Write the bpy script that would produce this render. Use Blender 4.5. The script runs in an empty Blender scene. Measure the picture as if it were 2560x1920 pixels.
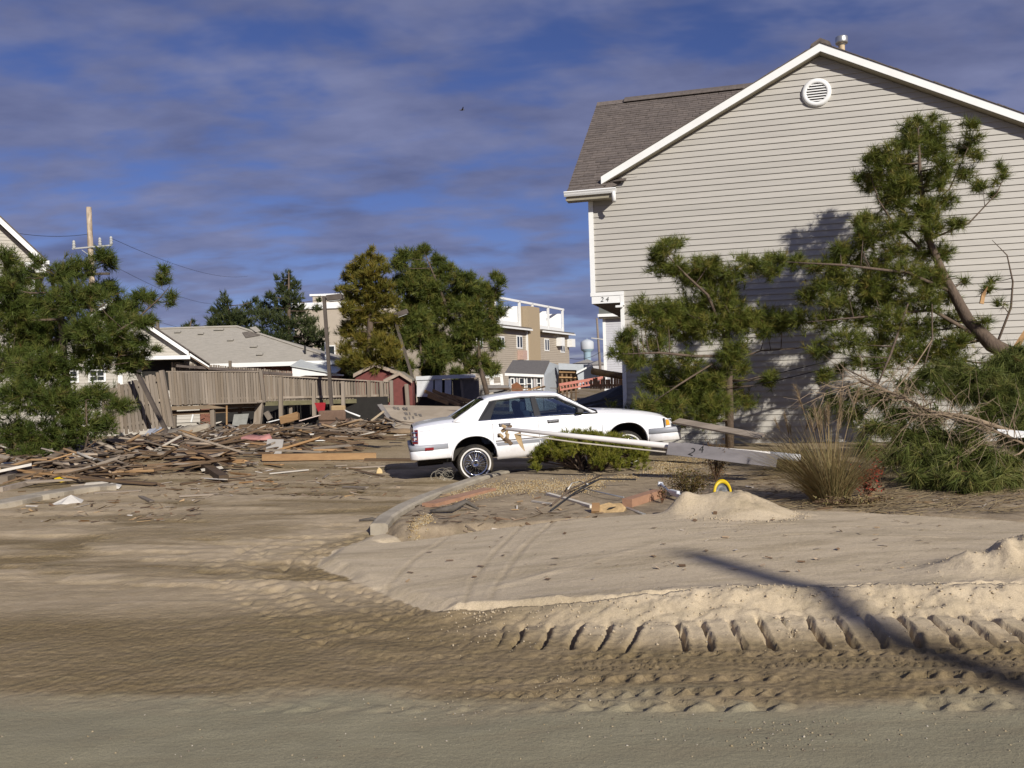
import bpy, bmesh, math, random
import numpy as np
from mathutils import Vector, Matrix, Euler
R = math.radians
random.seed(7)
rng = np.random.default_rng(7)
scn = bpy.context.scene
COL = scn.collection

# ---------------------------------------------------------------- camera
FPX, CX, CY, CAMH = 2130.0, 1280.0, 960.0, 1.70
cam_d = bpy.data.cameras.new('camera'); cam = bpy.data.objects.new('camera', cam_d); COL.objects.link(cam)
cam_d.sensor_width = 36.0; cam_d.lens = FPX / 2560 * 36; cam_d.clip_start = 0.05; cam_d.clip_end = 6000
CROT = Matrix.Rotation(R(90 - 0.27), 3, 'X') @ Matrix.Rotation(-math.atan(0.0292), 3, 'Z')
cam.matrix_world = Matrix.Translation((0, 0, CAMH)) @ CROT.to_4x4()
scn.camera = cam

# ---------------------------------------------------------------- world, sun, exposure
SUN_EL, SUN_AZ = R(27), R(25)            # elevation; azimuth to the right of straight behind the camera
SUN_DIR = Vector((math.sin(SUN_AZ) * math.cos(SUN_EL), -math.cos(SUN_AZ) * math.cos(SUN_EL), math.sin(SUN_EL)))
world = bpy.data.worlds.new('World'); scn.world = world; world.use_nodes = True
def build_world():
    nt = world.node_tree; N = nt.nodes; L = nt.links; N.clear()
    out = N.new('ShaderNodeOutputWorld'); bg = N.new('ShaderNodeBackground')
    sky = N.new('ShaderNodeTexSky'); sky.sky_type = 'NISHITA'; sky.sun_disc = False
    sky.sun_elevation = SUN_EL; sky.sun_rotation = math.pi - SUN_AZ
    sky.air_density = 1.0; sky.dust_density = 0.3; sky.ozone_density = 3.0; sky.altitude = 0
    tc = N.new('ShaderNodeTexCoord'); sep = N.new('ShaderNodeSeparateXYZ'); L.new(tc.outputs['Generated'], sep.inputs[0])
    zc = N.new('ShaderNodeMath'); zc.operation = 'MAXIMUM'; zc.inputs[1].default_value = 0.0; L.new(sep.outputs['Z'], zc.inputs[0])
    za = N.new('ShaderNodeMath'); za.operation = 'ADD'; za.inputs[1].default_value = 0.20; L.new(zc.outputs[0], za.inputs[0])
    div = N.new('ShaderNodeVectorMath'); div.operation = 'DIVIDE'; L.new(tc.outputs['Generated'], div.inputs[0])
    cmb = N.new('ShaderNodeCombineXYZ')
    for i in range(3): L.new(za.outputs[0], cmb.inputs[i])
    L.new(cmb.outputs[0], div.inputs[1])
    mp = N.new('ShaderNodeMapping'); mp.inputs['Scale'].default_value = (0.62, 0.95, 0.0); mp.inputs['Rotation'].default_value = (0, 0, R(14))
    mp.inputs['Location'].default_value = (3.1, 1.35, 0)
    L.new(div.outputs[0], mp.inputs['Vector'])
    def noise(scale, detail, rough, dist, off):
        n = N.new('ShaderNodeTexNoise'); n.inputs['Scale'].default_value = scale; n.inputs['Detail'].default_value = detail
        n.inputs['Roughness'].default_value = rough; n.inputs['Distortion'].default_value = dist
        a = N.new('ShaderNodeVectorMath'); a.operation = 'ADD'; a.inputs[1].default_value = off
        L.new(mp.outputs[0], a.inputs[0]); L.new(a.outputs[0], n.inputs['Vector']); return n
    n1 = noise(1.7, 3.0, 0.5, 0.2, (0, 0, 0)); n2 = noise(4.6, 4.0, 0.52, 0.15, (5, 2, 0))
    m1 = N.new('ShaderNodeMath'); m1.operation = 'MULTIPLY_ADD'; m1.inputs[1].default_value = 0.95; L.new(n2.outputs[0], m1.inputs[0])
    mh = N.new('ShaderNodeMath'); mh.operation = 'MULTIPLY'; mh.inputs[1].default_value = 0.45; L.new(n1.outputs[0], mh.inputs[0]); L.new(mh.outputs[0], m1.inputs[2])
    ramp = N.new('ShaderNodeValToRGB'); e = ramp.color_ramp.elements
    e[0].position = 0.53; e[0].color = (0, 0, 0, 1); e[1].position = 0.78; e[1].color = (1, 1, 1, 1); ramp.color_ramp.interpolation = 'EASE'
    L.new(m1.outputs[0], ramp.inputs[0])
    cov = N.new('ShaderNodeMath'); cov.operation = 'MULTIPLY'; cov.inputs[1].default_value = 0.86; L.new(ramp.outputs[0], cov.inputs[0])
    # cloud brightness: soft mottling
    n3 = noise(4.5, 5.0, 0.55, 0.1, (9, 4, 0))
    cr = N.new('ShaderNodeValToRGB'); c = cr.color_ramp.elements
    c[0].position = 0.3; c[0].color = (1.35, 1.55, 2.95, 1); c[1].position = 0.75; c[1].color = (2.75, 3.0, 4.9, 1)
    L.new(n3.outputs[0], cr.inputs[0])
    tint = N.new('ShaderNodeMix'); tint.data_type = 'RGBA'; tint.blend_type = 'MULTIPLY'; tint.inputs['Factor'].default_value = 1.0
    tint.inputs[7].default_value = (0.50, 0.50, 0.80, 1); L.new(sky.outputs[0], tint.inputs[6])
    mix = N.new('ShaderNodeMix'); mix.data_type = 'RGBA'
    L.new(cov.outputs[0], mix.inputs['Factor']); L.new(tint.outputs[2], mix.inputs[6]); L.new(cr.outputs[0], mix.inputs[7])
    L.new(mix.outputs[2], bg.inputs['Color']); bg.inputs['Strength'].default_value = 0.085
    L.new(bg.outputs[0], out.inputs['Surface'])
build_world()
sun_d = bpy.data.lights.new('sun', 'SUN'); sun = bpy.data.objects.new('sun', sun_d); COL.objects.link(sun)
sun_d.energy = 5.0; sun_d.angle = R(0.6); sun_d.color = (1.0, 0.945, 0.85)
sun.rotation_euler = SUN_DIR.to_track_quat('Z', 'Y').to_euler(); sun.location = (10, -20, 30)
vs = scn.view_settings; vs.view_transform = 'Standard'; vs.look = 'None'; vs.exposure = 0.0; vs.gamma = 1.0; vs.use_curve_mapping = False
scn.render.engine = 'CYCLES'; scn.cycles.use_denoising = True
scn.cycles.max_bounces = 6; scn.cycles.transparent_max_bounces = 8; scn.cycles.diffuse_bounces = 3; scn.cycles.glossy_bounces = 3
scn.cycles.caustics_reflective = False; scn.cycles.caustics_refractive = False

# ---------------------------------------------------------------- pixel -> place
def ray(px, py):
    d = CROT @ Vector(((px - CX) / FPX, (CY - py) / FPX, -1.0)); return d / d.y
def P(px, py, D):                       # the point at distance D in front of the camera
    return Vector((0, 0, CAMH)) + ray(px, py) * D
def G(px, py, z=0.0):                   # the point where that direction meets the height z
    d = ray(px, py); return Vector((0, 0, CAMH)) + d * ((z - CAMH) / d.z)

# ---------------------------------------------------------------- materials
MATS = {}
def M(name, col, rough=0.75, var=0.18, scale=6.0, bump=0.0, bscale=None, metal=0.0, col2=None, stretch=(1, 1, 1), rnd=0.0, coat=0.0, detail=5.0, spec=0.4, c2lo=0.45, c2hi=0.62):
    if name in MATS: return MATS[name]
    m = bpy.data.materials.new(name); m.use_nodes = True; nt = m.node_tree; N = nt.nodes; L = nt.links
    b = N['Principled BSDF']; b.inputs['Roughness'].default_value = rough; b.inputs['Metallic'].default_value = metal
    b.inputs['Specular IOR Level'].default_value = spec
    if coat: b.inputs['Coat Weight'].default_value = coat; b.inputs['Coat Roughness'].default_value = 0.06
    tc = N.new('ShaderNodeTexCoord'); mp = N.new('ShaderNodeMapping'); mp.inputs['Scale'].default_value = stretch
    L.new(tc.outputs['Object'], mp.inputs['Vector']); vec = mp.outputs[0]
    if rnd:
        oi = N.new('ShaderNodeObjectInfo'); ad = N.new('ShaderNodeVectorMath'); ad.operation = 'MULTIPLY_ADD'
        ad.inputs[1].default_value = (1, 1, 1); cm = N.new('ShaderNodeMath'); cm.operation = 'MULTIPLY'; cm.inputs[1].default_value = 37.0
        L.new(oi.outputs['Random'], cm.inputs[0]); L.new(vec, ad.inputs[0]); L.new(cm.outputs[0], ad.inputs[2]); vec = ad.outputs[0]
    n = N.new('ShaderNodeTexNoise'); n.inputs['Scale'].default_value = scale; n.inputs['Detail'].default_value = detail; n.inputs['Roughness'].default_value = 0.6
    L.new(vec, n.inputs['Vector'])
    r = N.new('ShaderNodeValToRGB'); e = r.color_ramp.elements
    e[0].position = 0.28; e[1].position = 0.72
    lo = [max(0, c * (1 - var)) for c in col]; hi = [min(0.95, c * (1 + var)) for c in col]
    e[0].color = (*lo, 1); e[1].color = (*hi, 1)
    L.new(n.outputs['Fac'], r.inputs[0]); c = r.outputs[0]
    if col2:
        n2 = N.new('ShaderNodeTexNoise'); n2.inputs['Scale'].default_value = scale * 0.37; n2.inputs['Detail'].default_value = 6; n2.inputs['Roughness'].default_value = 0.65
        L.new(vec, n2.inputs['Vector'])
        mr = N.new('ShaderNodeMapRange'); mr.inputs[1].default_value = c2lo; mr.inputs[2].default_value = c2hi; L.new(n2.outputs['Fac'], mr.inputs[0])
        mx = N.new('ShaderNodeMix'); mx.data_type = 'RGBA'; mx.inputs[7].default_value = (*col2, 1)
        L.new(mr.outputs[0], mx.inputs['Factor']); L.new(c, mx.inputs[6]); c = mx.outputs[2]
    if rnd:
        mr = N.new('ShaderNodeMapRange'); mr.inputs[3].default_value = 1 - rnd; mr.inputs[4].default_value = 1 + rnd; L.new(oi.outputs['Random'], mr.inputs[0])
        mx = N.new('ShaderNodeVectorMath'); mx.operation = 'SCALE'; L.new(c, mx.inputs[0]); L.new(mr.outputs[0], mx.inputs['Scale']); c = mx.outputs[0]
    L.new(c, b.inputs['Base Color'])
    if bump:
        bn = N.new('ShaderNodeTexNoise'); bn.inputs['Scale'].default_value = bscale or scale * 3; bn.inputs['Detail'].default_value = 6; L.new(vec, bn.inputs['Vector'])
        bp = N.new('ShaderNodeBump'); bp.inputs['Strength'].default_value = bump; bp.inputs['Distance'].default_value = 0.02
        L.new(bn.outputs['Fac'], bp.inputs['Height']); L.new(bp.outputs[0], b.inputs['Normal'])
    MATS[name] = m; return m

def M_leaf(name, cols, rough=0.6, trans=0.25, brown=None):
    """foliage: the hue of each tuft comes from its own colour value"""
    if name in MATS: return MATS[name]
    if brown: cols = list(cols) + [brown]
    m = bpy.data.materials.new(name); m.use_nodes = True; nt = m.node_tree; N = nt.nodes; L = nt.links
    b = N['Principled BSDF']; b.inputs['Roughness'].default_value = rough; b.inputs['Specular IOR Level'].default_value = 0.25
    at = N.new('ShaderNodeAttribute'); at.attribute_name = 'tint'
    r = N.new('ShaderNodeValToRGB'); e = r.color_ramp.elements
    while len(e) < len(cols): e.new(0.5)
    for i, c in enumerate(cols): e[i].position = i / (len(cols) - 1) if not brown else min(0.95, i / (len(cols) - 2)) if i < len(cols) - 1 else 1.0; e[i].color = (*c, 1)
    L.new(at.outputs['Fac'], r.inputs[0]); L.new(r.outputs[0], b.inputs['Base Color'])
    tr = N.new('ShaderNodeBsdfTranslucent'); L.new(r.outputs[0], tr.inputs['Color'])
    mx = N.new('ShaderNodeMixShader'); mx.inputs[0].default_value = trans
    L.new(b.outputs[0], mx.inputs[1]); L.new(tr.outputs[0], mx.inputs[2]); L.new(mx.outputs[0], N['Material Output'].inputs['Surface'])
    MATS[name] = m; return m

# ---------------------------------------------------------------- mesh helpers
ORI = {}
def origin_of(o):
    v = Vector((0, 0, 0))
    while o is not None: v = v + o.location; o = o.parent
    return v
def tagit(o, label=None, cat=None, group=None, kind=None):
    if label: o['label'] = label
    if cat: o['category'] = cat
    if group: o['group'] = group
    if kind: o['kind'] = kind
    return o
def thing(name, label, cat, loc, rz=0.0, group=None):
    o = bpy.data.objects.new(name, None); COL.objects.link(o); o.empty_display_size = 0.2
    o.location = loc; o.rotation_euler = (0, 0, rz); return tagit(o, label, cat, group)
def link(name, me, parent=None, mats=None):
    o = bpy.data.objects.new(name, me); COL.objects.link(o)
    if parent is not None: o.parent = parent
    if mats is not None and not me.materials:
        for m in (mats if isinstance(mats, (list, tuple)) else [mats]): me.materials.append(m)
    return o
class MB:
    def __init__(s): s.v = []; s.f = []; s.mi = []
    def add(s, vs, fs, mi=0):
        o = len(s.v); s.v += [tuple(v) for v in vs]; s.f += [tuple(i + o for i in f) for f in fs]; s.mi += [mi] * len(fs); return s
    def hexa(s, p, mi=0):       # 8 corners: bottom 0-3 ccw, top 4-7 ccw
        return s.add(p, [(0, 3, 2, 1), (4, 5, 6, 7), (0, 1, 5, 4), (1, 2, 6, 5), (2, 3, 7, 6), (3, 0, 4, 7)], mi)
    def box(s, c, sz, rot=None, mi=0):
        c = Vector(c); hx, hy, hz = sz[0] / 2, sz[1] / 2, sz[2] / 2
        pts = [Vector(q) for q in ((-hx, -hy, -hz), (hx, -hy, -hz), (hx, hy, -hz), (-hx, hy, -hz), (-hx, -hy, hz), (hx, -hy, hz), (hx, hy, hz), (-hx, hy, hz))]
        if rot is not None: pts = [rot @ q for q in pts]
        return s.hexa([c + q for q in pts], mi)
    def bx(s, x0, x1, y0, y1, z0, z1, mi=0):
        return s.hexa([(x0, y0, z0), (x1, y0, z0), (x1, y1, z0), (x0, y1, z0), (x0, y0, z1), (x1, y0, z1), (x1, y1, z1), (x0, y1, z1)], mi)
    def beam(s, a, b, w, h, up=(0, 0, 1), mi=0):
        a = Vector(a); b = Vector(b); d = (b - a); L = d.length; d = d / L
        u = Vector(up); sd = d.cross(u)
        if sd.length < 1e-4: sd = d.cross(Vector((1, 0, 0)))
        sd.normalize(); u = sd.cross(d).normalized()
        rot = Matrix((d, sd, u)).transposed()
        return s.box((a + b) / 2, (L, w, h), rot, mi)
    def path(s, pts, rad, n=6, mi=0, cap=True):
        pts = [Vector(p) for p in pts]; k = len(pts)
        if not isinstance(rad, (list, tuple)): rad = [rad] * k
        rings = []; prev = None
        for i in range(k):
            d = (pts[min(i + 1, k - 1)] - pts[max(i - 1, 0)]).normalized()
            if prev is None:
                a = d.cross(Vector((0, 0, 1)));
                if a.length < 1e-3: a = d.cross(Vector((1, 0, 0)))
            else: a = prev - d * prev.dot(d)
            a.normalize(); prev = a; b = d.cross(a)
            rings.append([pts[i] + (a * math.cos(2 * math.pi * j / n) + b * math.sin(2 * math.pi * j / n)) * rad[i] for j in range(n)])
        vs = [v for r in rings for v in r]; fs = []
        for i in range(k - 1):
            for j in range(n): fs.append((i * n + j, i * n + (j + 1) % n, (i + 1) * n + (j + 1) % n, (i + 1) * n + j))
        if cap: fs.append(tuple(range(n - 1, -1, -1))); fs.append(tuple((k - 1) * n + j for j in range(n)))
        return s.add(vs, fs, mi)
    def tube(s, a, b, r0, r1=None, n=10, mi=0, cap=True): return s.path([a, b], [r0, r0 if r1 is None else r1], n, mi, cap)
    def prism(s, pts, ext, mi=0):   # planar polygon pushed along ext
        k = len(pts); e = Vector(ext); p = [Vector(q) for q in pts]
        return s.add(p + [q + e for q in p], [tuple(range(k)), tuple(range(2 * k - 1, k - 1, -1))] + [(i, k + i, k + (i + 1) % k, (i + 1) % k) for i in range(k)], mi)
    def lathe(s, prof, mat4=None, n=24, mi=0):
        vs = []
        for r, z in prof:
            for j in range(n): vs.append(Vector((r * math.cos(2 * math.pi * j / n), r * math.sin(2 * math.pi * j / n), z)))
        if mat4 is not None: vs = [mat4 @ v for v in vs]
        fs = [(i * n + j, i * n + (j + 1) % n, (i + 1) * n + (j + 1) % n, (i + 1) * n + j) for i in range(len(prof) - 1) for j in range(n)]
        return s.add(vs, fs, mi)
    def quad(s, a, b, c, d, mi=0): return s.add([a, b, c, d], [(0, 1, 2, 3)], mi)
    def mesh(s, name, mats, smooth=False, off=None):
        me = bpy.data.meshes.new(name); v = np.array(s.v, dtype=np.float64)
        if off is not None and len(v): v = v - np.array(off)
        me.from_pydata([tuple(q) for q in v], [], s.f)
        for m in (mats if isinstance(mats, (list, tuple)) else [mats]): me.materials.append(m)
        if len(me.materials) > 1: me.polygons.foreach_set('material_index', s.mi)
        bm = bmesh.new(); bm.from_mesh(me); bmesh.ops.recalc_face_normals(bm, faces=bm.faces); bm.to_mesh(me); bm.free()
        if smooth: me.shade_smooth() if smooth is True else me.shade_auto_smooth(R(smooth)) if hasattr(me, 'shade_auto_smooth') else me.shade_smooth()
        me.update(); return me
    def build(s, name, mats, parent=None, smooth=False, local=False, bev=0.0, bseg=2):
        if parent is not None:
            o = link(name, s.mesh(name, mats, smooth, None if local else origin_of(parent)), parent)
        else:
            v = np.array(s.v)
            off = Vector((v[:, 0].mean(), v[:, 1].mean(), v[:, 2].min()))
            if local: off = Vector((0, 0, 0))
            o = link(name, s.mesh(name, mats, smooth, off)); o.location = off
        if bev:
            md = o.modifiers.new('bevel', 'BEVEL'); md.width = bev; md.segments = bseg; md.limit_method = 'ANGLE'; md.angle_limit = R(40)
        return o
def np_mesh(name, V, F, mat, tint=None, off=None):
    me = bpy.data.meshes.new(name); V = np.asarray(V, dtype=np.float32); F = np.asarray(F, dtype=np.int32)
    if off is not None: V = V - np.array(off, dtype=np.float32)
    n, k = F.shape
    me.vertices.add(len(V)); me.vertices.foreach_set('co', V.ravel())
    me.loops.add(n * k); me.loops.foreach_set('vertex_index', F.ravel())
    me.polygons.add(n); me.polygons.foreach_set('loop_start', np.arange(0, n * k, k, dtype=np.int32))
    if tint is not None:
        a = me.attributes.new('tint', 'FLOAT', 'POINT'); a.data.foreach_set('value', np.asarray(tint, dtype=np.float32))
    me.materials.append(mat); me.update(calc_edges=True); return me
def mod(o, kind, **kw):
    md = o.modifiers.new(kind.lower(), kind)
    for k, v in kw.items(): setattr(md, k, v)
    return md
def text_mesh(txt, size, mat, ext=0.002, shear=0.0):
    c = bpy.data.curves.new('lettering', 'FONT'); c.body = txt; c.size = size; c.extrude = ext; c.shear = shear; c.align_x = 'CENTER'; c.align_y = 'CENTER'
    o = bpy.data.objects.new('lettering', c); COL.objects.link(o)
    bpy.context.view_layer.update()
    me = bpy.data.meshes.new_from_object(o.evaluated_get(bpy.context.evaluated_depsgraph_get()))
    bpy.data.objects.remove(o); me.materials.clear(); me.materials.append(mat); return me

# ---------------------------------------------------------------- numpy noise
def _hash(ix, iy, seed):
    h = (ix.astype(np.int64) * 374761393 + iy.astype(np.int64) * 668265263 + seed * 974634777) & 0xFFFFFFFF
    h = ((h ^ (h >> 13)) * 1274126177) & 0xFFFFFFFF
    return ((h ^ (h >> 16)) & 0xFFFFFF) / float(0xFFFFFF)
def vnoise(x, y, seed=0):
    x = np.asarray(x, float); y = np.asarray(y, float)
    ix = np.floor(x); iy = np.floor(y); fx = x - ix; fy = y - iy
    fx = fx * fx * (3 - 2 * fx); fy = fy * fy * (3 - 2 * fy)
    a = _hash(ix, iy, seed); b = _hash(ix + 1, iy, seed); c = _hash(ix, iy + 1, seed); d = _hash(ix + 1, iy + 1, seed)
    return (a * (1 - fx) + b * fx) * (1 - fy) + (c * (1 - fx) + d * fx) * fy
def fbm(x, y, o=4, seed=0, gain=0.5):
    s = 0.0; a = 1.0; t = 0.0
    for i in range(o):
        s = s + a * vnoise(np.asarray(x) * 2 ** i + 17 * i, np.asarray(y) * 2 ** i - 9 * i, seed + i); t += a; a *= gain
    return s / t
def sstep(a, b, x):
    t = np.clip((x - a) / (b - a), 0, 1); return t * t * (3 - 2 * t)
# ================================================================ GROUND
def g2(pts, z): return np.array([[G(px, py, z).x, G(px, py, z).y] for px, py in pts])
def pl_dist(x, y, pts):
    """distance to a polyline, arc length of the nearest point, side (+ left of travel)"""
    best = np.full(x.shape, 1e9); S = np.zeros(x.shape); side = np.zeros(x.shape); acc = 0.0
    for i in range(len(pts) - 1):
        ax, ay = pts[i]; bx, by = pts[i + 1]; dx, dy = bx - ax, by - ay; L = math.hypot(dx, dy)
        t = np.clip(((x - ax) * dx + (y - ay) * dy) / (L * L), 0, 1)
        qx, qy = ax + t * dx, ay + t * dy; d = np.hypot(x - qx, y - qy)
        m = d < best; best = np.where(m, d, best); S = np.where(m, acc + t * L, S)
        side = np.where(m, np.sign(dx * (y - ay) - dy * (x - ax)), side); acc += L
    return best, S, side
def in_poly(x, y, pts):
    r = np.zeros(x.shape, bool); n = len(pts); j = n - 1
    for i in range(n):
        xi, yi = pts[i]; xj, yj = pts[j]
        c = ((yi > y) != (yj > y)) & (x < (xj - xi) * (y - yi) / ((yj - yi) if yj != yi else 1e-9) + xi)
        r ^= c; j = i
    return r
FRONT = [(5200, 1377), (3000, 1440), (2560, 1455), (2206, 1458), (1917, 1464), (1604, 1484), (1280, 1500), (1110, 1514)]
LEFT = [(1110, 1514), (1000, 1482), (900, 1440), (800, 1397), (830, 1367), (900, 1340), (960, 1328)]
BACK = [(960, 1328), (1020, 1322), (1200, 1305), (1500, 1296), (1660, 1290), (1820, 1280), (2000, 1276), (2300, 1286), (2560, 1304), (3200, 1285), (5200, 1227)]
FRW = np.vstack([g2([q], zz) for q, zz in zip(FRONT, (0.22, 0.22, 0.22, 0.22, 0.21, 0.19, 0.12, 0.08))]); LFW = g2(LEFT, 0.06); BKW = g2(BACK, 0.15)
PLAT = np.vstack([FRW, LFW[1:], BKW[1:]])
KERB_PX = [(948, 1330), (965, 1308), (1010, 1280), (1060, 1256), (1120, 1233), (1190, 1208), (1262, 1190)]
KERBW = g2(KERB_PX, 0.05)
BED = np.vstack([KERBW, [[0.15, 14.9], [0.9, 15.6], [1.3, 17.6], [1.7, 19.5], [2.2, 30], [30, 26], [30, 8.6], [14, 8.6]], BKW[::-1][1:-1]])
def H(x, y):
    x = np.atleast_1d(np.asarray(x, float)); y = np.atleast_1d(np.asarray(y, float))
    z = 0.03 * (fbm(x * 0.25, y * 0.25, 3, 1) - 0.5)
    near = sstep(34, 20, y) * sstep(-30, -14, x) * sstep(30, 16, x) * sstep(2.2, 3.2, y)
    z = z * sstep(3, 7, y) + near * 0.012 * (fbm(x * 2.2, y * 2.2, 3, 4) - 0.5) * 2
    # left lot: shallow ruts running across
    lot = sstep(0.5, -1.5, x + 0.2 * (y - 9)) * sstep(6.2, 7.5, y) * sstep(18, 15, y)
    z = z + lot * 0.035 * (fbm(x * 0.5 + 2, y * 2.6 + 0.35 * x, 4, 11) - 0.5)
    pl = sstep(0.50, 0.56, fbm(x * 0.7 + 3, y * 2.6 + 0.5 * x, 4, 13)); z = z + lot * 0.022 * pl * (0.6 + 0.8 * fbm(x * 5, y * 9, 3, 14))
    z = z + lot * 0.012 * (fbm(x * 4, y * 12 + x, 3, 15) - 0.5)
    # debris ground piled up in front of the deck
    z = z + 0.30 * np.exp(-((x + 7.2) / 4.2) ** 2 - ((y - 20.5) / 4.0) ** 2) * (0.7 + 0.6 * fbm(x * 0.9, y * 0.9, 3, 21))
    z = z + 0.25 * np.exp(-((x + 3.8) / 2.6) ** 2 - ((y - 24.0) / 2.6) ** 2)
    # planting bed, raised behind the kerb
    inb = in_poly(x, y, BED); db, _, _ = pl_dist(x, y, np.vstack([BED, BED[:1]]))
    bedw = np.where(inb, sstep(0.0, 0.22, db), 0.0)
    z = z + bedw * (0.13 + 0.05 * (fbm(x * 1.3, y * 1.3, 4, 31) - 0.5) + 0.09 * sstep(11, 15, y) * sstep(2.5, 5, x))
    # smooth graded sand sheet
    xw = x + 0.22 * (fbm(x * 1.6, y * 1.6, 4, 43) - 0.5); yw = y + 0.16 * (fbm(x * 1.6 + 9, y * 1.6, 4, 44) - 0.5)
    inp = in_poly(xw, yw, PLAT)
    df, sf, _ = pl_dist(xw, yw, FRW); dl, sl, _ = pl_dist(xw, yw, LFW); dk, _, _ = pl_dist(xw, yw, BKW)
    right = sstep(-1.2, 1.6, x)
    hp = 0.055 + 0.135 * right + 0.03 * (fbm(x * 0.7, y * 0.5, 3, 41) - 0.5)
    hp = hp + 0.02 * np.sin((x * 0.75 + y * 0.9) * 1.6) * right
    edge = np.minimum(np.minimum(df / 0.05, dl / 0.16), dk / 0.16)
    w = np.where(inp, sstep(0, 1, edge), 0.0)
    zb = z
    z = z * (1 - w) + np.maximum(hp, z * 0.6) * w
    # thrown-up lip and its crumbly face along the front edge
    z = z + np.where(inp, 0.03 * np.exp(-(df / 0.16) ** 2) * right * (0.4 + 1.2 * fbm(x * 4, y * 4, 4, 50, 0.6)), 0.0)
    lip = np.exp(-(df / 0.09) ** 2) * right * np.where(inp, 1, 0.5)
    z = z + lip * 0.10 * (fbm(x * 8, y * 8, 4, 51, 0.7) - 0.45)
    out = (~inp) & (df < 1.15) & (x < 12)
    slab = np.where(out, right * (0.07 * sstep(0.74, 0.34, df) + 0.14 * sstep(0.31, 0.0, df)), 0.0)
    slab = slab + np.where(out, right * 0.10 * sstep(0.40, 0.26, df) * sstep(0.0, 0.08, df) * (fbm(x * 7, y * 10, 4, 52, 0.7) - 0.45), 0.0)
    per = 0.185; ph = (sf + 0.35 * np.maximum(0, x - 2.2) * (df - 0.1)) / per + 0.05 * fbm(x * 2, y * 2, 2, 53)
    fr = ph - np.floor(ph)
    groove = sstep(0.13, 0.06, np.abs(fr - 0.5 + 0.05 * (fbm(x * 20, y * 20, 2, 56) - 0.5))) * (sstep(0.25, 0.33, df) * sstep(0.75, 0.66, df))
    spoil = sstep(0.2, 0.02, np.abs(fr - 0.34)) * (sstep(0.28, 0.36, df) * sstep(0.75, 0.66, df)) * fbm(x * 14, y * 14, 3, 54)
    fade = sstep(-0.7, 0.5, x)
    z = z + slab + np.where(out, fade * (-0.080 * groove * (0.35 + 0.75 * vnoise(np.floor(ph) * 1.7, np.floor(ph) * 0.3, 66)) * (0.55 + 0.8 * fbm(x * 9, y * 9, 3, 67)) + 0.026 * spoil + 0.018 * sstep(0.34, 0.5, df) * sstep(0.8, 0.6, df) * (fbm(x * 13, y * 13, 3, 68) - 0.5)), 0.0)
    # turning tyre track round the left end of the sheet
    outl = (~inp) & (dl < 1.2) & (x < 0.9) & (y < 9.6)
    for k, (d0, am) in enumerate(((0.12, 0.020), (0.36, 0.014), (0.68, 0.022), (0.98, 0.012))):
        fr2 = (sl / 0.17 + 0.5 * k + 1.2 * dl + 0.35 * fbm(x * 3, y * 3, 2, 58)) % 1.0
        dn = np.exp(-((dl - d0) / 0.045) ** 2 - ((fr2 - 0.5) * 0.17 / 0.036) ** 2) * sstep(0.25, 0.5, fbm(x * 2, y * 2, 2, 59 + k)); z = z - np.where(outl, 0.05 * dn, 0.0)
        z = z + np.where(outl, am * sstep(0.17, 0.04, np.abs(dl - d0)) * (sstep(0.34, 0.2, np.abs(fr2 - 0.5)) - 0.4) * (0.1 + 1.6 * fbm(x * 2.2, y * 2.2, 3, 57)), 0.0)
    # tracked wet band of the road
    band = sstep(4.2, 4.6, y + 0.1 * x) * sstep(6.9, 6.2, y) * np.where(inp, 0, 1) * sstep(-7, -3, x)
    z = z + band * (0.012 * (fbm(x * 2.0, y * 3.5, 3, 61) - 0.5) + 0.016 * (fbm(x * 7 + 0.5 * y, y * 9, 4, 62, 0.6) - 0.5))
    for y0, per2, am, wd in ((4.42, 0.21, 0.026, 0.075), (4.60, 0.105, 0.020, 0.05), (4.82, 0.15, 0.028, 0.05), (5.00, 0.055, 0.016, 0.04), (5.10, 0.055, 0.014, 0.03), (5.22, 0.12, 0.020, 0.05)):
        yy = y - y0 + 0.06 * x; f3 = ((x + 1.1 * np.abs(yy)) / per2) % 1.0
        z = z + sstep(-2.6, 0.8, x) * am * sstep(wd, wd * 0.6, np.abs(yy)) * (sstep(0.30, 0.12, np.abs(f3 - 0.5)) - 0.5) * (0.1 + 1.3 * sstep(0.35, 0.7, fbm(x * 1.7, y * 3, 4, 63)))
    # sand mound and the low ridge beside it
    cx, cy = MOUND
    dx = (x - cx) / 0.62; dy = (y - cy) / np.where(y < cy, 0.62, 0.42); r2 = np.hypot(dx, dy) * (1 + 0.25 * (fbm(x * 2.3, y * 2.3, 2, 71) - 0.5))
    z = z + 0.29 * np.maximum(0, 1 - r2) ** 1.1 * (1 + 0.5 * (fbm(x * 5, y * 5, 4, 72, 0.6) - 0.5))
    z = z + 0.17 * np.exp(-((x - cx + 0.60) / 0.14) ** 2 - ((y - cy - 0.02) / 0.13) ** 2) + 0.1 * np.exp(-((x - cx + 0.40) / 0.22) ** 2 - ((y - cy) / 0.18) ** 2)
    ring = np.exp(-((r2 - 1.12) / 0.16) ** 2) * sstep(cy + 0.1, cy - 0.3, y)
    z = z + ring * 0.045 * np.maximum(0, fbm(x * 6, y * 6, 4, 73) - 0.35)
    # clods at the far right
    z = z + 0.22 * np.exp(-((x - CLOD[0]) / 0.55) ** 2 - ((y - CLOD[1]) / 0.22) ** 2) * (0.5 + fbm(x * 7, y * 7, 4, 75))
    # scraped ridge on the sheet
    q = G(1400, 1432, 0.1); zz = (y - q.y) - 0.75 * (x - q.x)
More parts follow.
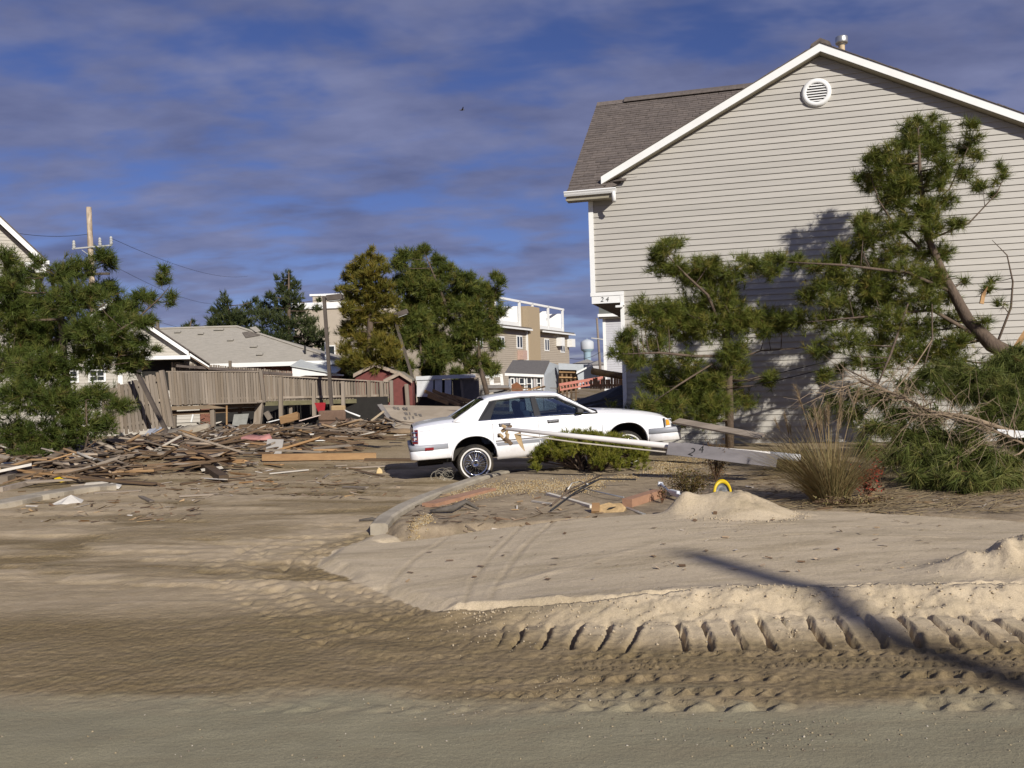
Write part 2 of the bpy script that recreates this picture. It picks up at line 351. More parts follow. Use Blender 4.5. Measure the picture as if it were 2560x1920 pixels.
    z = z + 0.02 * (fbm(x * 4, y * 4, 3, 78) - 0.15) * np.exp(-(zz / 0.07) ** 2) * sstep(-1.0, -0.3, x) * sstep(1.5, 0.7, x) * np.where(inp, 1, 0)
    # wheel streaks drawn over the sheet
    for ln in STREAKS:
        ds, _, _ = pl_dist(x, y, ln); z = z + np.where(inp, -0.006 * np.exp(-(ds / 0.022) ** 2) + 0.003 * np.exp(-((ds - 0.05) / 0.025) ** 2), 0.0) * (0.3 + fbm(x * 4, y * 4, 2, 79))
    z = z + np.where(inp, 0.010 * (fbm(x * 1.2 + y, y * 5 - 2 * x, 4, 80) - 0.5), 0.0)
    # ground falls away far out, hidden
    return z
MOUND = (0, 0); CLOD = (0, 0)
STREAKS = [g2(q, 0.12) for q in ([(1320, 1302), (1240, 1370), (1180, 1440), (1160, 1500)], [(1395, 1304), (1310, 1365), (1250, 1440), (1225, 1490)], [(1150, 1310), (1040, 1380), (960, 1450)], [(2560, 1345), (2000, 1330), (1700, 1345)], [(2560, 1372), (2100, 1358), (1760, 1372)])]
_m = G(1832, 1292, 0.17); MOUND = (_m.x + 0.09, _m.y + 0.12); _c = G(2540, 1425, 0.19); CLOD = (_c.x + 0.1, _c.y)
HGX = None
def h1(x, y):
    if HGX is None: return float(H(np.array([x]), np.array([y]))[0])
    i = min(max(int(np.searchsorted(HGX, x)) - 1, 0), len(HGX) - 2); j = min(max(int(np.searchsorted(HGY, y)) - 1, 0), len(HGY) - 2)
    u = min(max((x - HGX[i]) / (HGX[i + 1] - HGX[i]), 0), 1); v = min(max((y - HGY[j]) / (HGY[j + 1] - HGY[j]), 0), 1)
    return float((HGZ[j, i] * (1 - u) + HGZ[j, i + 1] * u) * (1 - v) + (HGZ[j + 1, i] * (1 - u) + HGZ[j + 1, i + 1] * u) * v)
def GH(px, py):                          # where that direction meets the real ground
    z = 0.05
    for _ in range(5):
        p = G(px, py, z); z = h1(p.x, p.y)
    p = G(px, py, z); return Vector((p.x, p.y, z))
def on(x, y, dz=0.0): return Vector((x, y, h1(x, y) + dz))

def axis_pts(parts):
    o = []
    for a, b, n in parts: o += list(np.linspace(a, b, n, endpoint=False))
    return o
def grow(start, step, fac, end):
    o = []; v = start
    while v < end: o.append(v); v += step; step *= fac
    o.append(end); return o
def build_ground():
    xs = sorted(set([-v for v in grow(7.0, 0.06, 1.12, 2600)] + list(np.arange(-7.0 + 0.036, -2.6, 0.036)) + list(np.arange(-2.6, -0.8, 0.022)) + list(np.arange(-0.8, 4.6, 0.0165)) + list(np.arange(4.6, 6.2, 0.025)) + list(np.arange(6.2, 7.6, 0.036)) + grow(7.6, 0.06, 1.12, 2600)))
    ys = sorted(set(list(np.linspace(-60, 2.6, 10)) + list(np.arange(3.0, 4.1, 0.03)) + list(np.arange(4.1, 5.0, 0.018)) + list(np.arange(5.0, 6.4, 0.016)) + list(np.arange(6.4, 7.6, 0.022)) + list(np.arange(7.6, 10.2, 0.028)) + grow(10.2, 0.03, 1.028, 70) + grow(78, 9, 1.2, 3200)))
    X, Y = np.meshgrid(np.array(xs), np.array(ys)); nx, ny = len(xs), len(ys)
    x = X.ravel(); y = Y.ravel(); z = H(x, y)
    z = np.where(y > 75, -0.05, z)
    V = np.stack([x, y, z], 1)
    idx = np.arange(nx * ny).reshape(ny, nx)
    F = np.stack([idx[:-1, :-1].ravel(), idx[:-1, 1:].ravel(), idx[1:, 1:].ravel(), idx[1:, :-1].ravel()], 1)
    # what kind of sand lies where
    xw = x + 0.22 * (fbm(x * 1.6, y * 1.6, 4, 43) - 0.5); yw = y + 0.16 * (fbm(x * 1.6 + 9, y * 1.6, 4, 44) - 0.5)
    inp = in_poly(xw, yw, PLAT); inb = in_poly(x, y, BED)
    df, _, _ = pl_dist(xw, yw, FRW); dl, sl, _ = pl_dist(x, y, LFW)
    n1 = fbm(x * 0.9, y * 2.5, 4, 81); n2 = fbm(x * 0.35 + 4, y * 1.3, 4, 82)
    pale = np.where(inp, 1.0, 0.0)
    pale = np.maximum(pale, np.where(df < 0.75, sstep(0.78, 0.35, df) * sstep(-0.8, 0.8, x), 0))
    rb = 4.55 + 0.06 * np.sin(x * 0.9) + 0.5 * (n2 - 0.5) + 0.7 * (fbm(x * 1.1, y * 2.6, 5, 87) - 0.5) - 0.12 * x
    road = sstep(rb + 0.25, rb - 0.30, y)
    wet = sstep(rb - 0.30, rb + 0.20, y) * sstep(7.3, 6.0, y + 0.4 * (n2 - 0.5)) * (0.92 + 0.4 * (n1 - 0.5))
    wet = wet * (1 - 0.8 * np.where(inp, 0, pale))
    # dark wet sweep on the left and scattered damp streaks on the lot
    sw = g2([(-300, 1440), (60, 1400), (250, 1350), (380, 1335), (520, 1345), (640, 1330)], 0); dsw, _, _ = pl_dist(x, y, sw)
    wet = np.maximum(wet, 1.0 * sstep(1.0, 0.1, dsw + 0.5 * (n1 - 0.5)))
    sw2 = g2([(380, 1440), (640, 1420), (860, 1370), (960, 1340)], 0); dsw2, _, _ = pl_dist(x, y, sw2)
    wet = np.maximum(wet, 0.75 * sstep(0.5, 0.1, dsw2 + 0.5 * (n1 - 0.5)))
    lot = np.where(inb | inp, 0, 1) * sstep(6.0, 7.5, y)
    wet = np.maximum(wet, lot * (0.30 + 0.65 * sstep(0.46, 0.66, fbm(x * 0.5, y * 2.2 + 0.4 * x, 5, 84))))
    wet = wet - 0.35 * lot * sstep(0.50, 0.56, fbm(x * 0.7 + 3, y * 2.6 + 0.5 * x, 4, 13))
    deb = np.exp(-((x + 7) / 6) ** 2 - ((y - 21) / 5.5) ** 2)
    wet = np.maximum(wet, 0.8 * deb)
    bed = np.where(inb & ~inp, 0.55 + 0.75 * (fbm(x * 1.4, y * 2.4, 5, 85) - 0.5) * 2, 0.0)
    far = sstep(24, 34, y); bed = np.maximum(bed, 0.75 * far)
    wet = np.where(inp, 0.05 + 0.25 * sstep(0.5, 0.75, fbm(x * 0.8, y * 3.2 - x, 4, 86)), wet) * np.where(inb & ~inp, 0.2, 1)
    global HGX, HGY, HGZ
    HGX, HGY, HGZ = np.array(xs), np.array(ys), z.reshape(ny, nx)
    for ln in STREAKS:
        ds, _, _ = pl_dist(x, y, ln); wet = np.where(inp, np.maximum(wet, 0.25 * np.exp(-(ds / 0.03) ** 2)), wet)
    me = np_mesh('ground', V, F, sand_material())
    for nm, a in (('wet', wet), ('road', road), ('bed', bed), ('pale', pale)):
        at = me.attributes.new(nm, 'FLOAT', 'POINT'); at.data.foreach_set('value', np.clip(a, 0, 1).astype(np.float32))
    me.shade_smooth()
    o = link('ground', me); tagit(o, kind='structure'); return o
def sand_material():
    m = bpy.data.materials.new('storm_sand'); m.use_nodes = True; nt = m.node_tree; N = nt.nodes; L = nt.links
    b = N['Principled BSDF']; b.inputs['Roughness'].default_value = 0.9; b.inputs['Specular IOR Level'].default_value = 0.2
    geo = N.new('ShaderNodeNewGeometry')
    def noise(sc, det=6, stretch=None, rough=0.6):
        n = N.new('ShaderNodeTexNoise'); n.inputs['Scale'].default_value = sc; n.inputs['Detail'].default_value = det; n.inputs['Roughness'].default_value = rough
        if stretch:
            mp = N.new('ShaderNodeMapping'); mp.inputs['Scale'].default_value = stretch; mp.inputs['Rotation'].default_value = (0, 0, R(-12)); L.new(geo.outputs['Position'], mp.inputs['Vector']); L.new(mp.outputs[0], n.inputs['Vector'])
        else: L.new(geo.outputs['Position'], n.inputs['Vector'])
        return n.outputs['Fac']
    def attr(nm): a = N.new('ShaderNodeAttribute'); a.attribute_name = nm; return a.outputs['Fac']
    def ramp(f, c0, c1, a=0.3, bb=0.7):
        r = N.new('ShaderNodeValToRGB'); e = r.color_ramp.elements; e[0].position = a; e[1].position = bb; e[0].color = (*c0, 1); e[1].color = (*c1, 1); L.new(f, r.inputs[0]); return r.outputs[0]
    def wob(f, n, amt):
        s = N.new('ShaderNodeMath'); s.operation = 'SUBTRACT'; s.inputs[1].default_value = 0.5; L.new(n, s.inputs[0])
        q = N.new('ShaderNodeMath'); q.operation = 'MULTIPLY_ADD'; q.inputs[1].default_value = amt; q.use_clamp = True; L.new(s.outputs[0], q.inputs[0]); L.new(f, q.inputs[2]); return q.outputs[0]
    def mix(f, a, c):
        x = N.new('ShaderNodeMix'); x.data_type = 'RGBA'; L.new(f, x.inputs['Factor']); L.new(a, x.inputs[6]); L.new(c, x.inputs[7]); return x.outputs[2]
    nf = noise(34, 6, None, 0.7); nm = noise(7, 6); ns = noise(3, 5, (0.6, 2.2, 1)); ng = noise(150, 3, None, 0.7)
    lot = ramp(nm, (0.360, 0.280, 0.180), (0.490, 0.390, 0.262)); pale = ramp(nf, (0.500, 0.408, 0.282), (0.590, 0.487, 0.342))
    wet = ramp(nf, (0.160, 0.116, 0.056), (0.245, 0.182, 0.096)); road = ramp(ns, (0.225, 0.202, 0.130), (0.300, 0.268, 0.178)); bedc = ramp(nm, (0.140, 0.104, 0.070), (0.345, 0.270, 0.180), 0.35, 0.68)
    c = mix(wob(attr('pale'), nm, 0.3), lot, pale); c = mix(wob(attr('bed'), nm, 0.8), c, bedc)
    c = mix(wob(attr('wet'), ns, 0.9), c, wet); c = mix(wob(attr('road'), ns, 0.9), c, road)
    # single light and dark grains
    sp = ramp(ng, (0.80, 0.80, 0.80), (1.12, 1.12, 1.12), 0.33, 0.62); mm = N.new('ShaderNodeMix'); mm.data_type = 'RGBA'; mm.blend_type = 'MULTIPLY'; mm.inputs['Factor'].default_value = 1
    L.new(c, mm.inputs[6]); L.new(sp, mm.inputs[7]); L.new(mm.outputs[2], b.inputs['Base Color'])
    bp = N.new('ShaderNodeBump'); bp.inputs['Strength'].default_value = 0.4; bp.inputs['Distance'].default_value = 0.02
    ad = N.new('ShaderNodeMath'); ad.operation = 'MULTIPLY_ADD'; ad.inputs[1].default_value = 1.2; L.new(nf, ad.inputs[0]); L.new(ns, ad.inputs[2]); L.new(ad.outputs[0], bp.inputs['Height'])
    bp2 = N.new('ShaderNodeBump'); bp2.inputs['Strength'].default_value = 0.35; bp2.inputs['Distance'].default_value = 0.006; L.new(ng, bp2.inputs['Height']); L.new(bp.outputs[0], bp2.inputs['Normal'])
    vo = N.new('ShaderNodeTexVoronoi'); vo.inputs['Scale'].default_value = 22; vo.feature = 'SMOOTH_F1'; L.new(geo.outputs['Position'], vo.inputs['Vector'])
    wm = N.new('ShaderNodeMath'); wm.operation = 'MULTIPLY'; L.new(attr('wet'), wm.inputs[0]); L.new(vo.outputs['Distance'], wm.inputs[1])
    bp3 = N.new('ShaderNodeBump'); bp3.inputs['Strength'].default_value = 0.45; bp3.inputs['Distance'].default_value = 0.03; L.new(wm.outputs[0], bp3.inputs['Height']); L.new(bp2.outputs[0], bp3.inputs['Normal'])
    L.new(bp3.outputs[0], b.inputs['Normal']); return m
build_ground()

# pebbles: washed landscape gravel in the bed, stray stones on the road
def stones(name, label, cat, pts, r0, r1, cols, kind='stuff', seed=1):
    g = np.random.default_rng(seed); n = len(pts)
    base = np.array([(1, 0, 0), (0, 1, 0), (-1, 0, 0), (0, -1, 0), (0, 0, 0.75), (0, 0, -0.6)]); fc = np.array([(0, 1, 4), (1, 2, 4), (2, 3, 4), (3, 0, 4), (1, 0, 5), (2, 1, 5), (3, 2, 5), (0, 3, 5)])
    a = g.uniform(0, 6.28, n); s = g.uniform(r0, r1, (n, 1)) * g.uniform(0.65, 1.3, (n, 3))
    v = base[None] * s[:, None, :]; v = v + g.normal(0, 0.12, v.shape) * s[:, None, :]
    ca, sa = np.cos(a)[:, None], np.sin(a)[:, None]
    v = np.stack([v[..., 0] * ca - v[..., 1] * sa, v[..., 0] * sa + v[..., 1] * ca, v[..., 2]], -1) + np.asarray(pts)[:, None, :]
    F = (fc[None] + 6 * np.arange(n)[:, None, None]).reshape(-1, 3)
    me = np_mesh(name, v.reshape(-1, 3), F, M_leaf(name + '_mat', cols, 0.7, 0.0), np.repeat(g.random(n), 6))
    o = link(name, me); return tagit(o, label, cat, kind=kind)
def scatter_px(boxes, seed):
    g = np.random.default_rng(seed); out = []
    for x0, y0, x1, y1, n in boxes:
        for _ in range(n):
            out.append((g.uniform(x0, x1), g.uniform(y0, y1)))
    return out
def gravel():
    g = np.random.default_rng(5); W = []
    for pxs, wd, n in (([(1130, 1240), (1230, 1222), (1330, 1216), (1440, 1214), (1500, 1206)], 14, 5200), ([(1640, 1165), (1700, 1158), (1760, 1160)], 12, 1500), ([(1540, 1196), (1640, 1182), (1730, 1176)], 5, 1300), ([(1030, 1318), (1070, 1295)], 10, 800), ([(1480, 1205), (1600, 1190)], 6, 350)):
        for _ in range(n):
            k = g.uniform(0, len(pxs) - 1); i = int(k); t = k - i
            px = pxs[i][0] * (1 - t) + pxs[i + 1][0] * t; py = pxs[i][1] * (1 - t) + pxs[i + 1][1] * t + g.normal(0, wd * 0.6)
            W.append((px + g.normal(0, 8), py))
    q = np.array([tuple(G(a, b, 0.13)) for a, b in W]); q[:, 2] = H(q[:, 0], q[:, 1]) + 0.004
    stones('bed_gravel', 'loose golden landscape gravel strewn in the planting bed', 'gravel', q, 0.006, 0.016, [(0.36, 0.25, 0.11), (0.46, 0.35, 0.19), (0.28, 0.185, 0.08), (0.48, 0.42, 0.30), (0.22, 0.15, 0.08)])
    W = scatter_px([(500, 1690, 2560, 1910, 110), (1300, 1690, 1500, 1760, 60), (1850, 1800, 2100, 1880, 80), (1150, 1780, 2560, 1860, 90), (900, 1745, 1250, 1800, 50), (0, 1750, 900, 1910, 40), (1650, 1330, 1960, 1390, 160), (1000, 1520, 2560, 1640, 260)], 9)
    q = np.array([tuple(G(a, b, 0.0)) for a, b in W]); q[:, 2] = H(q[:, 0], q[:, 1]) + 0.001
    keep = g.random(len(q)); stones('road_pebbles', 'small stray pebbles and clods scattered over the sandy road', 'pebbles', q, 0.0025, 0.008, [(0.30, 0.23, 0.13), (0.40, 0.33, 0.22), (0.14, 0.11, 0.08), (0.50, 0.45, 0.37)], seed=3)
gravel()
# ================================================================ MATERIALS IN COMMON USE
white = M('white_trim', (0.80, 0.80, 0.78), 0.45, 0.04, 3, 0.03)
beige_siding = M('beige_vinyl_siding', (0.425, 0.402, 0.362), 0.5, 0.07, 2.5, 0.05, 30, stretch=(0.3, 1, 3), rnd=0.045)
grey_soffit = M('soffit_vinyl', (0.30, 0.27, 0.20), 0.6, 0.1, 8)
shingle = M('brown_grey_shingle', (0.135, 0.112, 0.098), 0.9, 0.25, 9, 0.3, 60)
dark_metal = M('dark_bronze_metal', (0.085, 0.068, 0.055), 0.55, 0.2, 5, 0.05)
galv = M('galvanised_metal', (0.55, 0.55, 0.53), 0.35, 0.15, 6, 0.05, metal=0.8)
rusty = M('rusty_flue', (0.52, 0.40, 0.25), 0.6, 0.25, 8, 0.1, col2=(0.30, 0.13, 0.05))
black_paint = M('black_paint', (0.012, 0.012, 0.012), 0.5, 0.1)
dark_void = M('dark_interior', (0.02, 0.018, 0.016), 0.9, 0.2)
glass_dark = M('window_glass', (0.025, 0.03, 0.035), 0.05, 0.1, 2, spec=0.8)
grey_wood = M('weathered_grey_wood', (0.245, 0.205, 0.165), 0.85, 0.22, 5, 0.35, 30, stretch=(1, 1, 0.08), rnd=0.22, col2=(0.195, 0.155, 0.115))
grey_wood_h = M('weathered_grey_plank', (0.30, 0.25, 0.20), 0.85, 0.25, 5, 0.35, 30, stretch=(0.08, 1, 1), rnd=0.22, col2=(0.20, 0.16, 0.12))
brown_wood = M('wet_brown_wood', (0.165, 0.105, 0.060), 0.8, 0.3, 5, 0.35, 30, stretch=(0.08, 1, 1), rnd=0.35, col2=(0.09, 0.06, 0.035))
tan_wood = M('pale_new_wood', (0.37, 0.225, 0.105), 0.75, 0.2, 5, 0.25, 30, stretch=(0.08, 1, 1), rnd=0.22, col2=(0.26, 0.145, 0.065))
pink_wood = M('pinkish_wood', (0.33, 0.185, 0.115), 0.75, 0.18, 5, 0.25, 30, stretch=(0.1, 1, 1), rnd=0.12)
concrete = M('concrete', (0.36, 0.315, 0.245), 0.9, 0.16, 5, 0.3, 40, col2=(0.27, 0.23, 0.175))
bark = M('pine_bark', (0.115, 0.083, 0.060), 0.9, 0.35, 14, 0.7, 40, stretch=(1, 1, 0.4))
bark_pale = M('pale_branch_bark', (0.255, 0.190, 0.125), 0.9, 0.3, 14, 0.5, 40, stretch=(1, 1, 0.4))

# ================================================================ HOUSE 24 (gabled end wall on the right)
def ridge_shingles(mb, a, b, du, dv):
    pass
def shingle_field(p0, eu, ev, nu_len, nv_len, tab=0.33, row=0.145, seed=1, th=0.012):
    """overlapping roof tabs on the plane p0 + u*eu + v*ev, v running up the slope"""
    g = random.Random(seed); mb = MB(); nrm = Vector(eu).cross(Vector(ev)).normalized(); eu = Vector(eu); ev = Vector(ev); p0 = Vector(p0)
    nv = int(nv_len / row)
    for j in range(nv):
        u = -g.uniform(0, tab)
        while u < nu_len:
            w = tab * g.uniform(0.75, 1.25); a = max(0, u); b = min(nu_len, u + w - 0.012); u += w
            if b - a < 0.03: continue
            v0 = j * row + g.uniform(-0.004, 0.004); v1 = (j + 1) * row + 0.03; t = th * g.uniform(0.7, 1.6)
            q = [p0 + eu * a + ev * v0 + nrm * (t + 0.004), p0 + eu * b + ev * v0 + nrm * (t + 0.004), p0 + eu * b + ev * v1 + nrm * 0.003, p0 + eu * a + ev * v1 + nrm * 0.003]
            d = [p0 + eu * a + ev * v0 + nrm * 0.001, p0 + eu * b + ev * v0 + nrm * 0.001]
            mb.add(q + d, [(0, 1, 2, 3), (4, 5, 1, 0)], g.choice((0, 0, 0, 1, 1, 2)))
    return mb
sh_mats = [shingle, M('shingle_light', (0.150, 0.124, 0.108), 0.9, 0.3, 12, 0.3, 60), M('shingle_dark', (0.122, 0.101, 0.089), 0.9, 0.3, 12, 0.3, 60)]
def house24():
    UD = Vector((0.9655, -0.2605, 0)); rz = math.atan2(UD.y, UD.x)
    O = Vector(((1485 - CX) / FPX * 19.0, 19.0, 0.0))
    h = thing('gabled_house', 'beige sided two storey house with white trim and number 24, filling the right side', 'house', O, rz)
    W, AP, SL = 9.84, 4.92, 0.505            # width, apex position, roof slope
    ZA = 8.24; wl = lambda z: max(0.0, AP - (ZA - z) / SL); wr = lambda z: min(W, AP + (ZA - z) / SL)
    ZS = 3.35; UL = 0.64                     # underside of the upper storey, where the lower corner stands
    # solid core behind the boards
    mb = MB()
    mb.prism([(0, 0.03, ZS), (W, 0.03, ZS), (W, 0.03, ZA - (W - AP) * SL), (AP, 0.03, ZA), (0, 0.03, ZA - AP * SL)], (0, 8.0, 0))
    mb.bx(UL, W, 0.03, 8.0, -0.2, ZS - 0.001); mb.build('wall', M('house_sheathing', (0.5, 0.46, 0.38), 0.7, 0.05), h, local=True)
    k = 0; ex = 0.127
    while True:
        z0 = 0.05 + k * ex; z1 = z0 + ex; k += 1
        if z0 > ZA - 0.06: break
        z1 = min(z1, ZA - 0.01)
        if z1 <= ZS + 0.13: a0 = a1 = UL + 0.05
        elif z0 < ZS: a0 = a1 = UL + 0.05
        else: a0, a1 = max(0.05, wl(z0)), max(0.05, wl(z1))
        b0, b1 = wr(z0), wr(z1)
        mb = MB()
        mb.add([(a0, -0.004, z0), (b0, -0.004, z0), (b0, 0.012, z0 + 0.012), (a0, 0.012, z0 + 0.012), (a1, 0.018, z1), (b1, 0.018, z1), (a0, 0.03, z0), (b0, 0.03, z0)],
               [(0, 1, 5, 4), (6, 7, 1, 0), (0, 4, 6), (1, 7, 5)])
        mb.build('siding_board', beige_siding, h, local=True)
    # corner trim, band and number board of the overhang
    t = white
    MB().bx(-0.012, 0.092, -0.022, 0.10, ZS + 0.17, 5.72).build('corner_trim', t, h, local=True)
    MB().bx(-0.02, UL + 0.085, -0.026, 0.02, ZS + 0.155, ZS + 0.235).build('band_trim', t, h, local=True)
    nb = MB().bx(0.005, UL - 0.002, -0.012, 0.06, ZS - 0.008, ZS + 0.153).build('number_board', t, h, local=True)
    me = text_mesh('2 4', 0.145, black_paint, 0.003, 0.18); lt = link('house_number', me, nb)
    lt.rotation_euler = (R(90), 0, 0); lt.location = (0.29, -0.0165, ZS + 0.073); lt['label'] = 'black house number 24'
    MB().bx(UL, UL + 0.085, -0.02, 0.12, 0.0, ZS + 0.154).build('corner_trim', t, h, local=True)
    MB().bx(0.005, UL, 0.061, 8.0, ZS - 0.01, ZS + 0.0).build('overhang_soffit', M('overhang_wood', (0.20, 0.155, 0.11), 0.8, 0.2), h, local=True)
    mb = MB(); mb.box((UL - 0.02, -0.06, ZS - 0.10), (0.16, 0.10, 0.05)); mb.box((UL + 0.05, -0.05, ZS - 0.07), (0.10, 0.08, 0.03)); mb.build('porch_lamp_bracket', t, h, local=True, bev=0.01)
    # gable roof: deck, rake boards, soffits, shingle edges
    OV = 0.19
    zr = lambda u: ZA + 0.015 - abs(u - AP) * SL
    c = math.cos(math.atan(SL)); FT = 0.20
    for sgn in (-1, 1):
        uE = AP + sgn * 4.45 if sgn < 0 else AP + 5.25
        if sgn < 0: uE = AP - 4.60
        mb = MB(); mb.prism([(AP, -OV, ZA + 0.19), (uE, -OV, ZA + 0.19 - abs(uE - AP) * SL), (uE, -OV, ZA + 0.03 - abs(uE - AP) * SL), (AP, -OV, ZA + 0.03)], (0, 7.0, 0)); mb.build('roof_deck', sh_mats[2], h, local=True)
        mb = MB(); mb.prism([(AP, -OV - 0.028, ZA + 0.185), (uE, -OV - 0.028, ZA + 0.185 - abs(uE - AP) * SL), (uE, -OV - 0.028, ZA + 0.02 - abs(uE - AP) * SL), (AP, -OV - 0.028, ZA + 0.02)], (0, 0.025, 0)); mb.build('rake_board', t, h, local=True)
        mb = MB(); mb.prism([(AP, -OV, ZA + 0.028), (uE, -OV, ZA + 0.028 - abs(uE - AP) * SL), (uE, -OV, ZA + 0.008 - abs(uE - AP) * SL), (AP, -OV, ZA + 0.008)], (0, OV + 0.02, 0))
        n = int(abs(uE - AP) / 0.16)
        so = mb.build('rake_soffit', grey_soffit, h, local=True)
        # ragged shingle edge standing over the rake board
        mb = MB(); L = abs(uE - AP); u = 0.0; g = random.Random(3 + sgn)
        while u < L:
            w = g.uniform(0.10, 0.16); a, b = AP + sgn * u, AP + sgn * min(L, u + w); lift = g.uniform(0.012, 0.03)
            za, zb = ZA + 0.19 - u * SL, ZA + 0.19 - min(L, u + w) * SL
            mb.hexa([(a, -OV - 0.05, za), (b, -OV - 0.05, zb), (b, 0.6, zb), (a, 0.6, za), (a, -OV - 0.05, za + lift), (b, -OV - 0.05, zb + lift * 0.6), (b, 0.6, zb + lift * 0.6), (a, 0.6, za + lift)] if sgn > 0 else
                    [(b, -OV - 0.05, zb), (a, -OV - 0.05, za), (a, 0.6, za), (b, 0.6, zb), (b, -OV - 0.05, zb + lift * 0.6), (a, -OV - 0.05, za + lift), (a, 0.6, za + lift), (b, 0.6, zb + lift * 0.6)]); u += w
        o = mb.build('shingle_edge', sh_mats[2], h, local=True); o['kind'] = 'stuff'
    mb = MB(); mb.prism([(AP - 0.20, 0, ZA + 0.115), (AP - 0.18, 0, ZA + 0.175), (AP, 0, ZA + 0.285), (AP + 0.18, 0, ZA + 0.19), (AP + 0.22, 0, ZA + 0.10), (AP, 0, ZA + 0.2)], (0, 6.5, 0)); mb2 = mb.build('ridge_vent', sh_mats[2], h, local=True); mb2.location = (0, -OV - 0.05, 0)
    # main roof behind, its eave above the left end of the wall
    pe = Vector((-0.42, -0.36, 5.80)); sl = math.atan(0.72); ev = Vector((0, math.cos(sl), math.sin(sl))); Lr = 5.75
    mb = MB(); mb.hexa([pe + Vector((0, 0, -0.10)), pe + Vector((7.0, 0, -0.10)), pe + Vector((7.0, 0, -0.10)) + ev * Lr, pe + Vector((0, 0, -0.10)) + ev * Lr, pe, pe + Vector((7.0, 0, 0)), pe + Vector((7.0, 0, 0)) + ev * Lr, pe + ev * Lr]); 
    # cut away what the gable roof hides: keep only the left triangle by stopping early
    mb = MB(); w0 = 0.62; wt = 0.62 + Lr * math.sin(sl) / SL * 0.99
    mb.hexa([pe + Vector((0, 0, -0.10)), pe + Vector((w0, 0, -0.10)), pe + Vector((wt, 0, -0.10)) + ev * Lr, pe + Vector((0, 0, -0.10)) + ev * Lr, pe, pe + Vector((w0, 0, 0)), pe + Vector((wt, 0, 0)) + ev * Lr, pe + ev * Lr]); mb.build('main_roof_deck', sh_mats[2], h, local=True)
    sf = shingle_field(pe, (1, 0, 0), ev, 6.6, Lr, seed=5, tab=0.30, row=0.15)
    keep = MB()
    for f, mi in zip(sf.f, sf.mi):
        cu = sum(sf.v[i][0] for i in f) / 4 - pe.x; cz = sum(sf.v[i][2] for i in f) / 4 - pe.z
        if cu < w0 + cz / SL * 0.99 + 0.1: keep.add([sf.v[i] for i in f], [tuple(range(len(f)))], mi)
    o = keep.build('roof_shingles', sh_mats, h, local=True); o['kind'] = 'stuff'
    rt = pe + ev * Lr
    mb = MB(); mb.prism([rt + Vector((0.0, -0.22, -0.13)), rt + Vector((0.0, 0.03, 0.05)), rt + Vector((0.0, 0.3, -0.15))], (0.75, 0, 0)); mb.build('ridge_cap', sh_mats[1], h, local=True)
    mb = MB(); mb.prism([rt + Vector((0.75, -0.24, -0.10)), rt + Vector((0.75, -0.20, -0.03)), rt + Vector((0.75, 0.03, 0.10)), rt + Vector((0.75, 0.3, -0.10))], (5.6, 0, 0)); mb.build('ridge_vent', sh_mats[2], h, local=True)
    mb = MB(); mb.prism([Vector((0, rt.y, rt.z - 0.12)), Vector((0, 0.03, 5.9)), Vector((0, 0.03, 5.2)), Vector((0, 8.0, 5.2)), Vector((0, 8.0, 6.0))], (0.03, 0, 0)); o = mb.build('left_gable_wall', beige_siding, h, local=True); o.location.x = 0.0
    # gutter and its outlet elbow
    prof = [(0, 0), (0, 0.10), (-0.012, 0.105), (-0.105, 0.105), (-0.115, 0.085), (-0.095, 0.06), (-0.085, 0.035), (-0.06, 0.0)]
    mb = MB(); mb.prism([(-0.47, -0.36 + a, 5.685 + b) for a, b in prof], (1.14, 0, 0)); gt = mb.build('gutter', t, h, local=True)
    mb = MB(); mb.bx(-0.455, 0.62, -0.355, -0.02, 5.615, 5.66); mb.bx(-0.44, 0.60, -0.357, -0.335, 5.60, 5.70); mb.build('eave_soffit', grey_soffit, h, local=True)
    mb = MB(); mb.path([(0.62, -0.43, 5.70), (0.62, -0.43, 5.62), (0.62, -0.41, 5.545), (0.62, -0.37, 5.50)], [0.04, 0.045, 0.045, 0.042], 8); mb.build('downspout_elbow', t, h, local=True, smooth=True)
    # gable vent: ring, louvres
    vz, vu, vr = 7.48, 4.84, 0.295
    v = MB(); v.lathe([(vr * 0.68, 0.0), (vr * 0.68, 0.045), (vr * 0.74, 0.05), (vr * 0.93, 0.06), (vr * 0.95, 0.04), (vr, 0.03), (vr, -0.02)], Matrix.Translation((vu, 0.0, vz)) @ Matrix.Rotation(R(90), 4, 'X'), 40); vo = v.build('gable_vent', t, h, local=True, smooth=35)
    mb = MB(); n = 7; 
    mb.lathe([(0.0, 0.004), (vr * 0.69, 0.004)], Matrix.Translation((vu, 0.0, vz)) @ Matrix.Rotation(R(90), 4, 'X'), 24); mb.build('vent_screen', dark_void, vo, local=True)
    for i in range(n):
        z = vz - vr * 0.64 + (i + 0.5) * (vr * 1.28 / n); w = math.sqrt(max(0.0, (vr * 0.68) ** 2 - (z - vz) ** 2))
        mb = MB(); mb.hexa([(vu - w, -0.05, z - 0.022), (vu + w, -0.05, z - 0.022), (vu + w, -0.012, z + 0.008), (vu - w, -0.012, z + 0.008), (vu - w, -0.05, z - 0.012), (vu + w, -0.05, z - 0.012), (vu + w, -0.012, z + 0.018), (vu - w, -0.012, z + 0.018)]); mb.build('louvre', t, vo, local=True)
    # flue on the right slope
    fb = Vector((5.46, 0.9, ZA + 0.19 - 0.54 * SL))
    mb = MB(); mb.lathe([(0.065, -0.05), (0.065, 0.56), (0.062, 0.60)], Matrix.Translation(fb), 16); fo = mb.build('flue_pipe', rusty, h, local=True, smooth=35)
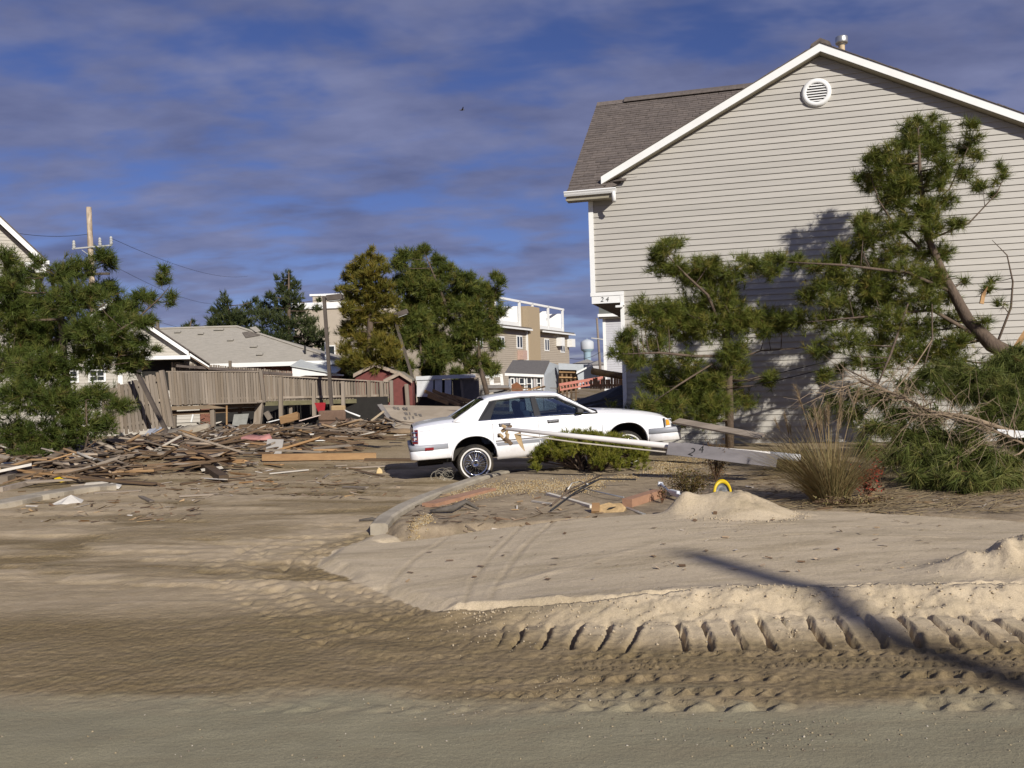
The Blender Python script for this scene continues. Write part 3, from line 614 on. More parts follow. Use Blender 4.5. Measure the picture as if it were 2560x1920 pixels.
    mb = MB(); mb.lathe([(0.07, 0.56), (0.10, 0.60), (0.125, 0.60), (0.13, 0.63), (0.13, 0.73), (0.12, 0.745), (0, 0.75)], Matrix.Translation(fb), 20); mb.build('flue_cap', galv, fo, local=True, smooth=35)
    return h
house24()
# ================================================================ CAR (white four-door saloon, right side to the camera)
car_white = M('white_car_paint', (0.83, 0.83, 0.85), 0.30, 0.012, 2, coat=0.6)
def muddy(m):
    nt = m.node_tree; N = nt.nodes; L = nt.links; b = N['Principled BSDF']; src = b.inputs['Base Color'].links[0].from_socket
    tc = N.new('ShaderNodeTexCoord'); sp = N.new('ShaderNodeSeparateXYZ'); L.new(tc.outputs['Object'], sp.inputs[0])
    n = N.new('ShaderNodeTexNoise'); n.inputs['Scale'].default_value = 7; n.inputs['Detail'].default_value = 8; n.inputs['Roughness'].default_value = 0.7; L.new(tc.outputs['Object'], n.inputs['Vector'])
    ad = N.new('ShaderNodeMath'); ad.operation = 'MULTIPLY_ADD'; ad.inputs[1].default_value = 0.30; L.new(n.outputs['Fac'], ad.inputs[0]); L.new(sp.outputs['Z'], ad.inputs[2])
    mr = N.new('ShaderNodeMapRange'); mr.inputs[1].default_value = 0.74; mr.inputs[2].default_value = 0.50; mr.inputs[3].default_value = 0.0; mr.inputs[4].default_value = 0.55; L.new(ad.outputs[0], mr.inputs[0])
    mx = N.new('ShaderNodeMix'); mx.data_type = 'RGBA'; mx.inputs[7].default_value = (0.40, 0.33, 0.25, 1); L.new(mr.outputs[0], mx.inputs['Factor']); L.new(src, mx.inputs[6]); L.new(mx.outputs[2], b.inputs['Base Color'])
muddy(car_white)
tyre_m = M('tyre_rubber', (0.030, 0.027, 0.024), 0.9, 0.35, 9, 0.2, col2=(0.075, 0.06, 0.042))
chrome = M('chrome', (0.75, 0.76, 0.78), 0.16, 0.05, 4, metal=1.0)
grey_trim = M('grey_bumper_trim', (0.30, 0.31, 0.34), 0.45, 0.06, 5)
black_trim = M('black_window_trim', (0.018, 0.018, 0.020), 0.4, 0.1)
arch_dark = M('wheel_well', (0.030, 0.026, 0.022), 0.95, 0.4, 8, 0.4)
red_lens = M('red_lens', (0.22, 0.012, 0.015), 0.2, 0.1, 6, spec=0.7)
amber_lens = M('amber_lens', (0.80, 0.36, 0.03), 0.2, 0.1, 6, spec=0.7)
clear_lens = M('clear_lens', (0.55, 0.56, 0.55), 0.1, 0.1, 6, spec=0.8)
seat_m = M('blue_grey_seat_cloth', (0.055, 0.075, 0.12), 0.9, 0.2, 12, 0.2)
def car_glass():
    m = bpy.data.materials.new('car_glass'); m.use_nodes = True; nt = m.node_tree; N = nt.nodes; L = nt.links
    N.remove(N['Principled BSDF']); tr = N.new('ShaderNodeBsdfTransparent'); tr.inputs[0].default_value = (0.66, 0.72, 0.74, 1)
    gl = N.new('ShaderNodeBsdfGlossy'); gl.inputs['Roughness'].default_value = 0.03; gl.inputs['Color'].default_value = (0.9, 0.95, 1, 1)
    fr = N.new('ShaderNodeFresnel'); fr.inputs[0].default_value = 1.55; ad = N.new('ShaderNodeMath'); ad.operation = 'ADD'; ad.inputs[1].default_value = 0.06; L.new(fr.outputs[0], ad.inputs[0])
    mx = N.new('ShaderNodeMixShader'); L.new(ad.outputs[0], mx.inputs[0]); L.new(tr.outputs[0], mx.inputs[1]); L.new(gl.outputs[0], mx.inputs[2]); L.new(mx.outputs[0], N['Material Output'].inputs['Surface']); return m
cglass = car_glass()
def interp(tab, x):
    xs = [a for a, b in tab]; ys = [b for a, b in tab]; return float(np.interp(x, xs, ys))
def smooth_interp(tab, x):
    # monotone-ish cubic through a table
    xs = [a for a, b in tab]; ys = [b for a, b in tab]
    if x <= xs[0]: return ys[0]
    if x >= xs[-1]: return ys[-1]
    i = max(j for j in range(len(xs) - 1) if xs[j] <= x); n = len(xs)
    def sl(j):
        if j == 0: return (ys[1] - ys[0]) / (xs[1] - xs[0])
        if j == n - 1: return (ys[-1] - ys[-2]) / (xs[-1] - xs[-2])
        a = (ys[j] - ys[j - 1]) / (xs[j] - xs[j - 1]); b = (ys[j + 1] - ys[j]) / (xs[j + 1] - xs[j])
        return 0 if a * b <= 0 else 2 * a * b / (a + b)
    h = xs[i + 1] - xs[i]; t = (x - xs[i]) / h; m0, m1 = sl(i) * h, sl(i + 1) * h
    return (2 * t ** 3 - 3 * t ** 2 + 1) * ys[i] + (t ** 3 - 2 * t ** 2 + t) * m0 + (-2 * t ** 3 + 3 * t ** 2) * ys[i + 1] + (t ** 3 - t ** 2) * m1
def car():
    # local frame: x forward from the rear axle, y to the car's left (away from the camera), z up from the rear tyre contact
    rearw = GH(1193, 1203); yaw = R(8.0); pitch = math.atan(0.135 / 2.66)
    c = thing('white_sedan', 'white four door sedan with wire wheel covers, nosed up onto the planting bed', 'car', rearw + Vector((0, 0, 0.0)), yaw)
    c.rotation_euler = Euler((0, -pitch, yaw), 'XYZ')
    HW = 0.86; WB = 2.664; TR = 0.315
    c.location = rearw + Vector((-math.sin(yaw), math.cos(yaw), 0)) * (HW - 0.03) - Vector((0, 0, 0.012))
    XR, XF = -1.0, 3.58
    # plan taper of the half width, shoulder height, sill
    wtab = [(-1.0, 0.74), (-0.93, 0.80), (-0.78, 0.835), (-0.3, 0.855), (0.6, HW), (2.0, HW), (2.9, 0.85), (3.25, 0.835), (3.42, 0.80), (3.52, 0.74), (3.58, 0.66)]
    shtab = [(-1.0, 0.985), (-0.88, 1.005), (-0.35, 1.03), (0.3, 1.02), (1.4, 1.0), (2.1, 0.975), (2.7, 0.915), (3.2, 0.845), (3.40, 0.80), (3.50, 0.735), (3.58, 0.66)]
    decktab = [(-1.0, 1.0), (-0.88, 1.035), (-0.36, 1.075), (2.10, 1.035), (2.5, 1.00), (3.0, 0.935), (3.31, 0.865), (3.42, 0.81), (3.50, 0.74), (3.58, 0.66)]
    arch = [(0.0, 0.375), (WB, 0.370)]; AZ = 0.43; 
    def zlow(x):
        base = smooth_interp([(-1.0, 0.50), (-0.88, 0.455), (-0.4, 0.445), (0.36, 0.345), (2.3, 0.35), (3.05, 0.43), (3.45, 0.43), (3.58, 0.50)], x)
        for ax, ar in arch:
            t = (x - ax) / ar
            if abs(t) < 1: base = max(base, 0.40 + (0.775 - 0.40) * (1 - abs(t) ** 2.3) ** (1 / 2.3))
        return base
    def hw(x, z):
        w = smooth_interp(wtab, x); s = smooth_interp(shtab, x)
        t = (z - 0.62) / max(0.05, s - 0.62) if z > 0.62 else (0.62 - z) / 0.3
        return w - (0.045 * max(0, t) ** 2.2 if z > 0.62 else 0.05 * max(0, t) ** 1.8)
    xs = sorted(set([round(v, 4) for v in list(np.linspace(XR, XF, 120)) + [ax + ar * math.sin(q) for ax, ar in arch for q in np.linspace(-math.pi / 2, math.pi / 2, 33)] + [-1.0, -0.98, -0.96, -0.92, 3.45, 3.5, 3.54]]))
    NR = 12
    # ---- side skins with wheel arches, split at the door lines
    def side(sgn, x0, x1, name, parent, mat=car_white):
        mb = MB(); cols = [x for x in xs if x0 + 0.004 < x < x1 - 0.004]; cols = [x0] + cols + [x1]; vs = []
        for x in cols:
            zl, zh = zlow(x), smooth_interp(shtab, x)
            for j in range(NR + 1):
                z = zl + (zh - zl) * j / NR; vs.append((x, sgn * hw(x, z), z))
        fs = [(i * (NR + 1) + j, (i + 1) * (NR + 1) + j, (i + 1) * (NR + 1) + j + 1, i * (NR + 1) + j + 1) for i in range(len(cols) - 1) for j in range(NR)]
        # folded edges give the panels thickness
        n0 = len(vs); ed = []
        for i, x in enumerate(cols):
            ed.append(i * (NR + 1))
        for e in ed: vs.append((vs[e][0], vs[e][1] - sgn * 0.05, vs[e][2] + 0.004))
        fs += [(ed[i], ed[i + 1], n0 + i + 1, n0 + i) for i in range(len(cols) - 1)]
        mb.add(vs, fs); return mb.build(name, mat, parent, local=True, smooth=40)
    SPL = [-1.0, 0.335, 1.125, 2.235, 3.58]; GAP = 0.006
    parts = []
    for sgn in (-1, 1):
        side(sgn, SPL[0], SPL[1] - GAP / 2, 'rear_quarter_panel', c)
        d1 = side(sgn, SPL[1] + GAP / 2, SPL[2] - GAP / 2, 'rear_door', c)
        d2 = side(sgn, SPL[2] + GAP / 2, SPL[3] - GAP / 2, 'front_door', c)
        side(sgn, SPL[3] + GAP / 2, SPL[4], 'front_fender', c)
        for d, hx in ((d1, 0.46), (d2, 1.30)):
            z = 0.935 - 0.012 * hx; y = sgn * (hw(hx, z) + 0.004)
            mb = MB(); mb.box((hx + 0.085, y, z), (0.18, 0.022, 0.040)); mb.build('door_handle', chrome, d, local=True, bev=0.006)
            mb = MB(); mb.box((hx + 0.085, y - sgn * 0.006, z - 0.006), (0.20, 0.018, 0.062)); mb.build('handle_recess', black_trim, d, local=True)
        # grey strip along the doors with a dark line under it
        for x0, x1 in ((0.37, 1.118), (1.132, 2.225)):
            mb = MB(); mb.hexa([(x0 + 0.02, sgn * (hw(x0, 0.58) + 0.001), 0.575), (x1, sgn * (hw(x1, 0.58) + 0.001), 0.575), (x1, sgn * (hw(x1, 0.58) - 0.02), 0.575), (x0 + 0.02, sgn * (hw(x0, 0.58) - 0.02), 0.575),
                                (x0, sgn * (hw(x0, 0.64) + 0.014), 0.635), (x1, sgn * (hw(x1, 0.64) + 0.014), 0.635), (x1, sgn * (hw(x1, 0.64) - 0.02), 0.645), (x0, sgn * (hw(x0, 0.64) - 0.02), 0.645)]); mb.build('side_moulding', grey_trim, c, local=True, bev=0.004)
            mb = MB(); mb.hexa([(x0, sgn * (hw(x0, 0.66) + 0.008), 0.652), (x1, sgn * (hw(x1, 0.66) + 0.008), 0.652), (x1, sgn * (hw(x1, 0.66) - 0.02), 0.652), (x0, sgn * (hw(x0, 0.66) - 0.02), 0.652),
                                (x0, sgn * (hw(x0, 0.67) + 0.008), 0.672), (x1, sgn * (hw(x1, 0.67) + 0.008), 0.672), (x1, sgn * (hw(x1, 0.67) - 0.02), 0.672), (x0, sgn * (hw(x0, 0.67) - 0.02), 0.672)]); mb.build('chrome_strip', chrome, c, local=True)
        # pin stripe along the shoulder
        pts = [(x, sgn * (hw(x, smooth_interp(shtab, x) - 0.075) + 0.0015), smooth_interp(shtab, x) - 0.075) for x in np.linspace(-0.9, 3.2, 42)]
        mb = MB(); mb.path(pts, 0.0028, 4); mb.build('pin_stripe', grey_trim, c, local=True)
        # flared lip of each arch
        for ax, ar in arch:
            pts = []
            for q in np.linspace(-1, 1, 31):
                x = ax + (ar + 0.012) * math.sin(q * math.pi / 2) ; t = min(1, abs((x - ax) / (ar + 0.012)))
                z = 0.40 + (0.787 - 0.40) * (1 - t ** 2.3) ** (1 / 2.3); pts.append((x, sgn * (hw(x, z) + 0.002), z))
            mb = MB(); mb.path(pts, 0.011, 6); mb.build('arch_lip', car_white, c, local=True, smooth=True)
    # ---- decks between the two shoulders: boot lid, cowl, bonnet
    def deck(x0, x1, name, nx=26, mat=car_white, crown=0.022):
        mb = MB(); vs = []; ny = 14; gx = np.linspace(x0, x1, nx)
        for x in gx:
            s = smooth_interp(shtab, x); w = hw(x, s); d = smooth_interp(decktab, x)
            for j in range(ny + 1):
                y = -w + 2 * w * j / ny; t = abs(y) / w
                e = max(0.0, (t - 0.86) / 0.14); z = d + crown * (1 - t * t) - (d - s + 0.0) * e ** 1.7
                vs.append((x, y, z if t < 0.999 else s))
        mb.add(vs, [(i * (ny + 1) + j, (i + 1) * (ny + 1) + j, (i + 1) * (ny + 1) + j + 1, i * (ny + 1) + j + 1) for i in range(nx - 1) for j in range(ny)]); return mb.build(name, mat, c, local=True, smooth=50)
    deck(XR, -0.30, 'boot_lid', 18); deck(-0.298, 0.06, 'parcel_shelf', 8, black_trim, 0.0); deck(2.0, 2.20, 'cowl', 6, black_trim, 0.0); deck(2.19, XF, 'bonnet', 30)
    # ---- tail: closed face with lamps; nose: grille and lamps
    def endcap(x, name, mat, z0, z1, dx):
        mb = MB(); w0, w1 = hw(x, z0), hw(x, z1); n = 12; vs = []
        for j in range(n + 1):
            t = -1 + 2 * j / n; b = dx * (1 - t * t) ; vs += [(x + b, t * w0, z0), (x + b, t * w1, (z0 + z1) / 2), (x + b * 0.8, t * w1, z1)]
        mb.add(vs, [(i * 3 + k, (i + 1) * 3 + k, (i + 1) * 3 + k + 1, i * 3 + k + 1) for i in range(n) for k in range(2)]); return mb.build(name, mat, c, local=True, smooth=True)
    endcap(-1.0, 'tail_panel', car_white, 0.50, 0.992, -0.03)
    endcap(3.58, 'nose_panel', grey_trim, 0.48, 0.665, 0.03)
    for sgn in (-1, 1):
        tl = MB(); tl.hexa([(-1.040, sgn * 0.50, 0.72), (-1.025, sgn * 0.715, 0.72), (-0.940, sgn * 0.80, 0.72), (-0.940, sgn * 0.5, 0.72), (-1.025, sgn * 0.50, 0.965), (-1.000, sgn * 0.70, 0.965), (-0.925, sgn * 0.785, 0.965), (-0.930, sgn * 0.5, 0.965)])
        t = tl.build('tail_lamp', red_lens, c, local=True, bev=0.01)
        for k in range(3):
            mb = MB(); z = 0.765 + k * 0.075; mb.hexa([(-1.043, sgn * 0.50, z), (-1.028, sgn * 0.718, z), (-0.940, sgn * 0.806, z), (-0.940, sgn * 0.5, z), (-1.041, sgn * 0.50, z + 0.012), (-1.025, sgn * 0.716, z + 0.012), (-0.938, sgn * 0.803, z + 0.012), (-0.940, sgn * 0.5, z + 0.012)]); mb.build('lamp_bar', chrome, t, local=True)
        hl = MB(); hl.hexa([(3.36, sgn * 0.832, 0.655), (3.50, sgn * 0.765, 0.66), (3.585, sgn * 0.62, 0.66), (3.36, sgn * 0.6, 0.655), (3.36, sgn * 0.822, 0.785), (3.465, sgn * 0.765, 0.765), (3.52, sgn * 0.62, 0.755), (3.36, sgn * 0.6, 0.785)]); hl.build('head_lamp', clear_lens, c, local=True, bev=0.01)
        al = MB(); al.hexa([(3.385, sgn * 0.839, 0.670), (3.465, sgn * 0.80, 0.670), (3.46, sgn * 0.70, 0.67), (3.385, sgn * 0.7, 0.67), (3.385, sgn * 0.829, 0.768), (3.45, sgn * 0.792, 0.760), (3.45, sgn * 0.70, 0.765), (3.385, sgn * 0.7, 0.768)]); al.build('turn_signal', amber_lens, c, local=True, bev=0.008)
        mb = MB(); mb.hexa([(3.345, sgn * 0.838, 0.645), (3.37, sgn * 0.836, 0.645), (3.37, sgn * 0.7, 0.645), (3.345, sgn * 0.7, 0.645), (3.345, sgn * 0.828, 0.797), (3.37, sgn * 0.827, 0.797), (3.37, sgn * 0.7, 0.797), (3.345, sgn * 0.7, 0.797)]); mb.build('lamp_bezel', black_trim, c, local=True)
    mb = MB(); mb.bx(3.52, 3.60, -0.5, 0.5, 0.655, 0.765); gr = mb.build('grille', chrome, c, local=True, bev=0.01)
    # ---- bumpers: U-shaped mouldings wrapped round the ends
    def bumper(x_in, x_end, z0, z1, name, mat, prot, parent=c, bulge=0.03):
        sg = 1 if x_end > x_in else -1; pts = []
        w = 0.845; n = 10
        pl = [(x_in, -w)] + [(x_end - sg * 0.16 + sg * 0.16 * math.sin(q), -(w - 0.15) - 0.15 * math.cos(q)) for q in np.linspace(0.2, math.pi / 2, n)]
        pl = pl + [(x, -y) for x, y in reversed(pl)]
        mb = MB(); vs = []
        for i, (x, y) in enumerate(pl):
            nx = sg * 0.0 if i in (0, len(pl) - 1) else sg * (0.6 if 3 < i < len(pl) - 4 else 0.3); ny = -1.0 if y < 0 else 1.0
            k = Vector((nx, ny if abs(y) > 0.6 else 0, 0)).normalized()
            for zz, pr in ((z0, prot * 0.4), (z0 + (z1 - z0) * 0.15, prot), (z1 - (z1 - z0) * 0.15, prot), (z1, prot * 0.4), (z1, -0.08), (z0, -0.08)):
                vs.append((x + k.x * pr, y + k.y * pr, zz))
        m = len(pl); mb.add(vs, [(i * 6 + j, (i + 1) * 6 + j, (i + 1) * 6 + (j + 1) % 6, i * 6 + (j + 1) % 6) for i in range(m - 1) for j in range(6)] + [tuple(range(6)), tuple((m - 1) * 6 + j for j in range(5, -1, -1))])
        return mb.build(name, mat, parent, local=True, smooth=40)
    rb = bumper(-0.42, -1.08, 0.455, 0.605, 'rear_bumper', car_white, 0.016); bumper(-0.44, -1.09, 0.612, 0.70, 'bumper_strip', grey_trim, 0.022, rb)
    for sgn in (-1, 1): MB().box((-0.76, sgn * 0.868, 0.632), (0.145, 0.02, 0.045)).build('side_marker', red_lens, rb, local=True, bev=0.004)
    fb = bumper(3.07, 3.66, 0.40, 0.535, 'front_bumper', car_white, 0.016); bumper(3.06, 3.67, 0.542, 0.635, 'bumper_strip', grey_trim, 0.022, fb)
    # ---- greenhouse
    ZR, RW, BW = 1.415, 0.60, 0.80
    rf, rr = 1.54, 0.25                      # roof front and rear
    wb, cb = 2.12, -0.29                     # windscreen base, rear window base
    zrf, zrr = 1.385, 1.375
    mb = MB(); vs = []; gx = np.linspace(rr, rf, 16); ny = 12
    for x in gx:
        t = (x - rr) / (rf - rr); zc = ZR + 0.02 - 0.045 * (2 * t - 1) ** 2 - (0.008 if t > 0.5 else 0)
        for j in range(ny + 1):
            q = -1 + 2 * j / ny; vs.append((x, q * (RW + 0.015), zc - 0.045 * abs(q) ** 3.0))
    mb.add(vs, [(i * (ny + 1) + j, (i + 1) * (ny + 1) + j, (i + 1) * (ny + 1) + j + 1, i * (ny + 1) + j + 1) for i in range(15) for j in range(ny)]); ro = mb.build('roof', car_white, c, local=True, smooth=True); mod(ro, 'SOLIDIFY', thickness=0.03, offset=1.0)
    zt = lambda x: ZR - 0.025 - 0.045 * (2 * (x - rr) / (rf - rr) - 1) ** 2
    for sgn in (-1, 1):
        Bt = lambda x, up=0.0: Vector((x, sgn * (BW + 0.005), smooth_interp(decktab, x) * 0 + 1.012 + up + 0.006 * (1.2 - x)))
        Rt = lambda x, dz=0.0: Vector((x, sgn * RW, zt(x) + dz))
        def strip(a, b, cc, d, name, mat, th=0.022, par=c, off=0.0):
            n = (Vector(b) - Vector(a)).cross(Vector(d) - Vector(a)).normalized(); n = n * (1 if n.y * sgn > 0 else -1)
            mb = MB(); mb.prism([Vector(q) + n * off for q in (a, b, cc, d)], -n * th); return mb.build(name, mat, par, local=True, bev=0.004)
        # A, B, C posts and the cant rail
        strip(Bt(2.02), Bt(2.16), Rt(1.60, -0.015), Rt(1.50, -0.005), 'front_post', car_white, 0.04)
        strip(Bt(1.075), Bt(1.19), Rt(1.14), Rt(1.05), 'centre_post', black_trim, 0.05)
        mb = MB(); n1 = [Bt(-0.33, 0.02), Bt(0.115), Rt(0.345), Rt(0.18)]
        strip(n1[0], n1[1], n1[2], n1[3], 'rear_post', car_white, 0.05, off=0.006)
        mb = MB(); mb.path([Bt(2.10, 0.0), Rt(1.56, -0.004), Rt(1.42, 0.006), Rt(0.9, 0.006), Rt(0.4, 0.004), Rt(0.20, -0.004), Bt(-0.32, 0.03)], [0.022, 0.026, 0.028, 0.028, 0.028, 0.026, 0.022], 8); mb.build('cant_rail', car_white, c, local=True, smooth=True)
        # window frames in black with a bright lower edge
        strip(Bt(0.118), Bt(0.305), Rt(0.475), Rt(0.350), 'quarter_window_panel', black_trim, 0.03, off=0.002)
        mb = MB(); mb.path([Bt(0.10, 0.004), Bt(1.1, 0.004), Bt(2.05, 0.004)], 0.010, 6); mb.build('window_sill_strip', chrome, c, local=True)
        mb = MB(); mb.path([Bt(0.115, 0.01), Rt(0.35, -0.016), Rt(0.9, -0.026), Rt(1.49, -0.030), Bt(2.03, 0.014)], 0.017, 6); mb.build('window_gasket', black_trim, c, local=True)
        # glass
        strip(Bt(0.305, 0.01), Bt(1.08, 0.01), Rt(1.05, -0.03), Rt(0.47, -0.03), 'rear_door_glass', cglass, 0.004, off=-0.012)
        strip(Bt(1.19, 0.01), Bt(2.02, 0.01), Rt(1.50, -0.03), Rt(1.14, -0.03), 'front_door_glass', cglass, 0.004, off=-0.012)
        mb = MB(); mb.hexa([(1.78, sgn * 0.815, 1.025), (1.93, sgn * 0.815, 1.02), (1.93, sgn * 0.93, 1.02), (1.80, sgn * 0.95, 1.025), (1.79, sgn * 0.815, 1.11), (1.91, sgn * 0.815, 1.10), (1.90, sgn * 0.92, 1.10), (1.80, sgn * 0.94, 1.115)]); mb.build('door_mirror', black_trim, c, local=True, bev=0.015)
    def pane(x0, z0, w0, x1, z1, w1, name):
        mb = MB(); n = 8; vs = []
        for j in range(n + 1):
            t = -1 + 2 * j / n; k = 0.05 * (1 - t * t) * (1 if x0 > 1 else -1); vs += [(x0 + k, t * w0, z0), (x1 + k * 0.6, t * w1, z1)]
        mb.add(vs, [(2 * j, 2 * j + 2, 2 * j + 3, 2 * j + 1) for j in range(n)]); o = mb.build(name, cglass, c, local=True, smooth=True); return o
    pane(wb, 1.03, 0.77, rf + 0.03, 1.385, 0.59, 'windscreen'); pane(cb, 1.075, 0.76, rr - 0.02, 1.375, 0.59, 'rear_window')
    # ---- inside: floor, seats, dash, wheel
    MB().bx(-0.25, 2.3, -0.72, 0.72, 0.42, 0.46).build('cabin_floor', dark_void, c, local=True)
    for sx, nm in ((0.30, 'rear_seat'), ):
        mb = MB(); mb.bx(0.35, 0.85, -0.68, 0.68, 0.46, 0.74); mb.hexa([(0.18, -0.68, 0.6), (0.42, -0.68, 0.6), (0.42, 0.68, 0.6), (0.18, 0.68, 0.6), (0.02, -0.66, 1.10), (0.18, -0.66, 1.10), (0.18, 0.66, 1.10), (0.02, 0.66, 1.10)]); mb.build(nm, seat_m, c, local=True, bev=0.05)
    for sgn in (-1, 1):
        mb = MB(); mb.bx(1.2, 1.7, sgn * 0.38 - 0.26, sgn * 0.38 + 0.26, 0.46, 0.74)
        mb.hexa([(1.08, sgn * 0.38 - 0.26, 0.6), (1.27, sgn * 0.38 - 0.26, 0.6), (1.27, sgn * 0.38 + 0.26, 0.6), (1.08, sgn * 0.38 + 0.26, 0.6), (0.88, sgn * 0.38 - 0.24, 1.13), (1.02, sgn * 0.38 - 0.24, 1.13), (1.02, sgn * 0.38 + 0.24, 1.13), (0.88, sgn * 0.38 + 0.24, 1.13)])
        mb.box((0.92, sgn * 0.38, 1.20), (0.10, 0.28, 0.17)); mb.build('front_seat', seat_m, c, local=True, bev=0.04)
    MB().bx(1.85, 2.2, -0.74, 0.74, 0.75, 1.03).build('dashboard', black_trim, c, local=True, bev=0.04)
    mb = MB(); mb.path([(1.72 + 0.07 * math.sin(a), 0.36 + 0.19 * math.cos(a), 0.96 + 0.17 * math.sin(a)) for a in np.linspace(0, 2 * math.pi, 24)], 0.014, 6); mb.build('steering_wheel', black_trim, c, local=True, smooth=True)
    for sgn in (-1, 1): MB().bx(0.34, 2.2, sgn * 0.745 - 0.012, sgn * 0.745 + 0.012, 0.45, 1.0).build('door_lining', M('grey_door_lining', (0.12, 0.13, 0.15), 0.8, 0.1), c, local=True)
    # ---- underside and wheel wells
    mb = MB(); mb.bx(-0.95, 3.4, -0.50, 0.50, 0.36, 0.46); mb.bx(0.42, 2.22, -0.80, 0.80, 0.36, 0.42); mb.build('underbody', arch_dark, c, local=True)
    for ax, ar in arch:
        for sgn in (-1, 1):
            mb = MB(); pts = []
            for q in np.linspace(0, math.pi, 17): pts.append((ax + (ar - 0.004) * math.cos(q), 0.40 + 0.375 * math.sin(q)))
            vs = [(x, sgn * 0.80, z) for x, z in pts] + [(x, sgn * 0.48, z) for x, z in pts]; n = len(pts)
            mb.add(vs, [(i, i + 1, n + i + 1, n + i) for i in range(n - 1)] + [tuple(range(n, 2 * n))])
            mb.build('wheel_well', arch_dark, c, local=True)
    mb = MB(); mb.tube((0, -0.7, 0.32), (0, 0.7, 0.32), 0.04); mb.path([(-0.95, -0.35, 0.40), (-0.5, -0.38, 0.36), (0.3, -0.3, 0.36)], 0.03, 8); mb.bx(-0.95, -0.5, 0.1, 0.55, 0.26, 0.40); mb.build('rear_axle', arch_dark, c, local=True)
    # ---- wheels: tyre, white band, rim, wire spokes, hub
    def wheel(x, y, z, sgn):
        Mx = Matrix.Translation((x, y, z)) @ Matrix.Rotation(R(90) * (1 if sgn < 0 else -1), 4, 'X')
        w = MB(); w.lathe([(0.19, -0.15), (0.26, -0.165), (0.30, -0.15), (TR, -0.10), (TR, 0.0), (0.303, 0.035), (0.285, 0.048), (0.262, 0.052), (0.235, 0.048), (0.215, 0.036), (0.20, 0.0)], Mx, 48)
        t = w.build('wheel', tyre_m, c, local=True, smooth=40)
        mb = MB(); mb.lathe([(0.262, 0.0535), (0.256, 0.0545), (0.243, 0.0535), (0.238, 0.051)], Mx, 48); mb.build('white_wall_band', M('whitewall', (0.74, 0.72, 0.68), 0.7, 0.1, 9), t, local=True, smooth=True)
        mb = MB(); mb.lathe([(0.216, 0.030), (0.212, 0.046), (0.200, 0.048), (0.188, 0.036), (0.180, 0.02), (0.178, -0.03)], Mx, 40); mb.build('rim', chrome, t, local=True, smooth=True)
        mb = MB(); mb.lathe([(0.0, -0.03), (0.19, -0.03)], Mx, 24); mb.build('brake_cover', M('brake_dark', (0.05, 0.04, 0.03), 0.8, 0.3), t, local=True)
        mb = MB(); n = 32
        for k in range(n):
            a = 2 * math.pi * k / n; b = a + (0.32 if k % 2 else -0.32)
            mb.path([Mx @ Vector((0.055 * math.cos(b), 0.055 * math.sin(b), 0.055)), Mx @ Vector((0.183 * math.cos(a), 0.183 * math.sin(a), 0.018 if k % 2 else 0.03))], 0.0036, 4)
        mb.build('wire_spokes', chrome, t, local=True)
        mb = MB(); mb.lathe([(0.066, 0.02), (0.066, 0.052), (0.058, 0.066), (0.042, 0.070), (0.038, 0.060), (0.0, 0.062)], Mx, 24); mb.build('hub_cap', chrome, t, local=True, smooth=40)
        mb = MB(); mb.lathe([(0.0, 0.0635), (0.018, 0.0635)], Mx, 12); mb.build('hub_emblem', black_trim, t, local=True)
    for x, sgn in ((0.0, -1), (0.0, 1), (WB, -1), (WB, 1)): wheel(x, sgn * 0.775, TR, sgn)
    # script badge on the fender and the aerial
    me = text_mesh('Cutlass Ciera', 0.055, grey_trim, 0.002, 0.3); o = link('script_badge', me, c); o.rotation_euler = (R(90), 0, 0); o.location = (2.43, -hw(2.43, 0.885) - 0.002, 0.868)
    return c
car()
# ================================================================ VEGETATION
pine_leaf = M_leaf('pine_needles', [(0.054, 0.076, 0.013), (0.108, 0.134, 0.022), (0.166, 0.182, 0.032), (0.243, 0.203, 0.048)], brown=(0.130, 0.070, 0.026))
pine_leaf_c = M_leaf('pine_needles_dark_green', [(0.036, 0.056, 0.010), (0.071, 0.099, 0.018), (0.110, 0.135, 0.026), (0.160, 0.150, 0.038)], brown=(0.120, 0.065, 0.025))  # darker green needles for the left pine
pine_leaf_b = M_leaf('pine_needles_deep', [(0.046, 0.067, 0.013), (0.087, 0.113, 0.022), (0.141, 0.160, 0.030), (0.207, 0.188, 0.043)], brown=(0.130, 0.070, 0.026))
gold_leaf = M_leaf('golden_conifer', [(0.092, 0.094, 0.018), (0.152, 0.143, 0.024), (0.211, 0.176, 0.031), (0.264, 0.196, 0.037)])
cedar_leaf = M_leaf('cedar_foliage', [(0.035, 0.051, 0.021), (0.062, 0.080, 0.029), (0.096, 0.108, 0.034)])
bough_leaf = M_leaf('drooping_needles', [(0.057, 0.078, 0.015), (0.100, 0.124, 0.025), (0.150, 0.167, 0.039), (0.215, 0.190, 0.061)], brown=(0.130, 0.070, 0.026))
mugo_leaf = M_leaf('mugo_needles', [(0.088, 0.102, 0.013), (0.149, 0.162, 0.020), (0.219, 0.217, 0.030), (0.280, 0.247, 0.044)])
def unit(v): return v / np.maximum(1e-9, np.linalg.norm(v, axis=-1, keepdims=True))
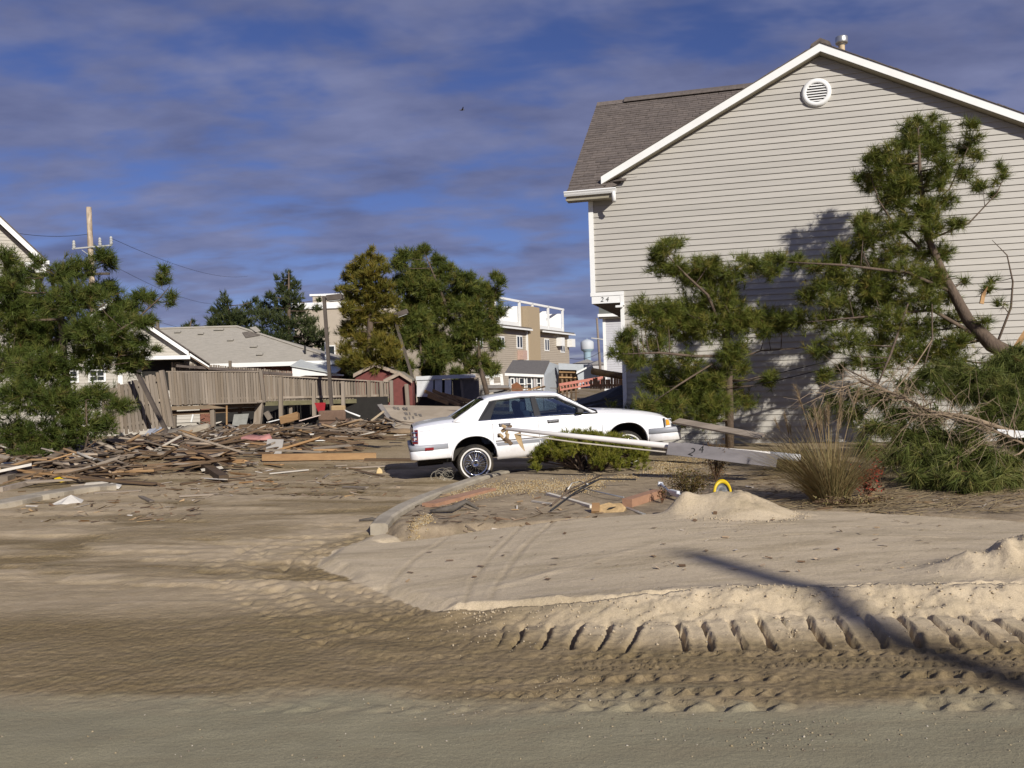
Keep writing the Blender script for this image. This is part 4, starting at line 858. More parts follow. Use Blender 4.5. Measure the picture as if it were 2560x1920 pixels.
def needles(C, D, npn, L, w, a0, a1, g, droop=0.0, back=0.7):
    """tufts of flat needles round the shoot tips C pointing along D"""
    n = len(C); C = np.repeat(C, npn, 0); D = np.repeat(unit(D), npn, 0); k = n * npn
    ax = unit(np.cross(D, g.normal(size=(k, 3)))); th = g.uniform(a0, a1, (k, 1)); le = L * g.uniform(0.7, 1.15, (k, 1))
    nd = D * np.cos(th) + ax * np.sin(th); nd[:, 2] -= droop * g.random(k); nd = unit(nd)
    b = C - D * (g.random((k, 1)) * L * back); sd = unit(np.cross(nd, g.normal(size=(k, 3)))) * (w * 0.5)
    V = np.stack([b - sd, b + sd, b + nd * le], 1).reshape(-1, 3); F = np.arange(3 * k).reshape(-1, 3)
    tint = np.repeat(np.clip(np.repeat(g.random(n), npn) * 0.8 + g.random(k) * 0.3 - 0.05, 0, 1), 3)
    return V, F, tint
def blob_tufts(c, r, n, g, up=0.35, flat=0.8):
    d = unit(g.normal(size=(n, 3))); rr = g.uniform(0.25, 1.0, (n, 1)) ** 0.55
    pos = d * rr * np.array([1, 1, flat]) * r; pos = pos * (1 + 0.22 * g.normal(size=(n, 1)))
    D = unit(d * 0.75 + np.array([0, 0, up]) + 0.35 * g.normal(size=(n, 3)))
    return np.asarray(c) + pos, D
def conifer(name, label, cat, base, trunk, trad, blobs, leaf, npn, L, w, dens, seed, jit=0.5, a=(0.35, 1.15), twigs=True, up=0.35, droop=0.0, bmat=bark, group=None, limbs=(), flat=0.8, keepbase=True):
    """trunk: world points; blobs: (point, radius) clumps hung on limbs from the trunk"""
    g = np.random.default_rng(seed); base = Vector(base)
    t = thing(name, label, cat, base, 0, group)
    mb = MB(); mb.path(trunk, trad, 9); mb.build('trunk', bmat, t, smooth=True)
    TP = np.array([tuple(p) for p in trunk]); TR = np.array(trad)
    # dense samples of the trunk for attaching limbs
    TS = np.concatenate([np.linspace(TP[i], TP[i + 1], 12) for i in range(len(TP) - 1)]); RS = np.concatenate([np.linspace(TR[i], TR[i + 1], 12) for i in range(len(TP) - 1)])
    for pts, rads in limbs:
        rads = [q * 0.68 for q in rads]; pts = [Vector(pts[0])] + [Vector(q) + Vector(g.normal(size=3)) * 0.02 for q in pts[1:-1]] + [Vector(pts[-1])]; mb = MB(); mb.path(pts, rads, 7); mb.build('limb', bmat, t, smooth=True)
        LP = np.array([tuple(p) for p in pts]); TS = np.concatenate([TS] + [np.linspace(LP[i], LP[i + 1], 8) for i in range(len(LP) - 1)]); RS = np.concatenate([RS] + [np.linspace(rads[i], rads[i + 1], 8) for i in range(len(LP) - 1)])
    C = []; Dn = []; tw = MB()
    for c, r in blobs:
        c = np.array(tuple(c)); n = max(8, int(dens * r * r))
        p, d = blob_tufts(c, r, n, g, up, flat); C.append(p); Dn.append(d)
        # limb to the clump: attach where the trunk is lower than the clump
        dist = np.linalg.norm(TS - c, axis=1) + 1.6 * np.maximum(0, TS[:, 2] - c[2] + 0.1 * r); i = int(np.argmin(dist)); a0 = TS[i]; L0 = np.linalg.norm(c - a0)
        if L0 > 0.02:
            mid = a0 * 0.45 + c * 0.55 + np.array([g.normal() * 0.06, g.normal() * 0.06, -0.06]) * L0
            r0 = min(RS[i] * 0.55, 0.012 + 0.016 * L0 + 0.012 * r); o = MB(); o.path([a0, mid, c], [r0, r0 * 0.65, r0 * 0.3], 6); o.build('branch', bmat, t, smooth=True)
        if twigs:
            for k in range(0, n, 7):
                q = p[k]; m0 = c + (q - c) * 0.25 * g.random(); tw.path([m0, (m0 + q) / 2 + g.normal(size=3) * 0.03 * r, q], [0.010 * (r + 0.2), 0.008 * (r + 0.2), 0.005 * (r + 0.2)], 3, cap=False)
    C = np.concatenate(C); Dn = np.concatenate(Dn)
    V, F, ti = needles(C, Dn, npn, L, w, a[0], a[1], g, droop)
    if twigs: o = tw.build('twigs', bmat, t); o['kind'] = 'stuff'
    me = np_mesh('crown', V, F, leaf, ti, tuple(base)); o = link('crown', me, t); o['kind'] = 'stuff'
    return t
def pxblobs(lst, D, jit, seed, Df=None, extra=0.0):
    g = random.Random(seed); out = []
    if extra: lst = lst + [(px + g.uniform(-1.1, 1.1) * r, py + g.uniform(-0.8, 1.0) * r, r * 0.72) for px, py, r in lst if g.random() < extra]
    for px, py, r in lst:
        d = (Df(px, py) if Df else D) + g.uniform(-jit, jit); out.append((P(px, py, d), r * 1.22 * d / FPX))
    return out

# ---- pine at the left edge of the lot
b = GH(178, 1150); D = b.y
LP = [(10, 645, 34), (45, 690, 42), (92, 655, 20), (150, 690, 36), (198, 672, 38), (255, 640, 26), (272, 655, 22), (265, 722, 32), (236, 740, 30), (180, 750, 55), (90, 765, 62), (30, 790, 62), (130, 835, 62), (220, 825, 50), (292, 835, 40), (332, 800, 24), (352, 740, 22), (375, 745, 22), (408, 698, 20), (412, 672, 14), (432, 738, 15), (425, 755, 12), (300, 880, 44), (230, 890, 52), (120, 915, 60), (30, 905, 60), (60, 990, 66), (150, 1005, 58), (240, 990, 42), (300, 1012, 30), (200, 1062, 48), (110, 1085, 52), (30, 1085, 46), (262, 1062, 30), (140, 1135, 32), (62, 1135, 26), (392, 872, 12), (348, 902, 22), (378, 800, 18), (10, 720, 40), (70, 840, 55), (330, 770, 26), (358, 805, 24), (345, 852, 26), (320, 915, 28), (362, 882, 14), (300, 760, 26), (280, 790, 34)]
tr = [b + Vector((0, 0, -0.1)), P(176, 1050, D), P(160, 900, D + 0.2), P(150, 760, D), P(120, 680, D)]
lm = [([P(165, 930, D), P(260, 850, D - 0.3), P(340, 800, D - 0.4), P(400, 745, D - 0.4), P(425, 715, D - 0.4)], [0.055, 0.045, 0.032, 0.02, 0.008]), ([b + Vector((0.5, -0.5, 0.0)), P(222, 1090, D - 0.6), P(215, 1060, D - 0.6), P(215, 1000, D - 0.5)], [0.04, 0.035, 0.03, 0.02])]
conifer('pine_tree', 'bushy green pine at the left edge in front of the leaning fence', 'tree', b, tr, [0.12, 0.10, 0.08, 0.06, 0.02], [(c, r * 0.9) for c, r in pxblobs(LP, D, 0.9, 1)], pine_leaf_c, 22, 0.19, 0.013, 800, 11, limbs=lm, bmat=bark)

# ---- dark pine, golden conifer and cedars beyond the deck
b = Vector((P(1165, 960, 38).x, 38, 0)); D = 38
CP = [(1060, 622, 16), (1040, 640, 20), (1005, 640, 20), (995, 660, 20), (1045, 690, 42), (1110, 682, 30), (1095, 650, 18), (1160, 700, 30), (1195, 725, 30), (1150, 735, 34), (1240, 692, 15), (1250, 705, 12), (1225, 735, 26), (1180, 780, 46), (1105, 775, 48), (1030, 765, 40), (1065, 845, 46), (1140, 868, 42), (1215, 825, 34), (1238, 862, 18), (1005, 845, 34), (1010, 915, 26), (1080, 925, 30), (1145, 935, 22), (1195, 905, 30), (1228, 925, 22), (1075, 720, 40), (1010, 710, 32), (1170, 830, 40), (1090, 885, 36), (1245, 780, 20), (1040, 800, 40)]
tr = [b, P(1170, 930, D), P(1150, 850, D), P(1110, 750, D), P(1065, 640, D)]
lm = [([P(1222, 1005, 37.2), P(1200, 920, 37.4), P(1195, 850, 37.6), P(1215, 770, 37.8)], [0.16, 0.13, 0.1, 0.04]), ([P(1060, 985, 38), P(1058, 930, 38), P(1050, 850, 38)], [0.14, 0.12, 0.05])]
conifer('pine_tree', 'tall dark green pine in the middle, right of the golden conifer', 'tree', b, tr, [0.18, 0.15, 0.11, 0.07, 0.02], [(c, r * 0.92) for c, r in pxblobs(CP, D, 1.0, 2)], pine_leaf_b, 18, 0.30, 0.024, 460, 12, limbs=lm, up=0.3)
b = Vector((P(925, 960, 36.5).x, 36.5, 0)); D = 36.5
GP = [(927, 622, 8), (922, 638, 12), (905, 650, 16), (945, 650, 16), (890, 672, 20), (930, 680, 26), (965, 670, 14), (870, 690, 16), (905, 705, 28), (950, 715, 28), (862, 722, 14), (845, 722, 9), (885, 742, 26), (935, 755, 34), (975, 750, 22), (865, 770, 18), (900, 790, 34), (950, 805, 34), (985, 800, 24), (870, 825, 26), (915, 850, 36), (960, 860, 32), (865, 870, 20), (895, 900, 30), (945, 910, 32), (980, 890, 26), (860, 910, 18)]
conifer('golden_conifer', 'golden olive conifer standing against the tall dark pine', 'tree', b, [b, P(925, 850, D), P(926, 730, D), P(927, 615, D)], [0.2, 0.15, 0.09, 0.02], [(c, r * 0.92) for c, r in pxblobs(GP, D, 1.0, 3)], gold_leaf, 16, 0.28, 0.026, 500, 13, up=0.55, a=(0.2, 0.9), twigs=False)
b = Vector((P(590, 960, 52).x, 52, 0)); D = 52
conifer('cedar_tree', 'low dark cedar behind the tan hip roof, leftmost of the two', 'tree', b, [b, P(585, 850, D), P(575, 790, D), P(562, 735, D)], [0.2, 0.15, 0.1, 0.03], pxblobs([(560, 735, 6), (562, 752, 14), (550, 775, 20), (540, 805, 20), (575, 795, 26), (605, 790, 20), (622, 765, 12), (640, 752, 10), (612, 815, 24), (570, 830, 24), (640, 780, 14), (545, 840, 20), (600, 850, 24), (530, 825, 10)], D, 0.8, 4), cedar_leaf, 12, 0.28, 0.034, 330, 14, up=0.7, a=(0.15, 0.7), twigs=False)
b = Vector((P(725, 960, 50).x, 50, 0)); D = 50
conifer('cedar_tree', 'dark spiky cedar behind the right end of the hip roof', 'tree', b, [b, P(722, 850, D), P(722, 770, D), P(722, 680, D)], [0.2, 0.15, 0.1, 0.03], pxblobs([(722, 680, 6), (718, 695, 12), (690, 695, 7), (735, 715, 16), (705, 725, 16), (700, 710, 8), (675, 740, 12), (730, 745, 22), (700, 765, 24), (660, 765, 14), (745, 780, 22), (670, 795, 26), (715, 810, 32), (765, 805, 22), (790, 770, 10), (800, 750, 7), (780, 830, 20), (650, 830, 18), (700, 850, 30), (755, 855, 28), (800, 860, 16), (810, 835, 12), (735, 880, 26)], D, 0.8, 5), cedar_leaf, 12, 0.28, 0.034, 330, 15, up=0.7, a=(0.15, 0.7), twigs=False)
b = Vector((P(470, 960, 60).x, 60, 0))
conifer('cedar_tree', 'small distant evergreen tip showing above the tan hip roof ridge', 'tree', b, [b, P(470, 850, 60), P(478, 800, 60)], [0.2, 0.12, 0.03], pxblobs([(480, 804, 6), (470, 812, 7), (458, 818, 7), (490, 812, 5), (525, 810, 6), (520, 820, 8), (475, 830, 12)], 60, 0.5, 6), cedar_leaf, 12, 0.28, 0.034, 330, 16, up=0.6, a=(0.15, 0.8), twigs=False)
# dark understorey between the trees and the red shed
b = Vector((P(905, 985, 44).x, 44, 0))
conifer('evergreen_shrub', 'dark evergreen bush under the golden conifer behind the brick house', 'shrub', b, [b, P(905, 950, 44), P(905, 900, 44)], [0.12, 0.08, 0.03], pxblobs([(870, 930, 24), (900, 940, 30), (940, 945, 28), (850, 950, 16), (985, 950, 20), (890, 965, 24)], 44, 1.0, 8), cedar_leaf, 12, 0.26, 0.034, 300, 17, twigs=False)

# ---- small standing pine before the house wall
DW = 15.9
b = on(P(1822, 1060, DW).x, DW)
AP_ = [(1668, 600, 12), (1662, 622, 24), (1690, 612, 14), (1640, 640, 20), (1650, 668, 24), (1690, 668, 28), (1735, 690, 30), (1745, 650, 14), (1790, 650, 16), (1785, 690, 34), (1835, 680, 28), (1862, 648, 16), (1880, 668, 26), (1920, 650, 16), (1925, 675, 24), (1800, 745, 48), (1730, 770, 42), (1665, 775, 32), (1610, 765, 22), (1595, 780, 20), (1635, 800, 38), (1700, 820, 46), (1770, 815, 44), (1850, 800, 44), (1915, 795, 34), (1955, 810, 28), (1562, 845, 22), (1548, 880, 22), (1580, 878, 22), (1640, 860, 28), (1600, 905, 22), (1660, 910, 30), (1720, 905, 26), (1640, 955, 34), (1690, 965, 36), (1745, 1000, 36), (1670, 1010, 34), (1790, 1010, 32), (1620, 1010, 26), (1730, 950, 34), (1830, 965, 22), (1925, 935, 14), (1915, 955, 16), (1760, 1040, 30), (1690, 1050, 28), (1580, 830, 14)]
tr = [b + Vector((0, 0, -0.1)), P(1822, 930, DW), P(1815, 860, DW), P(1826, 790, DW), P(1812, 720, DW)]
lm = [([P(1815, 850, DW), P(1770, 740, DW - 0.3), P(1720, 690, DW - 0.4), P(1670, 640, DW - 0.4)], [0.05, 0.04, 0.03, 0.012]), ([P(1818, 890, DW), P(1740, 895, DW - 0.4), P(1640, 885, DW - 0.5), P(1560, 885, DW - 0.5)], [0.05, 0.04, 0.03, 0.012]),
      ([P(1820, 905, DW), P(1900, 880, DW), P(1990, 870, DW), P(2070, 850, DW)], [0.035, 0.022, 0.016, 0.01]), ([P(1820, 950, DW), P(1780, 910, DW - .2), P(1700, 960, DW - 0.5), P(1640, 1000, DW - 0.6)], [0.04, 0.03, 0.025, 0.012])]
conifer('pine_tree', 'short spreading pine in front of the house wall, just beyond the car bonnet', 'tree', b, tr, [0.085, 0.075, 0.06, 0.04, 0.015], [(c, r * 1.1) for c, r in pxblobs(AP_ + [(1822, 890, 26), (1800, 930, 26), (1850, 920, 24), (1845, 870, 26), (1770, 960, 30), (1860, 1000, 24)], DW, 0.4, 9, None, 0.35)], pine_leaf, 22, 0.16, 0.0085, 1000, 18, limbs=lm, flat=0.75)

# ---- tall broken pine leaning over at the right
DB = 15.0
BP = [(2300, 300, 16), (2335, 295, 14), (2270, 315, 18), (2315, 335, 34), (2360, 320, 16), (2270, 360, 30), (2330, 380, 30), (2425, 310, 16), (2430, 345, 22), (2405, 375, 20), (2440, 385, 18), (2245, 362, 14), (2225, 385, 24), (2190, 378, 16), (2165, 395, 14), (2210, 415, 24), (2260, 415, 32), (2180, 445, 26), (2145, 440, 14), (2225, 460, 34), (2290, 460, 34), (2350, 440, 28), (2410, 430, 24), (2440, 460, 16), (2240, 505, 34), (2310, 520, 32), (2370, 500, 24), (2450, 470, 12), (2500, 415, 12), (2508, 440, 12), (2490, 455, 9), (2485, 485, 9), (2180, 545, 20), (2150, 555, 22), (2215, 570, 30), (2260, 560, 28), (2330, 570, 30), (2390, 560, 22), (2170, 600, 28), (2235, 620, 30), (2300, 630, 34), (2360, 630, 24), (2100, 620, 22), (2130, 645, 32), (2080, 655, 26), (2190, 660, 34), (2260, 685, 40), (2330, 690, 34), (2040, 668, 22), (1990, 655, 22), (1950, 648, 20), (2110, 700, 30), (2050, 715, 26), (2170, 715, 36), (2020, 740, 24), (2100, 750, 28), (2230, 750, 42), (2310, 750, 38), (2370, 740, 22), (2150, 790, 36), (2070, 800, 34), (2000, 800, 28), (2230, 810, 42), (2300, 820, 40), (2380, 800, 26), (2120, 850, 34), (2050, 870, 26), (2190, 860, 34), (2260, 880, 38), (2330, 880, 36), (2400, 850, 28), (2200, 915, 24), (2150, 905, 20), (2460, 800, 14), (2470, 720, 14), (2480, 700, 12), (2500, 760, 12), (2410, 700, 12), (2440, 830, 22), (2060, 940, 22), (2100, 920, 16), (2380, 900, 34)]
b = on(P(2720, 1080, 14.2).x, 14.2)
tr = [b, P(2640, 930, 14.4), P(2560, 905, 14.5), P(2480, 862, 14.7), P(2420, 800, 14.9), P(2360, 690, DB), P(2318, 590, DB), P(2300, 440, DB), P(2295, 320, DB)]
lm = [([P(2490, 865, 14.7), P(2530, 770, 14.8), P(2535, 700, 14.8), P(2515, 640, 14.8), P(2480, 600, 14.9)], [0.032, 0.028, 0.022, 0.015, 0.006]), ([P(2320, 600, DB), P(2420, 560, DB), P(2490, 490, DB), P(2520, 420, DB)], [0.03, 0.022, 0.014, 0.008]), ([P(2312, 530, DB), P(2370, 470, DB), P(2420, 370, DB)], [0.03, 0.02, 0.01]),
      ([P(2380, 730, DB), P(2270, 680, DB - 0.3), P(2100, 660, DB - 0.4), P(1970, 655, DB - 0.4)], [0.05, 0.04, 0.03, 0.012]), ([P(2460, 850, 14.8), P(2330, 770, DB), P(2180, 790, DB - 0.2), P(2020, 805, DB - 0.2)], [0.06, 0.045, 0.03, 0.012]), ([P(2300, 620, DB), P(2230, 560, DB), P(2200, 500, DB), P(2170, 420, DB)], [0.035, 0.028, 0.02, 0.01]),
      ([P(2270, 760, DB - 0.4), P(2230, 880, DB - 0.8), P(2195, 960, DB - 1.2)], [0.02, 0.03, 0.02]), ([P(2330, 760, DB - 0.3), P(2330, 850, DB - 0.6), P(2300, 950, DB - 0.9)], [0.015, 0.02, 0.018])]
t = conifer('pine_tree', 'tall storm broken pine with a snapped leaning trunk against the right of the house wall', 'tree', b, tr, [0.16, 0.15, 0.145, 0.13, 0.10, 0.075, 0.055, 0.035, 0.015], [(c, r * 1.06) for c, r in pxblobs(BP, DB, 0.45, 10, None, 0.35)], pine_leaf, 22, 0.16, 0.0085, 1000, 19, limbs=lm, flat=0.8)
mb = MB(); mb.prism([P(2505, 905, 14.5), P(2530, 870, 14.45), P(2560, 825, 14.4), P(2568, 832, 14.4), P(2545, 880, 14.45), P(2520, 910, 14.5)], (0.03, 0.05, 0)); mb.build('split_wood', tan_wood, t)
mb = MB(); mb.prism([P(2450, 758, 14.8), P(2455, 735, 14.8), P(2470, 715, 14.75), P(2462, 745, 14.8), P(2460, 760, 14.8)], (0.01, 0.05, 0)); mb.build('split_wood', tan_wood, t)

# ---- limp boughs torn off and lying in front of the broken pine
def gd(px, py): return float(np.interp(py, [900, 960, 1100, 1230], [13.6, 13.0, 11.6, 10.3]))
def bough(label, blobs, limbs, seed, base_px):
    bl = pxblobs(blobs, 0, 0.25, seed, gd); b = GH(*base_px)
    tr = [P(px, py, gd(px, py) + dd) for px, py, dd in limbs[0][0]]
    return conifer('fallen_bough', label, 'branch', b, tr, limbs[0][1], bl, bough_leaf, 24, 0.23, 0.0090, 900, seed, droop=1.1, up=-0.25, bmat=bark_pale, a=(0.2, 0.9), flat=0.7,
                   limbs=[([P(px, py, gd(px, py) + dd) for px, py, dd in l[0]], l[1]) for l in limbs[1:]])
bough('big limp pine bough heaped at the right edge against the house', [(2450, 945, 46), (2520, 915, 44), (2555, 890, 40), (2390, 930, 40), (2560, 975, 46), (2500, 985, 46), (2330, 935, 36), (2420, 985, 40), (2560, 1040, 44), (2280, 960, 30), (2350, 975, 28), (2600, 940, 60), (2610, 1020, 60), (2480, 1035, 36), (2540, 1090, 40), (2600, 1110, 50)],
      [([(2700, 1130, 0.2), (2580, 1040, 0.2), (2500, 960, 0.2), (2420, 925, 0.1)], [0.07, 0.06, 0.045, 0.02])], 31, (2600, 1150))
bough('drooping pine bough with a bare brown limb, behind the red leaved shrub', [(2150, 985, 24), (2090, 1000, 22), (2210, 1000, 28), (2130, 1030, 28), (2250, 1035, 34), (2320, 1040, 34), (2190, 1070, 34), (2270, 1090, 40), (2350, 1095, 40), (2420, 1090, 36), (2230, 1140, 34), (2310, 1150, 44), (2390, 1150, 42), (2460, 1140, 36), (2350, 1200, 36), (2420, 1205, 36), (2480, 1195, 34), (2290, 1190, 28), (2510, 1150, 30), (2440, 1050, 30), (2040, 1030, 18), (2530, 1195, 26), (2170, 1120, 24)],
      [([(2640, 1115, -0.2), (2500, 1070, -0.4), (2420, 1042, -0.5), (2330, 1030, -0.5), (2240, 990, -0.5), (2160, 945, -0.4), (2110, 920, -0.3)], [0.035, 0.032, 0.03, 0.026, 0.02, 0.014, 0.008]),
       ([(2260, 1000, -0.5), (2200, 1000, -0.6), (2160, 1040, -0.6)], [0.014, 0.010, 0.006]), ([(2230, 985, -0.5), (2290, 900, -0.4), (2330, 850, -0.3)], [0.012, 0.015, 0.012]), ([(2330, 1030, -0.5), (2430, 1060, -0.7), (2480, 1085, -0.8)], [0.02, 0.015, 0.01]), ([(2160, 945, -0.4), (2080, 955, -0.4), (2040, 985, -0.4)], [0.008, 0.006, 0.004])], 32, (2400, 1225))

# ---- juniper sprigs by the house corner
for i, (lst, lab) in enumerate((([(1530, 1010, 14), (1525, 1025, 16), (1550, 1030, 12)], 'light green juniper sprig behind the car bonnet, left of the house corner'), ([(1575, 1015, 14), (1590, 1030, 16), (1612, 1035, 14)], 'light green juniper sprig behind the car bonnet, right of the house corner'))):
    d = 17.4; b = on(P(lst[1][0], 1100, d).x, d)
    conifer('juniper_shrub', lab, 'shrub', b, [b, P(lst[1][0], 1060, d), P(lst[1][0], 1020, d)], [0.03, 0.025, 0.01], pxblobs(lst + [(lst[1][0], 1055, 24), (lst[1][0] + 10, 1085, 26)], d, 0.1, 40 + i), bough_leaf, 20, 0.13, 0.010, 420, 41 + i, up=0.8, a=(0.1, 0.7))

# ---- low mugo pine by the car
def mugo():
    b = GH(1482, 1186); g = np.random.default_rng(50); t = thing('mugo_pine', 'low round mugo pine spreading before the car door', 'shrub', b)
    cx, cy = b.x, b.y + 0.55; C = []; Dn = []; tw = MB(); subs = []
    for k in range(150):
        a = g.uniform(0, 2 * math.pi); rr = math.sqrt(g.random()); x = cx + 0.95 * rr * math.cos(a); y = cy + 0.62 * rr * math.sin(a); hh = 0.54 * math.sqrt(max(0, 1 - rr ** 2.4)) * g.uniform(0.75, 1.1) + 0.06
        z0 = h1(x, y); z = z0 + hh; c = np.array((x, y, z)); r = g.uniform(0.09, 0.15); p, d = blob_tufts(c, r, 20, g, 0.9, 0.8); C.append(p); Dn.append(d)
        if k % 2 == 0: tw.path([(cx + 0.2 * math.cos(a), cy + 0.15 * math.sin(a), z0 + 0.02), ((cx + x) / 2, (cy + y) / 2, z0 + hh * 0.5), (x, y, z)], [0.02, 0.015, 0.008], 5)
    o = tw.build('stems', bark, t); o['kind'] = 'stuff'
    V, F, ti = needles(np.concatenate(C), np.concatenate(Dn), 18, 0.075, 0.0085, 0.2, 1.0, g); o = link('foliage', np_mesh('foliage', V, F, mugo_leaf, ti, tuple(b)), t); o['kind'] = 'stuff'
mugo()

# ---- ornamental grass clump, red shrub, brown shrub, twigs
def blades(name, label, cat, b, n, hgt, spread, w, cols, seed, lean=(0, 0), plumes=0, arch=0.35, matn=None):
    g = np.random.default_rng(seed); t = thing(name, label, cat, b); V = []; F = []; T = []; k = 5
    for i in range(n):
        a = g.uniform(0, 2 * math.pi); sp = spread * g.random() ** 0.8; h = hgt * g.uniform(0.45, 1.0); r0 = 0.16 * math.sqrt(g.random()) * spread
        dx = math.cos(a) * sp + lean[0] * h; dy = math.sin(a) * sp * 0.7 + lean[1] * h; x0 = b.x + r0 * math.cos(a); y0 = b.y + r0 * math.sin(a); z0 = h1(x0, y0) - 0.01; ww = w * g.uniform(0.5, 1.2); o = len(V); sd = np.array((math.cos(a + 1.57 + g.normal() * .5), math.sin(a + 1.57), 0)) * ww / 2; ar = arch * g.random() * h; tt = g.random()
        for j in range(k):
            s = j / (k - 1); p = np.array((x0 + dx * s ** 1.4, y0 + dy * s ** 1.4, z0 + h * s - ar * s ** 3)); q = sd * (1 - s * 0.85); V += [p - q, p + q]; T += [tt, tt]
        F += [(o + 2 * j, o + 2 * j + 1, o + 2 * j + 3, o + 2 * j + 2) for j in range(k - 1)]
    lf = M_leaf(matn or (name + '_blades'), cols, 0.7, 0.2)
    o = link('blades', np_mesh('blades', np.array(V), np.array(F), lf, np.array(T), tuple(b)), t); o['kind'] = 'stuff'
    for i in range(plumes):
        a = g.uniform(0, 2 * math.pi); h = hgt * g.uniform(0.95, 1.35); sp = spread * 0.55 * g.random(); p0 = Vector((b.x, b.y, h1(b.x, b.y))); p2 = Vector((b.x + math.cos(a) * sp, b.y + math.sin(a) * sp * 0.5, p0.z + h)); p1 = p0.lerp(p2, 0.6) + Vector((0, 0, 0.06))
        mb = MB(); mb.path([p0, p1, p2], [0.004, 0.0035, 0.002], 4); st = mb.build('plume_stalk', M('straw_stalk', (0.30, 0.22, 0.11), 0.8, 0.2), t)
        cc = np.array([tuple(p1.lerp(p2, 0.55 + 0.5 * s)) for s in np.linspace(0, 1, 12)]); dd = np.tile(np.array(tuple((p2 - p1).normalized())), (12, 1))
        Vn, Fn, Tn = needles(cc, dd, 9, 0.11, 0.004, 0.05, 0.45, g, droop=0.4); link('plume', np_mesh('plume', Vn, Fn, M_leaf('plume_fluff', [(0.26, 0.18, 0.10), (0.40, 0.31, 0.20)], 0.9, 0.3), Tn, tuple(b)), t)
    return t
straw = [(0.19, 0.130, 0.055), (0.28, 0.205, 0.095), (0.19, 0.170, 0.065), (0.36, 0.275, 0.14)]
gb = GH(2075, 1258)
blades('ornamental_grass', 'tall dry clump of ornamental grass with feathery plumes at the edge of the bed', 'grass clump', gb, 1150, 1.05, 1.15, 0.011, straw, 60, (-0.16, 0.0), 11)
gb2 = GH(1985, 1180)
blades('ornamental_grass', 'bent straw coloured grass clump over the torn base of the white pole', 'grass clump', gb2, 620, 0.66, 1.05, 0.011, straw, 61, (0.1, 0.0), 6, 0.7)
def leafy(name, label, b, rx, ry, hz, n, size, cols, seed, cat='shrub', nst=14):
    g = np.random.default_rng(seed); t = thing(name, label, cat, b); mb = MB(); V = []; T = []
    for k in range(nst):
        a = g.uniform(0, 6.28); e = Vector((b.x + rx * g.uniform(0.2, 1) * math.cos(a), b.y + ry * g.uniform(0.2, 1) * math.sin(a), b.z + hz * g.uniform(0.5, 1))); m = b.lerp(e, 0.5) + Vector((g.normal() * 0.03, g.normal() * 0.03, 0.03)); mb.path([b, m, e], [0.007, 0.005, 0.003], 4)
        for q in range(n // nst):
            s = g.uniform(0.25, 1.05); c = np.array(tuple(b.lerp(m, s * 2) if s < 0.5 else m.lerp(e, s * 2 - 1))) + g.normal(size=3) * np.array((rx, ry, hz)) * 0.13; d = unit(g.normal(size=3)); u = unit(np.cross(d, g.normal(size=3))); l = size * g.uniform(0.6, 1.3)
            V += [c - u * l * 0.3, c + d * l * 0.5 - u * 0, c + u * l * 0.3, c - d * l * 0.5]; T += [g.random()] * 4
    o = mb.build('stems', M('shrub_stems', (0.12, 0.075, 0.045), 0.9, 0.3), t); o['kind'] = 'stuff'
    F = np.arange(len(V)).reshape(-1, 4); o = link('foliage', np_mesh('foliage', np.array(V), F, M_leaf(name + '_leaves_%d' % seed, cols, 0.6, 0.25), np.array(T), tuple(b)), t); o['kind'] = 'stuff'
leafy('red_shrub', 'small red leaved shrub at the foot of the grass clump', GH(2165, 1242), 0.24, 0.18, 0.46, 480, 0.036, [(0.22, 0.035, 0.02), (0.36, 0.05, 0.03), (0.16, 0.06, 0.03)], 62)
leafy('brown_shrub', 'low half bare brown shrub behind the white metal bracket', GH(1722, 1240), 0.40, 0.28, 0.34, 1700, 0.026, [(0.10, 0.075, 0.022), (0.16, 0.105, 0.03), (0.075, 0.08, 0.022)], 63, nst=26)
leafy('brown_shrub', 'upright reddish brown shrub growing before the grey number board', GH(1790, 1205), 0.26, 0.22, 0.60, 1000, 0.026, [(0.10, 0.06, 0.025), (0.17, 0.085, 0.03), (0.08, 0.07, 0.022)], 64, nst=20)
leafy('dry_weeds', 'dry weeds flattened beside the mound under the grass clump', GH(2140, 1268), 0.5, 0.16, 0.14, 420, 0.03, straw, 65, 'weeds', 30)
leafy('red_shrub', 'tiny red leaved weed beside the end of the pink plank', GH(1655, 1258), 0.07, 0.06, 0.2, 90, 0.03, [(0.20, 0.04, 0.02), (0.12, 0.09, 0.03)], 66, nst=8)

